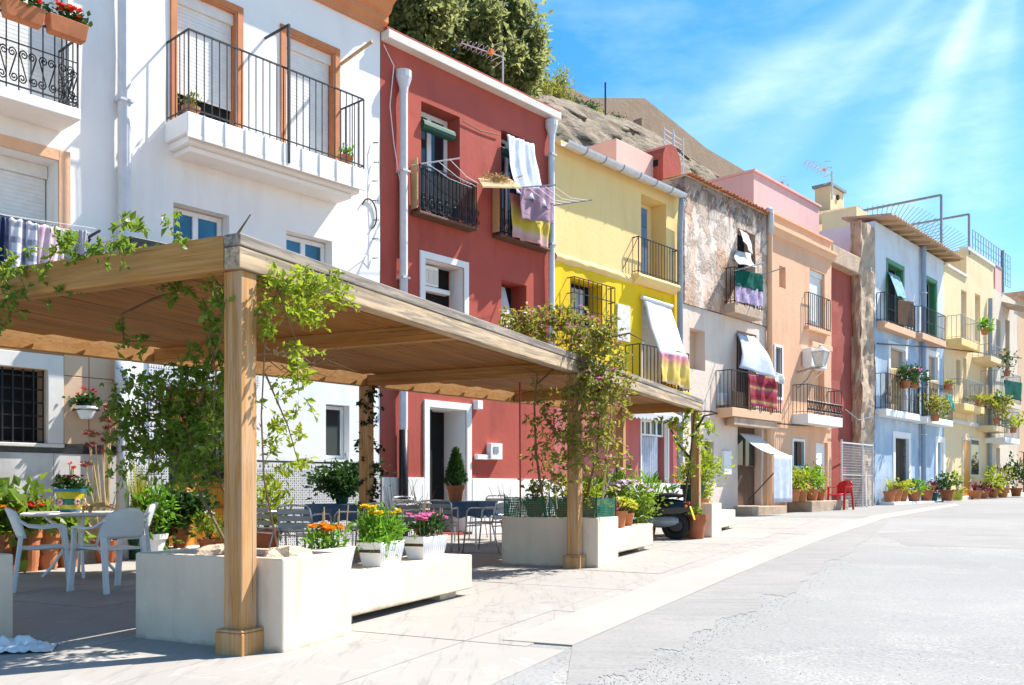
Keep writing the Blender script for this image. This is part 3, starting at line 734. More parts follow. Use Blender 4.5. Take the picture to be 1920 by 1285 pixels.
def window(parent,sl,sr,zb,zt,y,frame,glass,cols=2,rows=1,fw=.055,gap=.012,name='window'):
    sl+=gap; sr-=gap; zb+=gap; zt-=gap
    m=MB(); m.box(sl,sl+fw,y,y+.06,zb,zt); m.box(sr-fw,sr,y,y+.06,zb,zt); m.box(sl+fw,sr-fw,y,y+.06,zt-fw,zt); m.box(sl+fw,sr-fw,y,y+.06,zb,zb+fw)
    cw=(sr-sl-2*fw)/cols; ch=(zt-zb-2*fw)/rows
    for i in range(1,cols): x=sl+fw+cw*i; m.box(x-fw*.6,x+fw*.6,y-.004,y+.056,zb+fw,zt-fw)
    for j in range(1,rows): z=zb+fw+ch*j; m.box(sl+fw,sr-fw,y+.004,y+.054,z-fw*.4,z+fw*.4)
    w=m.build(name,frame,parent,bevel=.005)
    for i in range(cols):
        for j in range(rows):
            p=MB(); p.box(sl+fw+cw*i,sl+fw+cw*(i+1),y+.026,y+.034,zb+fw+ch*j,zb+fw+ch*(j+1)); p.build('pane',glass,w)
    return w
def panel(parent,sl,sr,zb,zt,y,mat,name='door',th=.04,bev=.004):
    m=MB(); m.box(sl+.006,sr-.006,y,y+th,zb+.004,zt-.004); return m.build(name,mat,parent,bevel=bev)
def shutter(parent,sl,sr,zb,zt,y,mat,slat=.055,name='shutter'):
    m=MB(); z=zt-.01
    m.box(sl+.01,sr-.01,y-.05,y+.08,zt-.17,zt-.005); z=zt-.175
    while z>zb+slat: m.box(sl+.02,sr-.02,y,y+.014,z-slat+.008,z); m.box(sl+.02,sr-.02,y+.005,y+.012,z-slat,z-slat+.008); z-=slat
    m.box(sl+.02,sr-.02,y-.006,y+.02,z-.03,z)
    return m.build(name,mat,parent)
def rail_mb(m,sl,sr,d,z0,z1,sp=.12,r=.008,y=0.0,sides=True,mid=None,top=.022):
    m.bar((sl,y-d,z1),(sr,y-d,z1),top); m.bar((sl,y-d,z0+.06),(sr,y-d,z0+.06),top*.8)
    n=max(2,int(round((sr-sl)/sp)))
    for i in range(n+1): s=sl+(sr-sl)*i/n; m.bar((s,y-d,z0),(s,y-d,z1),r*(1.9 if i in (0,n) else 1.3))
    if mid: m.bar((sl,y-d,mid),(sr,y-d,mid),top*.7)
    if sides and d>.05:
        for s in (sl,sr):
            m.bar((s,y,z1),(s,y-d,z1),top); m.bar((s,y,z0+.06),(s,y-d,z0+.06),top*.8)
            k=max(1,int(round(d/sp)))
            for i in range(k): yy=y-d*i/k; m.bar((s,yy-.001,z0),(s,yy-.001,z1),r*1.3)
    return m
def balcony(parent,sl,sr,d,zb,zt,zr,slabmat,railmat=None,sp=.12,r=.008,inset=.03,mould=False,mid=None):
    m=MB(); m.box(sl,sr,-d,.01,zb,zt)
    if mould: m.box(sl+.06,sr-.06,-d+.10,.01,zb-.10,zb-.001); m.box(sl+.14,sr-.14,-d+.2,.01,zb-.18,zb-.101)
    b=m.build('balcony',slabmat,parent,bevel=.012)
    k=MB(); rail_mb(k,sl+inset,sr-inset,d-inset,zt,zr,sp,r,mid=mid); k.build('railing',railmat or M['iron'],b)
    return b
def pipe(parent,s,z0,z1,r,mat,d=None,funnel=False,name='downspout',n=10):
    d=d or r+.04; m=MB(); m.tube([(s,-d,z0),(s,-d,z1)],r,n)
    if funnel: m.lathe([(r*1.05,-.28),(r*1.1,-.2),(r*1.9,-.02),(r*1.9,.1)],12,(s,-d,z1+.05),True,True)
    q=m.build(name,mat,parent,smooth=False)
    z=z0+.8
    while z<z1-.2: k=MB(); k.box(s-r-.012,s+r+.012,-d-r-.012,.0,z,z+.035); k.build('pipe_bracket',M['zinc'],q); z+=1.9
    return q
def scroll(m,s,y,z,h,flip=1):
    def sp(cz,sg):
        return [(s+flip*sg*(.05*(1-t*.8))*math.cos(t*9.5)-flip*sg*.01, y, cz+sg*(.06*(1-t*.8))*math.sin(t*9.5)) for t in np.linspace(0,1,14)]
    m.tube(sp(z+h*.78,1)[::-1]+[(s,y,z+h*.5)]+sp(z+h*.22,-1),.009,4)
def dish_cap(m,*a): pass
GS=gs

# ------------------------------------------------------------------ 0: tan and white house at the left
H=house('corner_house','white house with tan stone ground floor and black grilled window','house',3.0)
g0=gs(4.5); zslab=Z(152,205,.59); sB=S(152,.59); topz=10.4
wz=(Z(108,302)-1.5,Z(108,302)); wr=S(109); wl_=wr-1.35
dr=S(128); dl=dr-1.15
gzt,gzb=Z(88,694),Z(88,832); gr=S(88); gl=gr-1.15
mb=wall_mb(.5,5.985,3.35,topz,[(wl_,wr,wz[0],wz[1],.45),(dl,dr,zslab,zslab+2.5,.25)]); mb.build('wall',M['white'],H)
zband=(Z(150,851),Z(150,835))
mb=wall_mb(.5,5.98,g0-.3,3.349,[(gl,gr,gzb,gzt,.35)],y=.03); mb.build('base_wall',M['tan'],H)
# stone panels, proud of the wall, dark joints between
zs_=[zband[1]+.004,Z(150,707)-.0,Z(150,655),3.33]; ss=[.6,1.6,gl-.22,(gl+gr)/2,gr+.21,S(167),5.93]
for i in range(len(ss)-1):
    for j in range(len(zs_)-1):
        a,b,c,d=ss[i]+.005,ss[i+1]-.005,zs_[j]+.005,zs_[j+1]-.005
        if gl-.25<(a+b)/2<gr+.25:
            if j==0: continue
            c=max(c,gzt+.22)
            if d-c<.06: continue
        m=MB(); m.box(a,b,-.002,.05,c,d); m.build('stone_panel',M['tan'],H,bevel=.006)
for k,(a,b) in enumerate([(.6,1.5),(1.5,2.4),(2.4,3.3),(3.3,4.2),(4.2,5.1),(5.1,5.93)]):
    m=MB(); m.box(a+.003,b-.003,-.012,.05,g0-.2,zband[0]-.004); m.build('marble_panel',M['marble'],H,bevel=.003)
m=MB(); m.box(.6,5.93,-.022,.05,zband[0],zband[1]); m.build('dark_band',M['blackstone'],H,bevel=.004)
m=MB(); w=.2
m.prism([(gl-w,gzb),(gl-w,gzt+w),(gr+w,gzt+w),(gr+w,gzb),(gr,gzb),(gr,gzt),(gl,gzt),(gl,gzb)],1,-.035,.05)
m.box(gl-w,gr+w,-.06,.05,gzb-.05,gzb-.002); m.build('surround',M['surround'],H,bevel=.008)
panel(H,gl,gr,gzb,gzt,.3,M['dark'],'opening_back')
m=MB(); x=gl+.02
while x<gr: m.bar((x,.10,gzb),(x,.10,gzt),.018); x+=.125
z=gzb+.02
while z<gzt: m.bar((gl,.118,z),(gr,.118,z),.018); z+=.17
m.build('window_grille',M['iron'],H)
trim(H,wl_,wr,wz[0],wz[1],.15,M['peachtrim'],.025)
shutter(H,wl_,wr,wz[1]-.75,wz[1],.36,M['shutter']); window(H,wl_,wr,wz[0],wz[1]-.18,.40,M['pvc'],M['greyshutter'],1)
shutter(H,dl,dr,zslab+.1,zslab+2.5,.17,M['shutter']); panel(H,dl,dr,zslab,zslab+.3,.2,M['dark'],'opening_back')
b=balcony(H,sB-2.6,sB,.59,zslab-.14,zslab,zslab+.90,M['white'],sp=.145,r=.010)
m=MB(); s=sB-.11; f=1
while s>sB-2.5: scroll(m,s,-.558,zslab+.05,.52,f); f=-f; s-=.115
for k in range(4): scroll(m,sB-.031,-.1-.12*k,zslab+.05,.52,1)
m.tube([(sB-2.57,-.56,zslab+.58),(sB-.03,-.56,zslab+.58)],.008,4); m.build('scrollwork',M['iron'],b)
pipe(H,S(233,.12),zband[1]+.1,topz,.085,M['pipe'],.12)
m=MB(); sx=S(231,.14)
m.tube([(sx,-.14,gs(6)),(sx,-.14,Z(222,720))],.075,10); m.tube([(sx,-.14,Z(222,730)),(sx,-.14,Z(222,680))],.11,10); m.build('lower_downspout',M['pipe'],H,smooth=True)
# ------------------------------------------------------------------ 1: white house
H=house('white_house','tall white house with long black railed balcony and orange door frames','house',5.99)
g1=gs(8.3); ztop=Z(712,60)
d1=(S(331),S(444),6.45,Z(444,24)); d2=(S(535),S(627),6.45,Z(627,101))
w1=(S(325),S(430),Z(430,405)-1.05,Z(430,405)); w2=(S(537),S(623),Z(623,453)-1.05,Z(623,453))
dg=(S(315),S(448),g1+.1,Z(315,722)); wg=(S(611),S(655),Z(640,862),Z(640,760))
mb=wall_mb(5.99,10.635,g1-.3,ztop,[d1+(.2,),d2+(.2,),w1+(.3,),w2+(.3,),dg+(.3,),wg+(.22,)]); mb.build('wall',M['white'],H)
m=MB(); zc=ztop
m.prism([(.02,zc),(-.07,zc),(-.07,zc+.10),(-.13,zc+.14),(-.13,zc+.26),(-.20,zc+.30),(-.26,zc+.42),(-.40,zc+.50),(-.40,zc+.72),(.02,zc+.72)],0,5.99,10.72); m.build('cornice',M['cornice'],H)
for (sl,sr,zb,zt),op in ((d1,.55),(d2,.28)):
    trim(H,sl,sr,zb,zt,.10,M['orange'],.03,lining=.17,name='door_frame')
    shutter(H,sl,sr,zb+op,zt,.13,M['shutter']); panel(H,sl,sr,zb,zb+op+.05,.19,M['dark'],'opening_back')
for q in (w1,w2):
    window(H,*q,.19,M['pvc'],M['glass'],2,fw=.075)
    m=MB(); m.box(q[0]-.03,q[1]+.03,-.05,.3,q[2]-.04,q[2]-.003); m.build('sill',M['trim'],H,bevel=.005)
bl,br=S(352,.63),S(687,.63)
b=balcony(H,bl,br,.63,6.16,6.45,7.60,M['white'],sp=.118,r=.009,mould=True)
# tall post with an arm back to the wall, flower rings
m=MB(); sp_=S(540,.61); zp=Z(540,48,.61)
m.bar((sp_,-.63,6.16),(sp_,-.63,zp),.035); m.bar((sp_,-.645,zp),(sp_,.0,zp),.03); m.build('awning_post',M['iron'],b)
m=MB(); m.box(bl,br,-.634,-.60,6.10,6.158); m.build('drip_edge',M['trim'],b)
m=MB(); s=bl+.25
while s<br: m.tube([(s,-.634,6.452),(s,-.640,6.12)],.012,5); s+=.33
m.build('drain_spout',M['trim'],b)
window(H,*wg,.14,M['pvc'],M['glassdark'],1,fw=.06)
m=MB(); m.box(wg[0]-.02,wg[1]+.04,-.03,.2,wg[2]-.04,wg[2]-.003); m.build('sill',M['trim'],H)
dd=panel(H,dg[0],dg[1],dg[2],dg[3],.22,M['door_orange'],'door')
for k in range(2):
    a=dg[0]+.05+k*(dg[1]-dg[0])*.5; wq=(dg[1]-dg[0])*.5-.1
    for z0,z1 in ((dg[2]+.12,dg[2]+.55),(dg[2]+.62,dg[2]+.85)):
        m=MB(); m.box(a+.03,a+wq-.03,.195,.219,z0,z1); m.build('door_panel',M['door_orange'],dd,bevel=.01)
    m=MB(); m.box(a+.03,a+wq-.03,.205,.219,dg[2]+.95,dg[2]+1.75); m.build('door_glass',M['glassdark'],dd)
    m=MB()
    for q in range(5): x=a+.05+q*(wq-.1)/4; m.bar((x,.19,dg[2]+.95),(x,.19,dg[2]+1.75),.012)
    m.build('door_grille',M['iron'],dd)
m=MB(); m.box(dg[0]-.1,dg[1]+.1,-.28,.0,g1-.2,dg[2]); m.build('door_step',M['white'],H,bevel=.01)
# tiled wainscot and door border: every tile a piece
T=.15; zw=Z(434,864); zb0=zw-9*T
tm=MB(); tm.box(-T/2+.002,T/2-.002,-.006,.006,-T/2+.002,T/2-.002); te=None
def tiles(cells,mat,proud,src=[None,None]):
    i=0 if mat is M['tile'] else 1
    for s,z in cells:
        if src[i] is None: o=tm.build('tile',mat,H,off=(0,0,0)); src[i]=o
        else: o=src[i].copy(); COL.objects.link(o); o.parent=H
        off=OFF[H.name]; o.location=(s-off[0],-proud-off[1],z-off[2])
cl=[];cb=[]
s=6.06
while s<10.62:
    if not (S(283)-.06<s<S(283)+1.72):
        for k in range(8): cl.append((s,zb0+T*(k+.5)))
        cb.append((s,zb0+T*8.5))
    s+=T
tiles(cl,M['tile'],.012); tiles(cb,M['btile'],.014)
sd0=dg[0]-2*T; sd1=dg[1]+2*T; cl=[];cb=[]
z=g1+.1+T/2
while z<dg[3]:
    for s in (sd0+T*1.5,sd1-T*1.5): cl.append((s,z))
    for s in (sd0+T*.5,sd1-T*.5): cb.append((s,z))
    z+=T
s=sd0+T/2
while s<sd1: cl.append((s,z)); cb.append((s,z+T)); s+=T
tiles(cl,M['tile'],.016); tiles(cb,M['btile'],.018)
for p_,q_ in ((5.995,sd0-.005),(sd1+.005,10.63)): m=MB(); m.box(p_,q_,-.016,.0,zw,zw+.02); m.build('tile_edging',M['blackstone'],H)
# ------------------------------------------------------------------ 2: red house
H=house('red_house','dark red house with white framed doorway and two iron balconies','house',10.645)
g2=gs(13); zr=Z(880,139)-.16
a1=(S(790),S(862),Z(896,432,.25)+.05,Z(862,220)); a2=(S(940),S(1003),Z(1030,470,.25)+.05,Z(1003,270))
mw=(S(796),S(869),Z(869,503)-1.25,Z(869,503)); w3=(S(940),S(987),Z(987,536)-1.3,Z(987,536)); dd_=(S(804),S(874),g2+.05,Z(874,770))
mb=wall_mb(10.645,15.495,g2-.3,zr,[a1+(.45,),a2+(.45,),mw+(.42,),w3+(.45,),dd_+(.62,)],amp=.018); mb.build('wall',M['red'],H)
m=MB(); m.box(10.66,15.49,-.20,.02,zr,zr+.15); m.build('eave_slab',M['surround'],H,bevel=.01)
m=MB(); m.box(10.66,15.49,-.16,7,zr+.152,zr+.21); m.build('roof_edge',M['brownred'],H,bevel=.01)
for q,lin in ((mw,.38),): trim(H,*q,.125,M['trim'],.03,lining=lin)
trim(H,*dd_,.13,M['trim'],.03,lining=.6,name='door_frame')
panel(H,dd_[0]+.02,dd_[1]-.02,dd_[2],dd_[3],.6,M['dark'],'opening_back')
panel(H,dd_[0]+.02,dd_[0]+.28,dd_[2],dd_[3]-.02,.20,M['dark'],'door')
for s0,s1 in ((10.66,dd_[0]-.14),(dd_[1]+.14,15.48)):
    m=MB(); m.box(s0,s1,-.035,.0,g2-.3,Z(880,897)); m.build('wainscot',M['white'],H,bevel=.006)
window(H,a1[0],a1[1],a1[2],a1[3],.32,M['pvc'],M['glassdark'],2,fw=.09); window(H,a2[0],a2[1],a2[2],a2[3],.32,M['pvc'],M['glassdark'],2,fw=.07)
m=MB(); m.tube([(a1[0]+.01,.02,a1[3]-.42),(a1[1]-.18,.02,a1[3]-.42)],.10,10); m.build('rolled_blind',M['greenblind'],H,smooth=False)
m=MB(); m.tube([(a2[0]+.01,.06,a2[3]-.40),(a2[1]-.1,.06,a2[3]-.40)],.08,10); m.build('rolled_blind',M['greenblind'],H)
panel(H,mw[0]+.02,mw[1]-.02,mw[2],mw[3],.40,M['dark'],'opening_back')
m=MB(); m.box(mw[0]+.02,mw[0]+.55,.2,.4,mw[3]-.42,mw[3]-.05); m.box(mw[0]+.02,mw[1]-.14,.22,.38,mw[3]-.52,mw[3]-.43); m.build('blind_box',M['trim'],H,bevel=.01)
m=MB()
for k in range(4): m.box(mw[0]+.03+k*.13,mw[0]+.14+k*.13,.19,.2,mw[3]-.38,mw[3]-.12)
m.build('glass_block',M['surround'],H)
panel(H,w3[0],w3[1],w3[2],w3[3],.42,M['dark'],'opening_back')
m=MB(); m.grid(lambda u,v:(w3[0]+.02+u*.42,.3-.33*v,w3[3]-.05-1.1*v),3,6); m.build('window_awning',M['c_white'],H)
zb1=Z(896,432,.25); b1l,b1r=S(787,.25),S(897,.25)
b=balcony(H,b1l,b1r,.25,zb1,zb1+.05,Z(896,345,.25),M['darkwood'],sp=.10,r=.009)
m=MB(); m.add([(b1l+.05,-.205,zb1+.1),(b1r-.04,-.205,zb1+.1),(b1r-.04,-.205,Z(896,350,.25)),(b1l+.05,-.205,Z(896,350,.25))],[(0,1,2,3)]); m.build('privacy_net',M['blacknet'],b)
m=MB(); m.box(b1l-.01,b1l+.012,-.19,-.02,zb1+.1,zb1+1.0); m.build('side_panel',M['rawwood'],b)
m=MB(); s=b1l+.12
while s<b1r: scroll(m,s,-.235,zb1+.1,.3,1); s+=.2
m.build('scrollwork',M['iron'],b)
zb2=Z(1030,470,.25); b2l,b2r=S(940,.25),S(1033,.25)
b=balcony(H,b2l,b2r,.25,zb2,zb2+.05,Z(1032,376,.25),M['darkwood'],sp=.10,r=.009)
m=MB(); s=b2l+.06; f=1
while s<b2r: scroll(m,s,-.235,zb2+.06,.32,f); f=-f; s+=.1
m.build('scrollwork',M['iron'],b)
m=MB(); m.box(b2l-.01,b2l+.012,-.19,-.02,zb2+.1,zb2+1.0); m.build('side_panel',M['rawwood'],b)
sA=S(757,.11); pipe(H,sA,Z(757,808,.11),Z(757,150,.11),.075,M['pipe'],.11,True)
m=MB(); m.tube([(sA,-.11,gs(11.2)-.1),(sA,-.11,Z(757,806,.11))],.085,10); m.build('lower_downspout',M['blackpaint'],H,smooth=True)
sA=S(1034,.11); pipe(H,sA,Z(1034,700,.11),Z(1034,240,.11),.07,M['pipe'],.11,True)
m=MB(); k1=S(912),S(934); m.box(k1[0],k1[1],-.12,0,Z(923,862),Z(923,832)); m.build('meter_box',M['trim'],H,bevel=.01)
m=MB(); m.box(S(917),S(926),-.13,-.121,Z(921,850),Z(921,838)); m.build('meter_window',M['steel'],H)
m=MB(); m.box(S(889),S(911),-.09,0,Z(900,862),Z(900,853)); m.box(S(886),S(896),-.14,0,Z(890,768),Z(890,752)); m.build('junction_box',M['trim'],H,bevel=.008)
# ------------------------------------------------------------------ 3: yellow house
H=house('yellow_house','yellow house with pale upper storey, grilled window and rose ground floor','house',15.505)
g3=gs(18); zy=Z(1175,317,.25)-.02; zbd=Z(1117,498)
u1=(S(1202),S(1249),zbd+.06,Z(1249,383)); q1=(S(1071),S(1130),Z(1100,648),Z(1130,536)); q2=(S(1203),S(1262),Z(1240,722,.2),Z(1203,556))
r1=(S(1203),S(1252),Z(1240,905),Z(1240,788))
wall_mb(15.505,20.725,zbd,zy,[u1+(.5,)],amp=.016).build('upper_wall',M['yellowup'],H)
wall_mb(15.505,20.725,3.30,zbd-.001,[q1+(.4,),q2+(.35,)],y=.004,amp=.016).build('middle_wall',M['yellow'],H)
wall_mb(15.505,20.725,g3-.3,3.299,[r1+(.3,)],y=.012).build('ground_wall',M['redlow'],H)
m=MB(); sE=S(1197)
m.grid(lambda u,v:(15.51+u*(sE-15.51),-.075*math.sin(math.pi*min(1,v*1.0))*(.8+.4*mnoise.noise(Vector((u*12,v,0)))),zbd-.17+v*.20+.03*mnoise.noise(Vector((u*9,1,v)))),40,5); m.build('moulding',M['yellowup'],H,smooth=True)
m=MB(); m.box(15.51,20.72,-.05,.0,g3-.3,Z(1190,906)); m.build('wainscot',M['white'],H)
panel(H,u1[0],u1[1],u1[2],u1[3],.42,M['yellowup'],'blocked_panel'); 
m=MB(); m.box(u1[0]+.01,u1[0]+.36,.06,.11,u1[2],u1[3]-.3); dq=m.build('balcony_door',M['bluedoor'],H,bevel=.006)
m=MB(); m.box(u1[0]+.07,u1[0]+.30,.048,.059,u1[2]+1.25,u1[3]-.45); m.build('pane',M['glassdark'],dq)
zs=zbd+.06; bl_,br_=S(1197,.2),S(1275,.2)
m=MB(); m.prism([(.0,zs),(-.2,zs),(-.23,zs-.06),(-.2,zs-.12),(-.06,zs-.22),(0,zs-.22)],0,bl_,br_); b=m.build('balcony',M['yellowup'],H,bevel=.01)
m=MB(); rail_mb(m,bl_+.05,br_-.05,.17,zs,Z(1270,470,.17),.13,.010); m.bar((bl_+.05,-.17,Z(1270,470,.17)),(bl_-.35,0,zs+.05),.012); m.build('railing',M['iron'],b)
# grille cage
gl_,gr_=S(1077,.2),S(1153,.2); gb,gt=Z(1150,650,.2),Z(1152,540,.2); m=MB()
k=0
while k<=9: s=gl_+(gr_-gl_)*k/9; m.bar((s,-.2,gb),(s,-.2,gt),.016); k+=1
for z in np.linspace(gb,gt,5): 
    m.bar((gl_,-.2,z),(gr_,-.2,z),.018)
    for s in (gl_,gr_): m.bar((s,-.2,z),(s,.0,z),.018)
m.bar((gl_,-.1,gb),(gl_,-.1,gt),.014); m.bar((gr_,-.1,gb),(gr_,-.1,gt),.014); m.build('window_grille',M['iron'],H)
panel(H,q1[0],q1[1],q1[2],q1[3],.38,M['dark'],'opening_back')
m=MB(); m.grid(lambda u,v:(q1[0]+.02+u*.75,.22+.03*math.sin(u*22),q1[2]+v*(q1[3]-q1[2]-.15)),24,2); m.build('curtain',M['curtain'],H)
m=MB(); m.box(S(1156),S(1180),-.03,0,Z(1168,640),Z(1168,572)); m.build('ceramic_plaque',M['plaque'],H,bevel=.006)
panel(H,q2[0],q2[1],q2[2],q2[3],.33,M['curtain'],'opening_back'); shutter(H,q2[0],q2[1]-.15,q2[2],q2[3],.25,M['shutter'])
bl_,br_=S(1200,.42),S(1294,.42); zf=Z(1294,736,.42)
balcony(H,bl_,br_,.42,zf-.10,zf,Z(1294,664,.42),M['yellow'],sp=.16,r=.013)
m=MB(); rw=r1
for k in range(2):
    m.grid(lambda u,v:(rw[0]+.02+k*.42+u*.4,.10+.03*math.sin(u*25+k),rw[2]+.02+v*(rw[3]-rw[2]-.45)),24,2)
m.build('door_curtain',M['c_paleblue'],H)
window(H,rw[0],rw[1],rw[3]-.42,rw[3],.12,M['pvc'],M['glassdark'],4,fw=.05); panel(H,rw[0],rw[1],rw[2],rw[3],.28,M['curtain'],'opening_back')
trim(H,rw[0],rw[1],rw[2],rw[3],.05,M['trim'],.015,lining=.1)
# gutter in lengths with dark collars
zg=Z(1175,317,.26); ga,gb_=S(1058,.26),S(1283,.26); N_=7
for k in range(N_):
    a=ga+(gb_-ga)*k/N_; c=ga+(gb_-ga)*(k+1)/N_; m=MB(); poly=[(-.26+.12*math.cos(t),zg-.0+.12*math.sin(t)) for t in np.linspace(math.pi,2*math.pi,9)]
    inn=[(-.26+.108*math.cos(t),zg+.108*math.sin(t)) for t in np.linspace(2*math.pi,math.pi,9)]
    m.prism(poly+inn,0,a+.012,c-.012); gg=m.build('gutter',M['zinc'],H,smooth=False)
    m=MB(); m.prism([(-.26+.130*math.cos(t),zg+.130*math.sin(t)) for t in np.linspace(math.pi,2*math.pi,9)]+[(-.26+.1205*math.cos(t),zg+.1205*math.sin(t)) for t in np.linspace(2*math.pi,math.pi,9)],0,c-.03,c); m.build('gutter_clip',M['steel'],gg)
m=MB(); m.box(15.51,20.72,-.16,6,zy+.005,zy+.06); m.build('roof_slab',M['yellowup'],H)
sA=S(1275,.11); m=MB(); m.tube([(gb_-.1,-.26,zg-.1),(gb_-.1,-.24,zg-.3),(sA,-.11,zg-.75),(sA,-.11,Z(1275,900,.11))],.075,10); m.build('downspout',M['pipeblue'],H,smooth=True)
# pink parapet room and arched chimney on its roof
m=MB(); pa,pb=S(1155,-1.0),S(1243,-1.0); m.box(pa,pb,1.0,3.2,zy+.05,Z(1155,259,-1.0)); m.build('roof_parapet',M['pink'],H,bevel=.02)
m=MB(); ca,cb_=S(1243,-.7),S(1277,-.7); zc0,zc1=zy+.05,Z(1243,298,-.7); w_=cb_-ca
poly=[(ca,zc0),(cb_,zc0),(cb_,zc1-.25),(cb_,zc1)]+[((ca+cb_)/2+w_/2*math.cos(t),zc1+w_*.55*math.sin(t)) for t in np.linspace(0.2,math.pi,9)]
m.prism(poly,1,.7,1.5); ch=m.build('chimney',M['brownred'],H)
m=MB(); m.box(ca-.012,ca+.0,.85,1.25,zc1-.15,zc1+.02); m.build('flue_opening',M['dark'],ch)
# ------------------------------------------------------------------ 4: crumbling house
H=house('crumbling_house','narrow house with peeling brown and white render and curved balcony','house',20.735)
g4=gs(23); zt4=Z(1362,362)-.12; zsp=Z(1330,583)
v1=(S(1380),S(1413),Z(1400,574),Z(1400,436)); v2=(S(1381),S(1418),Z(1400,772),Z(1400,624)); v3=(S(1383),S(1428),gs(24)+.25,Z(1400,800))
x1=(S(1293),S(1322),Z(1308,694),Z(1293,614)); x2=(S(1321),S(1338),Z(1330,872),Z(1330,828))
wall_mb(20.735,25.52,zsp,zt4,[v1+(.35,)],y=-.05,amp=.02,rough=.022,step=.16).build('upper_wall',M['patched'],H,smooth=True)
wall_mb(20.735,25.52,g4-.3,zsp-.002,[v2+(.4,),v3+(.3,),x1+(.35,),x2+(.25,)],amp=.02).build('lower_wall',M['palewall'],H)
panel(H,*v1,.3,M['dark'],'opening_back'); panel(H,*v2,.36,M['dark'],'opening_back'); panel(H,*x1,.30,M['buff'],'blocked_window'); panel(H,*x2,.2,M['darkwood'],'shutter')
panel(H,*v3,.22,M['darkwood'],'door'); window(H,v2[0],v2[1],v2[2],v2[3],.25,M['darkwood'],M['glassdark'],2,fw=.07)
window(H,v3[0]+.1,v3[1]-.1,v3[2]+1.1,v3[3]-.2,.15,M['darkwood'],M['glassdark'],2,fw=.05)
b=balcony(H,S(1378,.4),S(1431,.4),.4,Z(1400,592,.4),Z(1400,574,.4),Z(1400,508,.4),M['stone'],sp=.14,r=.012)
b=balcony(H,S(1373,.5),S(1466,.5),.5,Z(1420,786,.5),Z(1420,770,.5),Z(1420,702,.5),M['peachtrim'],sp=.13,r=.012)
m=MB(); m.prism([(S(1373,.5)+.2,-.45),(S(1466,.5)-.2,-.45),(S(1466,.5)-.5,-.02),(S(1373,.5)+.5,-.02)],2,Z(1420,800,.5),Z(1420,787,.5)); m.build('corbel',M['stone'],b)
m=MB(); m.box(S(1432),S(1445),-.12,0,g4-.2,Z(1440,795)); m.build('brown_pier',M['buff'],H,bevel=.01)
m=MB(); m.box(v3[0]-.2,v3[1]+.5,-.55,0,g4-.3,gs(24)+.24); m.build('door_step',M['stone'],H,bevel=.015)
m=MB(); m.box(S(1352),S(1366),-.1,0,Z(1359,890),Z(1359,846)); m.build('meter_box',M['trim'],H,bevel=.01)
m=MB(); m.box(S(1345),S(1356),-.16,0,Z(1350,762),Z(1350,738)); m.build('junction_box',M['trim'],H,bevel=.02)
# half round roof tiles along the eave
tm_=MB(); tm_.prism([(.085*math.cos(t),.06*math.sin(t)) for t in np.linspace(0,math.pi,8)]+[(.07*math.cos(t),.045*math.sin(t)) for t in np.linspace(math.pi,0,8)],1,-.22,.6)
first=None; s=20.85
while s<25.45:
    if first is None: first=tm_.build('roof_tile',M['terra2'],H,off=(0,0,0)); o=first
    else: o=first.copy(); COL.objects.link(o); o.parent=H
    o.location=(s-OFF[H.name][0],0,zt4+.03+random.uniform(-.015,.015)-OFF[H.name][2]); o.rotation_euler=(random.uniform(.05,.12),random.uniform(-.06,.06),random.uniform(-.05,.05)); s+=.185
m=MB(); m.box(20.74,25.5,-.10,6,zt4,zt4+.028); m.build('roof_slab',M['stone'],H)
# ------------------------------------------------------------------ 5: peach house with pink roof room
H=house('peach_house','peach house with ornate white balcony and pink room on its roof','house',25.53)
g5=gs(28); z5=Z(1500,457)
y1=(S(1461),S(1473),Z(1467,540),Z(1467,500)); y2=(S(1518),S(1546),Z(1536,614),Z(1530,508)); y3=(S(1453),S(1465),Z(1459,745),Z(1459,652)); y4=(S(1487),S(1506),Z(1496,874),Z(1496,828)); y5=(S(1530),S(1552),g5+.15,Z(1541,830)); y6=(S(1522),S(1546),Z(1530,784),Z(1530,692))
wall_mb(25.53,30.15,g5-.3,z5+.5,[y1,y2,y3+(.12,),y4+(.2,),y5+(.15,),y6+(.2,)]).build('wall',M['peach'],H)
m=MB(); m.prism([(.01,z5-.15),(-.08,z5-.12),(-.12,z5),(-.2,z5+.05),(-.2,z5+.14),(.01,z5+.16)],0,25.53,30.2); m.build('cornice',M['peachtrim'],H)
m=MB(); m.box(25.53,30.15,-.06,.2,z5+.501,z5+.56); m.build('parapet_coping',M['peachtrim'],H)
panel(H,*y1,.2,M['trim'],'shutter'); shutter(H,*y2,.12,M['shutter']); panel(H,*y5,.1,M['trim'],'door'); panel(H,*y4,.18,M['glassdark'],'pane'); panel(H,*y3,.1,M['greyshutter'],'pane'); panel(H,*y6,.18,M['peachtrim'],'shutter')
for q in (y3,y4):
    trim(H,*q,.08,M['trim'],.03,bottom=True,lining=.08); m=MB(); s=q[0]+.05
    while s<q[1]: m.bar((s,-.05,q[2]),(s,-.05,q[3]),.016); s+=.14
    m.build('window_grille',M['iron'],H)
zf=Z(1536,616,.15); b=balcony(H,S(1517,.15),S(1559,.15),.15,zf-.12,zf,Z(1540,556,.15),M['peachtrim'],sp=.15,r=.012)
zf=Z(1550,780,.5); bl_,br_=S(1515,.5),S(1580,.5)
b=balcony(H,bl_,br_,.5,Z(1550,798,.5),zf,Z(1550,727,.5),M['trim'],sp=.13,r=.011)
m=MB(); s=bl_+.08; f=1
while s<br_: scroll(m,s,-.49,zf+.05,.4,f); f=-f; s+=.11
m.build('scrollwork',M['iron'],b)
m=MB(); m.box(S(1518),S(1556),-.10,0,Z(1535,655),Z(1535,645)); m.build('ledge',M['peachtrim'],H,bevel=.02)
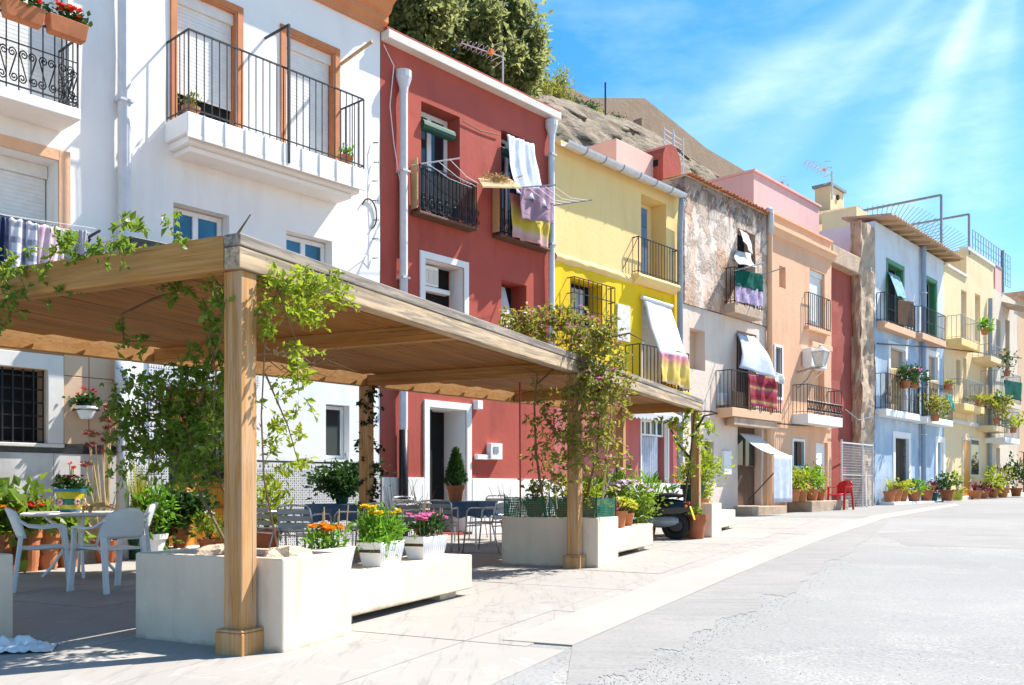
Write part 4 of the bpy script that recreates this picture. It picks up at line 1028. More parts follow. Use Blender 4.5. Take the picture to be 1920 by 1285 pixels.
sA=S(1443,.1); m=MB(); m.tube([(sA,-.12,Z(1443,405,.1)),(sA,-.10,Z(1443,425,.1)),(sA,-.10,gs(25.5))],.085,9); m.build('downspout',M['peachtrim'],H,smooth=True)
m=MB(); m.tube([(sA,-.13,Z(1443,440,.1)),(sA,-.13,Z(1443,402,.1)),(sA-.25,-.2,Z(1443,398,.1))],.10,9); m.build('rain_hopper',M['zinc'],H,smooth=True)
pa,pb=S(1413,-1.2),S(1536,-1.2); zp_=Z(1413,322,-1.2)
m=MB(); m.box(pa,pb,1.2,5.2,z5+.4,zp_); r_=m.build('roof_room',M['pinkroom'],H,bevel=.01)
m=MB(); m.box(pa-.05,pb+.05,1.13,5.25,zp_+.002,zp_+.07); m.build('roof_coping',M['pinkroom'],r_)
# ------------------------------------------------------------------ 6: gap with red party wall, ruined stub
H=house('party_wall','oxide red bare party wall set back in the gap beside the peach house','wall',30.2)
zg_=Z(1585,478)
wall_mb(30.2,33.4,gs(31)-.3,zg_,[],y=.32,amp=.03,rough=.03).build('wall',M['brownred'],H)
m=MB(); m.box(30.2,33.0,-.02,.45,zg_-.45,zg_+.15); m.build('lintel_beam',M['stone'],H,bevel=.03)
H=house('ruined_wall_stub','ragged bare rubble wall stub rising beside the blue house','wall',32.3)
m=MB(); s0,s1=S(1613),34.03; zz=Z(1625,420)
def stub(u,v):
    a=2*math.pi*u; rr=mnoise.fractal(Vector((math.cos(a)*1.5,math.sin(a)*1.5,v*11)),.8,2.0,4)*.20
    sm,hw=(s0+s1)/2,(s1-s0)/2; x=max(-1,min(1,1.5*math.cos(a))); yq=max(-1,min(1,1.5*math.sin(a)))
    return (sm+x*(hw-.05)+rr*.8,.18+yq*.2+rr*.6,gs(33)-.3+v*(zz-gs(33)+.3))
m.grid(stub,36,60); m.add([stub(i/36,1) for i in range(36)],[tuple(range(36))]); m.build('wall',M['stone'],H)
# ------------------------------------------------------------------ 7: blue house
H=house('blue_house','house with white upper storeys and faded blue lower storeys under a rafter eave','house',34.04)
g7=gs(38); z7=Z(1720,452)-.2; zsplit=Z(1700,618)
def op(xl,xr,yt,yb): xm=(xl+xr)/2; return (S(xl),S(xr),Z(xm,yb),Z(xm,yt))
b1=op(1664,1692,500,608); b2=op(1734,1754,528,632); b3=op(1669,1697,655,772); b4=op(1740,1757,668,775); b5=op(1678,1703,822,930); b6=op(1757,1768,830,935)
wall_mb(34.04,42.05,zsplit,z7,[b1+(.3,),b2+(.3,)],amp=.03).build('upper_wall',M['white2'],H)
wall_mb(34.04,42.05,g7-.3,zsplit-.002,[b3+(.3,),b4+(.3,),b5+(.25,),b6+(.25,)],y=.005,amp=.03).build('lower_wall',M['blue'],H)
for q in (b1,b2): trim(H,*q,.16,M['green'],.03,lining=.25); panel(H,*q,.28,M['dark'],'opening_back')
for q in (b3,b4): trim(H,*q,.22,M['trim'],.03,lining=.1); panel(H,*q,.2,M['buff'],'shutter')
for q in (b5,b6): trim(H,*q,.24,M['trim'],.03,lining=.1); panel(H,*q,.2,M['darkwood'] if q is b5 else M['trim'],'door')
m=MB(); s=b5[0]+.08
while s<b5[1]: m.bar((s,.08,b5[2]),(s,.08,b5[3]),.018); s+=.16
z=b5[2]
while z<b5[3]: m.bar((b5[0],.09,z),(b5[1],.09,z),.018); z+=.22
m.build('door_grille',M['iron'],H)
for (xl,xr,yt,yb,d,sm_) in ((1662,1714,560,612,.3,'peachtrim'),(1733,1771,583,632,.35,'peachtrim'),(1665,1722,707,772,.4,'trim'),(1741,1784,722,785,.5,'trim')):
    zb=Z((xl+xr)/2,yb,d); balcony(H,S(xl-3,d),S(xr+3,d),d,zb-.25,zb,Z((xl+xr)/2,yt,d),M[sm_],sp=.17,r=.016,mid=zb+.5)
m=MB(); m.box(34.1,S(1738,.3),-.3,0,Z(1695,786,.3),Z(1695,774,.3)); m.build('ledge',M['trim'],H,bevel=.02)
m=MB(); m.prism([(-.62,z7+.08),(-.62,z7+.16),(1.2,z7+.36),(1.2,z7+.28)],0,34.0,42.4); m.build('roof_deck',M['stone'],H)
rf=MB(); rf.prism([(-.58,z7-.03),(-.58,z7+.075),(.3,z7+.17),(.3,z7+.02)],0,-.06,.06); ft=None
for k in range(9):
    if ft is None: ft=rf.build('rafter',M['rawwood'],H,off=(0,0,OFF[H.name][2])); o=ft
    else: o=ft.copy(); COL.objects.link(o); o.parent=H
    o.location=(.7+k*.95,0,0)
tm2=MB(); tm2.prism([(.13*math.cos(t),.09*math.sin(t)) for t in np.linspace(0,math.pi,7)]+[(.11*math.cos(t),.07*math.sin(t)) for t in np.linspace(math.pi,0,7)],1,-.72,.3); ft=None; k=0
while 34.1+k*.28<42.5:
    if ft is None: ft=tm2.build('roof_tile',M['buff'],H,off=(0,0,0)); o=ft
    else: o=ft.copy(); COL.objects.link(o); o.parent=H
    o.location=(.1+k*.28,0,z7+.13-OFF[H.name][2]); o.rotation_euler=(.15,random.uniform(-.05,.05),random.uniform(-.04,.04)); k+=1
sA=S(1731,.12); pipe(H,sA,gs(39),z7,.10,M['pipeblue'],.14)
m=MB(); m.box(S(1648),S(1760),-.55,.0,g7-.3,g7+.06); m.build('plinth_step',M['white'],H,bevel=.02)
# ------------------------------------------------------------------ 8..11: cream houses further along
H=house('cream_house','cream house with orange door and yellow undersided balconies','house',42.06)
sA,sM,sE=42.06,S(1812),S(1863); za,zb_=Z(1790,509),Z(1830,480)
e1=op(1802,1812,545,635); e2=op(1828,1838,552,640); e3=op(1793,1801,675,722); e4=op(1806,1816,673,765); e5=op(1805,1818,826,930); e6=op(1819,1834,826,890); e7=op(1852,1858,590,680)
wall_mb(sA,sM,gs(45)-.3,za,[e1,e3,e4]).build('wall',M['cream'],H)
wall_mb(sM+.005,sE,gs(45)-.3,zb_,[e2,e7]).build('wall',M['cream'],H)
wallq=[e5,e6]
for q,mt in ((e1,'c_paleblue'),(e2,'shutter'),(e3,'greyshutter'),(e4,'c_paleblue'),(e7,'greyshutter')): panel(H,*q,.2,M[mt],'shutter')
trim(H,*e5,.12,M['surround'],.04); panel(H,*e5,-.03,M['door_orange'],'door',.03); trim(H,*e6,.12,M['surround'],.04,bottom=True); panel(H,*e6,-.03,M['glassdark'],'pane',.02)
for (xl,xr,yt,yb,d) in ((1803,1838,598,640,.6),(1808,1846,715,760,.6)):
    zb=Z((xl+xr)/2,yb,d); balcony(H,S(xl,d),S(xr,d),d,zb-.3,zb,Z((xl+xr)/2,yt,d),M['yellowup'],M['steel'],sp=.22,r=.014)
m=MB(); m.box(sA,sE,-.1,0,Z(1815,799),Z(1815,792)); m.build('moulding',M['surround'],H)
pipe(H,S(1856,.12),gs(48),Z(1856,560,.12),.10,M['pipeblue'],.14)
m=MB(); m.box(sA,sM,-.08,.3,za,za+.12); m.box(sM,sE,-.08,.3,zb_+.002,zb_+.14); m.build('parapet_coping',M['surround'],H)
H=house('grey_cream_house','grey cream house hung with plant filled balconies','house',sE+.01)
sF=S(1908); zc_=Z(1875,548)
wall_mb(sE+.01,sF,gs(51)-.3,zc_,[op(1868,1876,600,690),op(1885,1893,600,700),op(1886,1893,870,935),op(1868,1875,840,930)]).build('wall',M['cream2'],H)
for q,mt in ((op(1868,1876,600,690),'greyshutter'),(op(1885,1893,600,700),'dark'),(op(1886,1893,870,935),'dark'),(op(1868,1875,840,930),'greyshutter')): panel(H,*q,.2,M[mt],'shutter')
for (xl,xr,yt,yb,d,sm_) in ((1858,1885,650,672,.8,'cream'),(1878,1915,700,755,.9,'cream2'),(1862,1890,768,800,.7,'cream'),(1885,1912,770,822,.9,'trim')):
    zb=Z((xl+xr)/2,yb,d); balcony(H,S(xl,d),S(xr,d),d,zb-.25,zb,Z((xl+xr)/2,yt,d),M[sm_],M['steel'],sp=.25,r=.016)
m=MB(); m.box(S(1866),S(1880),.0,3,zc_,zc_+1.3); m.build('roof_room',M['pinkroom'],H)
m=MB(); m.prism([(-1.1,zc_-1.0),(-1.1,zc_-.85),(.3,zc_-.3),(.3,zc_-.5)],0,S(1878),S(1893)); m.build('eave',M['stone'],H)
H=house('buff_end_house','plain buff house closing the view at the end of the street','house',sF+.02)
wall_mb(sF+.02,sF+12,gs(56)-.3,Z(1912,558),[]).build('wall',M['buff'],H)
m=MB(); m.box(sF+.02,sF+12,-.3,6,Z(1912,558),Z(1912,558)+.25); m.build('roof_edge',M['stone'],H)
panel(H,sF+1.2,sF+2.4,gs(56),gs(56)+2.3,-.03,M['dark'],'door',.03)
# ------------------------------------------------------------------ house behind, chimneys, roof fences, antennas
yb_=3.5; sL,sR=S(1537,-yb_),S(1600,-yb_)
zl=Z(1537,400,-yb_); H=fthing('rooftop_cottage','cream gabled rooftop house with chimney behind the gap','house',sL,-yb_,zl-5)
m=MB(); zr1=Z(1592,384,-yb_); m.prism([(sL-1,zl-5),(sR+.3,zl-5),(sR+.3,zr1),(sL-1,zl-.35)],1,yb_,yb_+5); m.build('wall',M['cream'],H)
m=MB(); m.prism([(sL-1.2,zl-.42),(sR+.35,zr1+.01),(sR+.35,zr1+.14),(sL-1.2,zl-.28)],1,yb_-.15,yb_+5); rr=m.build('roof',M['stone'],H)
m=MB(); a,c=S(1557,-yb_-.4),S(1582,-yb_-.4); zt_=Z(1570,356,-yb_-.4); m.box(a,c,yb_+.4,yb_+1.1,zl-.3,zt_); ch=m.build('chimney',M['cream'],H)
m=MB(); m.box(a-.1,c+.1,yb_+.3,yb_+1.2,zt_+.01,zt_+.12); m.build('chimney_cap',M['steel'],ch)
m=MB(); m.tube([((a+c)/2,yb_+.33,zt_-.35),((a+c)/2,yb_+.41,zt_-.35)],.12,8); m.build('chimney_vent',M['dark'],ch)
m=MB(); a,c=S(1606,-1.6),S(1665,-1.6); zt_=Z(1640,398,-1.6)
m.prism([(a,z7-.2),(c+2,z7-.2),(c+2,Z(1680,428,-1.6)),(c,Z(1664,424,-1.6)),(a,Z(1608,388,-1.6))],1,1.6,3); m.build('roof_parapet',M['cream'],bpy.data.objects['blue_house'])
m=MB(); a,c=S(1680,-.9),S(1765,-.9); m.prism([(a,z7),(c,z7),(c,Z(1765,462,-.9)),(a,Z(1682,416,-.9))],1,.9,2.2); m.build('roof_parapet',M['cream'],bpy.data.objects['blue_house'])
def spikes(label,px,pt,pb,pl,pr):
    # steel party-wall guard: a square bar frame out to the front post, spikes fanned over it
    s=S(px); z1=Z(px,pt); z0=Z(px,pb); t=fthing('spiked_roof_guard',label,'roof guard',s,0,z0)
    m=MB(); m.bar((s,0,z0),(s,0,z1),.09,up=(0,1,0)); m.bar((s,0,z1),(s,5.5,z1),.09); m.build('frame',M['steel'],t)
    m=MB(); cy=2.9; cz=z1-1.75
    for a in np.linspace(-.12,math.pi*.86,36):
        m.tube([(s,cy-math.cos(a)*3.0*.62,cz+math.sin(a)*1.9*.50),(s,cy-math.cos(a)*3.0,cz+math.sin(a)*1.9)],[.02,.012],4,False)
    m.build('spike',M['steel'],t,kind='stuff')
spikes('big fan of blue grey steel spikes above the blue house eave',1765,366,470,0,0)
spikes('smaller fan of steel spikes above the cream house parapet',1817,402,478,0,0)
t=fthing('mesh_roof_fence','steel mesh fence panel standing on the far cream rooftop','fence',S(1825),0,Z(1860,520))
sa,sb,z0,z1=S(1826),S(1896),Z(1876,528),Z(1876,467)
m=MB(); m.bar((S(1880),0,z0-.5),(S(1880),0,z1),.14); m.bar((sa,0,z0+.8*(z1-z0)*.5),(S(1880),0,z0+.8*(z1-z0)*.5),.06); m.build('post',M['steel'],t)
m=MB()
for s in np.linspace(sa,sb,16): m.bar((s,.05,z0),(s,.05,z1),.03)
for z in np.linspace(z0,z1,6): m.bar((sa,.05,z),(sb,.05,z),.025)
m.build('mesh_panel',M['steel'],t)
def yagi(label,px,py0,py1,d,k=1.0,side=-1,name='antenna'):
    s,z0,z1=S(px,d),Z(px,py0,d),Z(px,py1,d); t=fthing(name,label,'antenna',s,d,z0-.4)
    m=MB(); m.tube([(s,-d,z0-.5),(s,-d,z1)],.025*k,6); m.build('mast',M['zinc'],t)
    m=MB(); L=1.1*k; m.bar((s,-d,z1-.1),(s+side*L,-d+.3,z1-.05),.02*k)
    for i in range(7):
        f=.25+.75*i/6; c=Vector((s+side*L*f,-d+.3*f,z1-.1+.05*f)); e=.18*k*(1.2-.5*f)
        m.bar(c+Vector((0,-e,.3*e)),c+Vector((0,e,-.3*e)),.008*k); m.bar(c+Vector((0,-.3*e,e*.6)),c+Vector((0,.3*e,-e*.6)),.008*k)
    for q in (-.22,-.08,.08,.22): m.bar((s-.05*side,-d-.05+abs(q)*.6,z1+q*k*1.1+.05),(s-.05*side-.22*side*abs(q),-d+.4,z1+q*k*1.3+.05),.012*k)
    m.build('array',M['zinc'],t)
    m=MB(); m.box(s+side*.36*k-.035,s+side*.36*k+.035,-d+.02,-d+.12,z1-.11,z1-.03); m.build('dipole_box',M['orangelens'],t); return t
yagi('pale roof antenna with orange dipole box above the red house',943,158,98,-.6,.85)
yagi('dark roof antenna beside the cream rooftop chimney',1560,352,322,-3.0,1.7)
yagi('small tilted antenna at the edge of the pink roof room',1478,356,344,-2.6,1.0)
s,z0,z1=S(1262,-2.5),Z(1262,300,-2.5),Z(1262,262,-2.5); t=fthing('grid_antenna','pale grid antenna on a mast behind the arched chimney','antenna',s,-2.5,z0-.8)
m=MB(); m.tube([(s,2.5,z0-1.2),(s,2.5,z1+.3)],.03,6); m.build('mast',M['zinc'],t); m=MB()
for zz_ in np.linspace(z1-.9,z1+.15,8): m.bar((s-.55,2.45,zz_),(s+.55,2.55,zz_),.02)
for q in (-.55,0,.55): m.bar((s+q,2.47,z1-.95),(s+q,2.47,z1+.2),.025)
m.build('array',M['zinc'],t)
# ------------------------------------------------------------------ pergola
def bback(a): return 4.80-.278*a
pg=pthing('pergola','long timber pergola on square posts beside the house fronts','pergola',0,0,0)
ZB,ZT=2.64,2.865
def solidify(o,t):
    m=o.modifiers.new('thickness','SOLIDIFY'); m.thickness=t; m.offset=0; return o
for a in (0,6,12):
    for b in (0,bback(a)-.02):
        p=PG(a,b); m=MB(); m.box(a-.075,a+.075,b-.075,b+.075,p.z+.02,ZB-.002)
        po=m.build('post',M['woodP'],pg,bevel=.008)
        m=MB(); w=.115; m.box(a-w,a+w,b-w,b+w,p.z-.03,p.z+.15); m.prism([(a-w,b-w),(a+w,b-w),(a+w,b+w),(a-w,b+w)],2,p.z+.151,p.z+.17)
        m.build('plinth',M['woodP'],po,bevel=.012)
def bm(a0,b0,a1,b1,w,z0,z1): # beam with vertical sides
    m=MB(); d=Vector((a1-a0,b1-b0,0)).normalized(); n=Vector((-d.y,d.x,0))*(w/2)
    q=[(a0-n.x,b0-n.y),(a1-n.x,b1-n.y),(a1+n.x,b1+n.y),(a0+n.x,b0+n.y)]
    m.prism(q,2,z0,z1); return m
bm(-.12,-.035,12.12,-.035,.13,ZB,2.782).build('front_fascia',M['woodW'],pg,bevel=.006)
bm(-.124,-.038,12.124,-.038,.14,2.784,ZT).build('top_board',M['woodT'],pg,bevel=.008)
bm(-.055,.036,-.055,bback(0)+.1,.13,ZB,ZT).build('end_fascia',M['woodB'],pg,bevel=.006)
bm(12.055,.035,12.055,bback(12)+.02,.13,ZB,ZT).build('end_fascia',M['woodB'],pg,bevel=.006)
bm(.015,bback(.0),11.985,bback(12),.11,ZB,ZT).build('back_beam',M['woodA'],pg,bevel=.006)
for a in (3,6,9): bm(a,.035,a,bback(a)-.065,.10,ZB+.003,ZB+.155).build('cross_beam',M['woodB'],pg,bevel=.005)
BW=.142; b=.10
while b<bback(0)-.1:
    ae=min(11.97,(bback(0)-b-BW-.085)/.278)
    k=0; a=.02
    while a<ae-.05:
        e=min(ae,a+(4.0 if k or (int(b/BW)%2) else 2.1)); m=MB(); dz=random.uniform(-.003,.003)
        m.box(a+.003,e-.003,b+.004,b+BW-.004,2.795+dz,2.822+dz); m.build('roof_board',M['board'],pg); a=e; k+=1
    b+=BW
# ------------------------------------------------------------------ concrete planters and benches (one kit per post)
def planter(a,b0,b1,label,dy=.78):
    p=PG(a+.45,(b0+b1)/2); t=pthing('concrete_planter',label,'planter',a,b0,p.z,'cast concrete planters at the pergola posts')
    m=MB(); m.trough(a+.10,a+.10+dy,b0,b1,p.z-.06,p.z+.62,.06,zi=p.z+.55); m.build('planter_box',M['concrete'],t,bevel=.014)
    m=MB(); q=p.z+.56
    m.grid(lambda u,v:(a+.165+u*(dy-.13),b0+.065+v*(b1-b0-.13),q+.025*mnoise.noise(Vector((u*7,v*9,a)))),14,18); m.build('soil',M['soil'],t,smooth=True); return t
def bench(a,label):
    p=PG(a+2,.25); t=pthing('concrete_bench',label,'bench',a+2,.25,p.z,'cast concrete benches beside the planters')
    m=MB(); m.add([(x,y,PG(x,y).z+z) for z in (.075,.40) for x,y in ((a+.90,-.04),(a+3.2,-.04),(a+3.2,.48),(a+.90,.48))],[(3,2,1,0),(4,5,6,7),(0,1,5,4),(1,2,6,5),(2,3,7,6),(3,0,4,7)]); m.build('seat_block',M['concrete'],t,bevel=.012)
    for x in (a+1.05,a+2.75):
        m=MB(); z=PG(x+.15,.25).z; m.box(x,x+.3,.06,.42,z-.03,z+.074); m.build('foot_block',M['concrete'],t)
    return t
planter(0,-.27,1.07,'nearest big square concrete planter holding a rock and climbing bush')
planter(6,-.27,1.07,'concrete planter ringed with green garden netting')
planter(12,-.27,.62,'tall concrete planter with a dark green potted bush on it')
planter(-1.2,1.80,3.1,'white concrete planter cut off at the left edge of the view')
bench(0,'low concrete bench carrying three white flower boxes'); bench(6,'low concrete bench carrying rosette succulents in terracotta pots'); bench(12,'far low concrete bench with one terracotta pot')
def btop(a,b): p=PG(a,b); p.z+=.40; return p
# ------------------------------------------------------------------ plant kit
def rosette(m,c,r,n=26,tilt=(0,0,1)):
    c=np.array(c); up=Vector(tilt).normalized(); x=up.orthogonal().normalized(); y=up.cross(x)
    for i in range(n):
        f=(i+.5)/n; a=i*2.4; el=.15+1.1*(1-f); L=r*(.45+.6*f)
        d=(x*math.cos(a)+y*math.sin(a))*math.cos(el)+up*math.sin(el); sd=d.cross(up); sd=sd.normalized() if sd.length>1e-3 else x
        nr=sd.cross(d); p=Vector(c); w=r*.26
        m.add([p,p+d*L*.6+sd*w,p+d*L+nr*L*.08,p+d*L*.6-sd*w],[(0,1,2),(0,2,3)])
def blades(m,c,n,h,spread,w=.012):
    for _ in range(n):
        a=random.uniform(0,6.28); l=h*random.uniform(.6,1.1); s_=random.uniform(.1,1)*spread; d=Vector((math.cos(a),math.sin(a),0)); sd=Vector((-d.y,d.x,0))*w
        p=Vector(c)+d*random.uniform(0,.03); q=p+d*s_*.4+Vector((0,0,l*.6)); e=p+d*s_+Vector((0,0,l*random.uniform(.75,1.0)))
        m.add([p-sd,p+sd,q+sd*.8,q-sd*.8,e],[(0,1,2,3),(3,2,4)])
def fl_mb(pts,r,n=9):
    m=MB()
    for p in pts:
        for i in range(n):
            a=i*2.4; el=random.uniform(.1,1.0); d=Vector((math.cos(a)*math.cos(el),math.sin(a)*math.cos(el),math.sin(el))); sd=d.cross(Vector((0,0,1))).normalized(); L=r*random.uniform(.75,1.1)
            p_=Vector(p); m.add([p_,p_+d*L*.6+sd*r*.33,p_+d*L,p_+d*L*.6-sd*r*.33],[(0,1,2),(0,2,3)])
    return m
def pot_mb(r,h,n=18):
    m=MB(); m.lathe([(r*.70,0),(r*.93,h*.78),(r*1.06,h*.79),(r*1.10,h),(r*.96,h),(r*.94,h*.86)],n); return m
def potted(label,loc,r,h,pm,fol='leaf',rx=.2,rz=.2,n=350,L=.06,flower=None,nf=0,fr=.03,kind='bush',group=None,cat='potted plant',name='potted_plant',lift=0.0,wd=.28):
    t=thing(name,label,cat,loc,random.uniform(0,6),group)
    p=pot_mb(r,h).build('pot',M[pm],t,off=(0,0,0),smooth=False)
    m=MB(); m.lathe([(r*.95,h*.86),(r*.5,h*.88),(.001,h*.89)],12,(0,0,0),False,False); m.build('soil',M['soil'],p,off=(0,0,0))
    m=MB()
    if kind=='bush':
        c=(0,0,h*.9+rz*.85)
        pts=cloud(c,(rx,rx,rz),n,14,.30); m.leaves(pts,L,wd,center=(0,0,h),out=.9,lift=lift)
        s=MB()
        for k in range(7):
            a=k*.9; s.tube([(0,0,h*.8),(math.cos(a)*rx*.3,math.sin(a)*rx*.3,h+rz*.6),(math.cos(a)*rx*.65,math.sin(a)*rx*.65,h+rz*1.2)],[.008,.006,.003],4)
        s.build('stem',M['vinestem'],t,off=(0,0,0))
    elif kind=='spiky': blades(m,(0,0,h*.85),n,rz*2,rx,.014)
    elif kind=='cone':
        k=RNG.uniform(0,1,n)**.7; a=RNG.uniform(0,6.283,n); rr=rx*(1-k)**.8*RNG.uniform(.75,1.0,n)*np.minimum(1,.55+k*4); pts=np.stack([rr*np.cos(a),rr*np.sin(a),h*.9+k*rz*2],1)
        m.leaves(pts,L,.10,center=(0,0,h),out=.7,lift=.9)
        s=MB(); s.lathe([(.02,h*.85),(rx*.62,h+rz*.25),(rx*.45,h+rz*.9),(rx*.12,h+rz*1.6),(.001,h+rz*1.85)],10,(0,0,0)); s.build('core',M['leafdark'],t,off=(0,0,0))
    elif kind=='rosette':
        st=MB(); hd=[(0,0,h+rz)]+[(rx*.75*math.cos(i*1.3),rx*.75*math.sin(i*1.3),h+rz*random.uniform(.35,1.1)) for i in range(n)]
        for q in hd: rosette(m,q,rx*.62,24,(q[0]*1.2,q[1]*1.2,.5)); st.tube([(0,0,h*.8),q],[.015,.010],5)
        st.build('stem',M['vinestem'],t,off=(0,0,0))
    m.build('foliage',M[fol],t,off=(0,0,0),kind='stuff')
    if flower:
        ps=[]
        for _ in range(nf):
            a=random.uniform(0,6.28); q=random.uniform(0,1)**.6; ps.append((math.cos(a)*rx*q*.95,math.sin(a)*rx*q*.95,h*.9+rz*(1.0+.85*math.sqrt(max(0,1-q*q*.8)))))
        fl_mb(ps,fr).build('flower',M[flower],t,off=(0,0,0),kind='stuff')
    return t
# white flower boxes on the first bench
fbx='white flower boxes on the near bench'
def flowerbox(label,a,b,rot,fol,flower,nf,fr,canes,L,rzf,nn):
    loc=btop(a,b); loc.z-=.003; t=thing('flower_box',label,'flower box',loc,TP+rot,fbx)
    m=MB(); m.trough(-.23,.23,-.115,.115,0,.21,.012,.05,.028,.175); bx=m.build('box',M['pvc'],t,off=(0,0,0),bevel=.005)
    m=MB(); m.box(-.215,.215,-.10,.10,.12,.176); m.build('soil',M['soil'],t,off=(0,0,0))
    m=MB(); 
    for k in range(11):
        x=-.2+k*.04
        for sy in (-1,1): m.bar((x*.86,sy*.090,.01),(x,sy*.1185,.18),.006,.008)
    m.build('rib',M['pvc'],bx,off=(0,0,0))
    m=MB(); pts=cloud((0,0,.20+rzf*.6),(.24,.13,rzf),nn,18,.3); m.leaves(pts,L,.24,center=(0,0,.1),out=1.0,lift=.3); m.build('foliage',M[fol],t,off=(0,0,0),kind='stuff')
    ps=[(random.uniform(-.22,.22) if nf>8 else random.choice((-.2,-.16,.15,.21)),random.uniform(-.1,.1),.20+rzf*random.uniform(1.35,1.75)) for _ in range(nf)]
    fl_mb(ps,fr,26).build('flower',M[flower],t,off=(0,0,0),kind='stuff')
    s=MB()
    for p in ps: s.tube([(p[0]*.8,p[1]*.8,.17),p],.004,4)
    s.build('flower_stem',M['leaf'],t,off=(0,0,0))
    for k in range(canes):
        s=MB(); x=-.05+.26*k/max(1,canes-1); y=random.uniform(-.09,.09); s.tube([(x,y,.1),(x+random.uniform(-.02,.07),y,.20+random.uniform(.24,.34))],.0055,5); s.build('cane',M['cane'],t,off=(0,0,0))
flowerbox('white flower box of orange blooms and bamboo canes next to the planter',1.22,.20,.05,'leaflush','f_orange',13,.052,6,.055,.10,200)
flowerbox('white flower box of bushy green leaves with a few yellow daisies',1.98,.20,.1,'leaflush','f_yellow',7,.055,0,.05,.17,1500)
flowerbox('white flower box of pink blooms with a fence of canes',2.72,.20,.0,'leafdark','f_pink',26,.050,9,.06,.11,260)
# rock in the first planter
def rock(label,a,b,r,mat):
    p=PG(a,b); m=MB(); m.ball((0,0,0),r,14,9,(1.5,.9,.55),.06)
    for i,v in enumerate(m.v):
        k=1+.35*mnoise.fractal(Vector(v)*9,.8,2,4); m.v[i]=(v[0]*k,v[1]*k,v[2]*k)
    solo('rock',m,mat,label,'rock',(p.x,p.y,p.z+.60),TP)
M['pale_rock']=plaster('pale_pitted_stone',(.62,.50,.34),(.35,.26,.17),.9,.6,1.0,9)
rock('pale pitted rock lying in the near planter right of the post',.45,-.05,.16,M['pale_rock'])
rock('brown rough rock lying in the near planter left of the post',.42,.55,.15,M['stone'])

# ------------------------------------------------------------------ climbers
def climber(name,label,cat,loc,stems,blobs,folmat,L,wd=.28,flower=None,nf=0,fr=.03,rstem=.014,stemmat='vinestem',lift=-.15):
    loc=Vector(loc); t=thing(name,label,cat,loc)
    m=MB()
    for st in stems: m.tube([Vector(p)-loc for p in st],[rstem*(1-.7*i/(len(st)-1)) for i in range(len(st))],6)
    m.build('stem',M[stemmat],t,off=(0,0,0))
    m=MB(); fp=[]
    for bl in blobs:
        c,r,n=Vector(bl[0])-loc,bl[1],bl[2]; cl=bl[3] if len(bl)>3 else 12
        tw=MB(); r=np.array(r); pts=[]
        for _ in range(max(4,n//15)):
            q=np.array(c)+r*RNG.uniform(-.75,.75,3); d=RNG.normal(size=3)*.8+(q-np.array(c))/r*.5; d[2]+=.25; d/=np.linalg.norm(d)
            ln=float(np.sort(r)[1])*random.uniform(.45,1.5)+.05; K=6; tp=[q.copy()]
            for j in range(K): q=q+d*ln/K; d=d+RNG.normal(size=3)*.22; d[2]-=.16*(1 if ln>.2 else .5); d/=np.linalg.norm(d); tp.append(q.copy())
            tw.tube(tp,[.0035-.0004*j for j in range(K+1)],3,False)
            for j in range(15): f=random.uniform(.1,1)*K; i=min(K-1,int(f)); pts.append(tp[i]+(tp[i+1]-tp[i])*(f-i)+RNG.normal(size=3)*.010)
        tw.build('twig',M[stemmat],t,off=(0,0,0),kind='stuff'); pts=np.array(pts)
        m.leaves(pts,L,wd,center=None,out=.5,lift=lift)
        if flower:
            k=max(1,int(nf*n/sum(q[2] for q in blobs))); fp+= [tuple(q) for q in pts[RNG.integers(0,len(pts),k)]]
    m.build('foliage',M[folmat],t,off=(0,0,0),kind='stuff')
    if fp: fl_mb(fp,fr,7).build('flower',M[flower],t,off=(0,0,0),kind='stuff')
    return t
def bl(px,py,Y,rx,ry,n,cl=12,rd=None): k=Y/FPX; return (at(px,py,Y),(rx*k,(rd if rd else (rx+ry)/2*.8)*k,ry*k),n,cl)
soil1=PG(.45,.45); soil1.z+=.56
stems=[[soil1,soil1+Vector((-.05,.05,.6)),at(360,800,6.9),at(395,690,6.8),at(425,600,6.45),at(440,500,6.25),at(430,455,6.2)],
       [soil1+Vector((.1,0,0)),at(395,850,6.85),at(405,700,6.7),at(380,560,6.7)],[soil1,at(340,860,7.0),at(300,760,7.0),at(260,740,7.0)],
       [at(425,470,6.1),at(445,440,6.1),at(470,402,6.1)],[at(430,490,6.12),at(405,465,6.2),at(330,470,6.9),at(200,495,7.4),at(60,510,7.9)],
       [at(360,540,7.4),at(290,560,7.4),at(228,590,7.2),at(232,640,7.2),at(300,640,7.2)]]
climber('jasmine_climber','leafy climbing shrub rising behind the nearest post and over its beam','climber',soil1,stems,
    [bl(335,790,7.0,80,85,1300,40),bl(385,730,6.9,45,70,850,16),bl(280,790,7.0,60,55,620,14),bl(300,845,7.1,65,45,520,12),bl(385,860,6.8,40,70,620,12),
     bl(395,620,6.8,28,70,230,9),bl(415,560,6.3,18,70,120,6),bl(350,535,7.0,60,18,160,8),
     (PW(-.16,.45,2.90),(.12,.16,.07),80,7),(PW(-.16,.9,2.88),(.12,.26,.09),160,9),(PW(-.16,1.35,2.86),(.12,.28,.10),230,10),(PW(-.17,1.9,2.80),(.12,.30,.14),330,12),(PW(-.17,2.2,2.62),(.10,.16,.24),220,9),(PW(-.16,2.55,2.84),(.12,.3,.16),320,12),(PW(-.0,1.0,3.0),(.1,.13,.09),90,7),(PW(-.17,1.62,2.72),(.08,.14,.16),60,7),
     bl(232,620,7.2,8,40,22,6),bl(260,640,7.2,30,8,20,6)],'leaf',.050,.27,'f_white',22,.028)
s2=PG(.35,-.05); s2.z+=.56
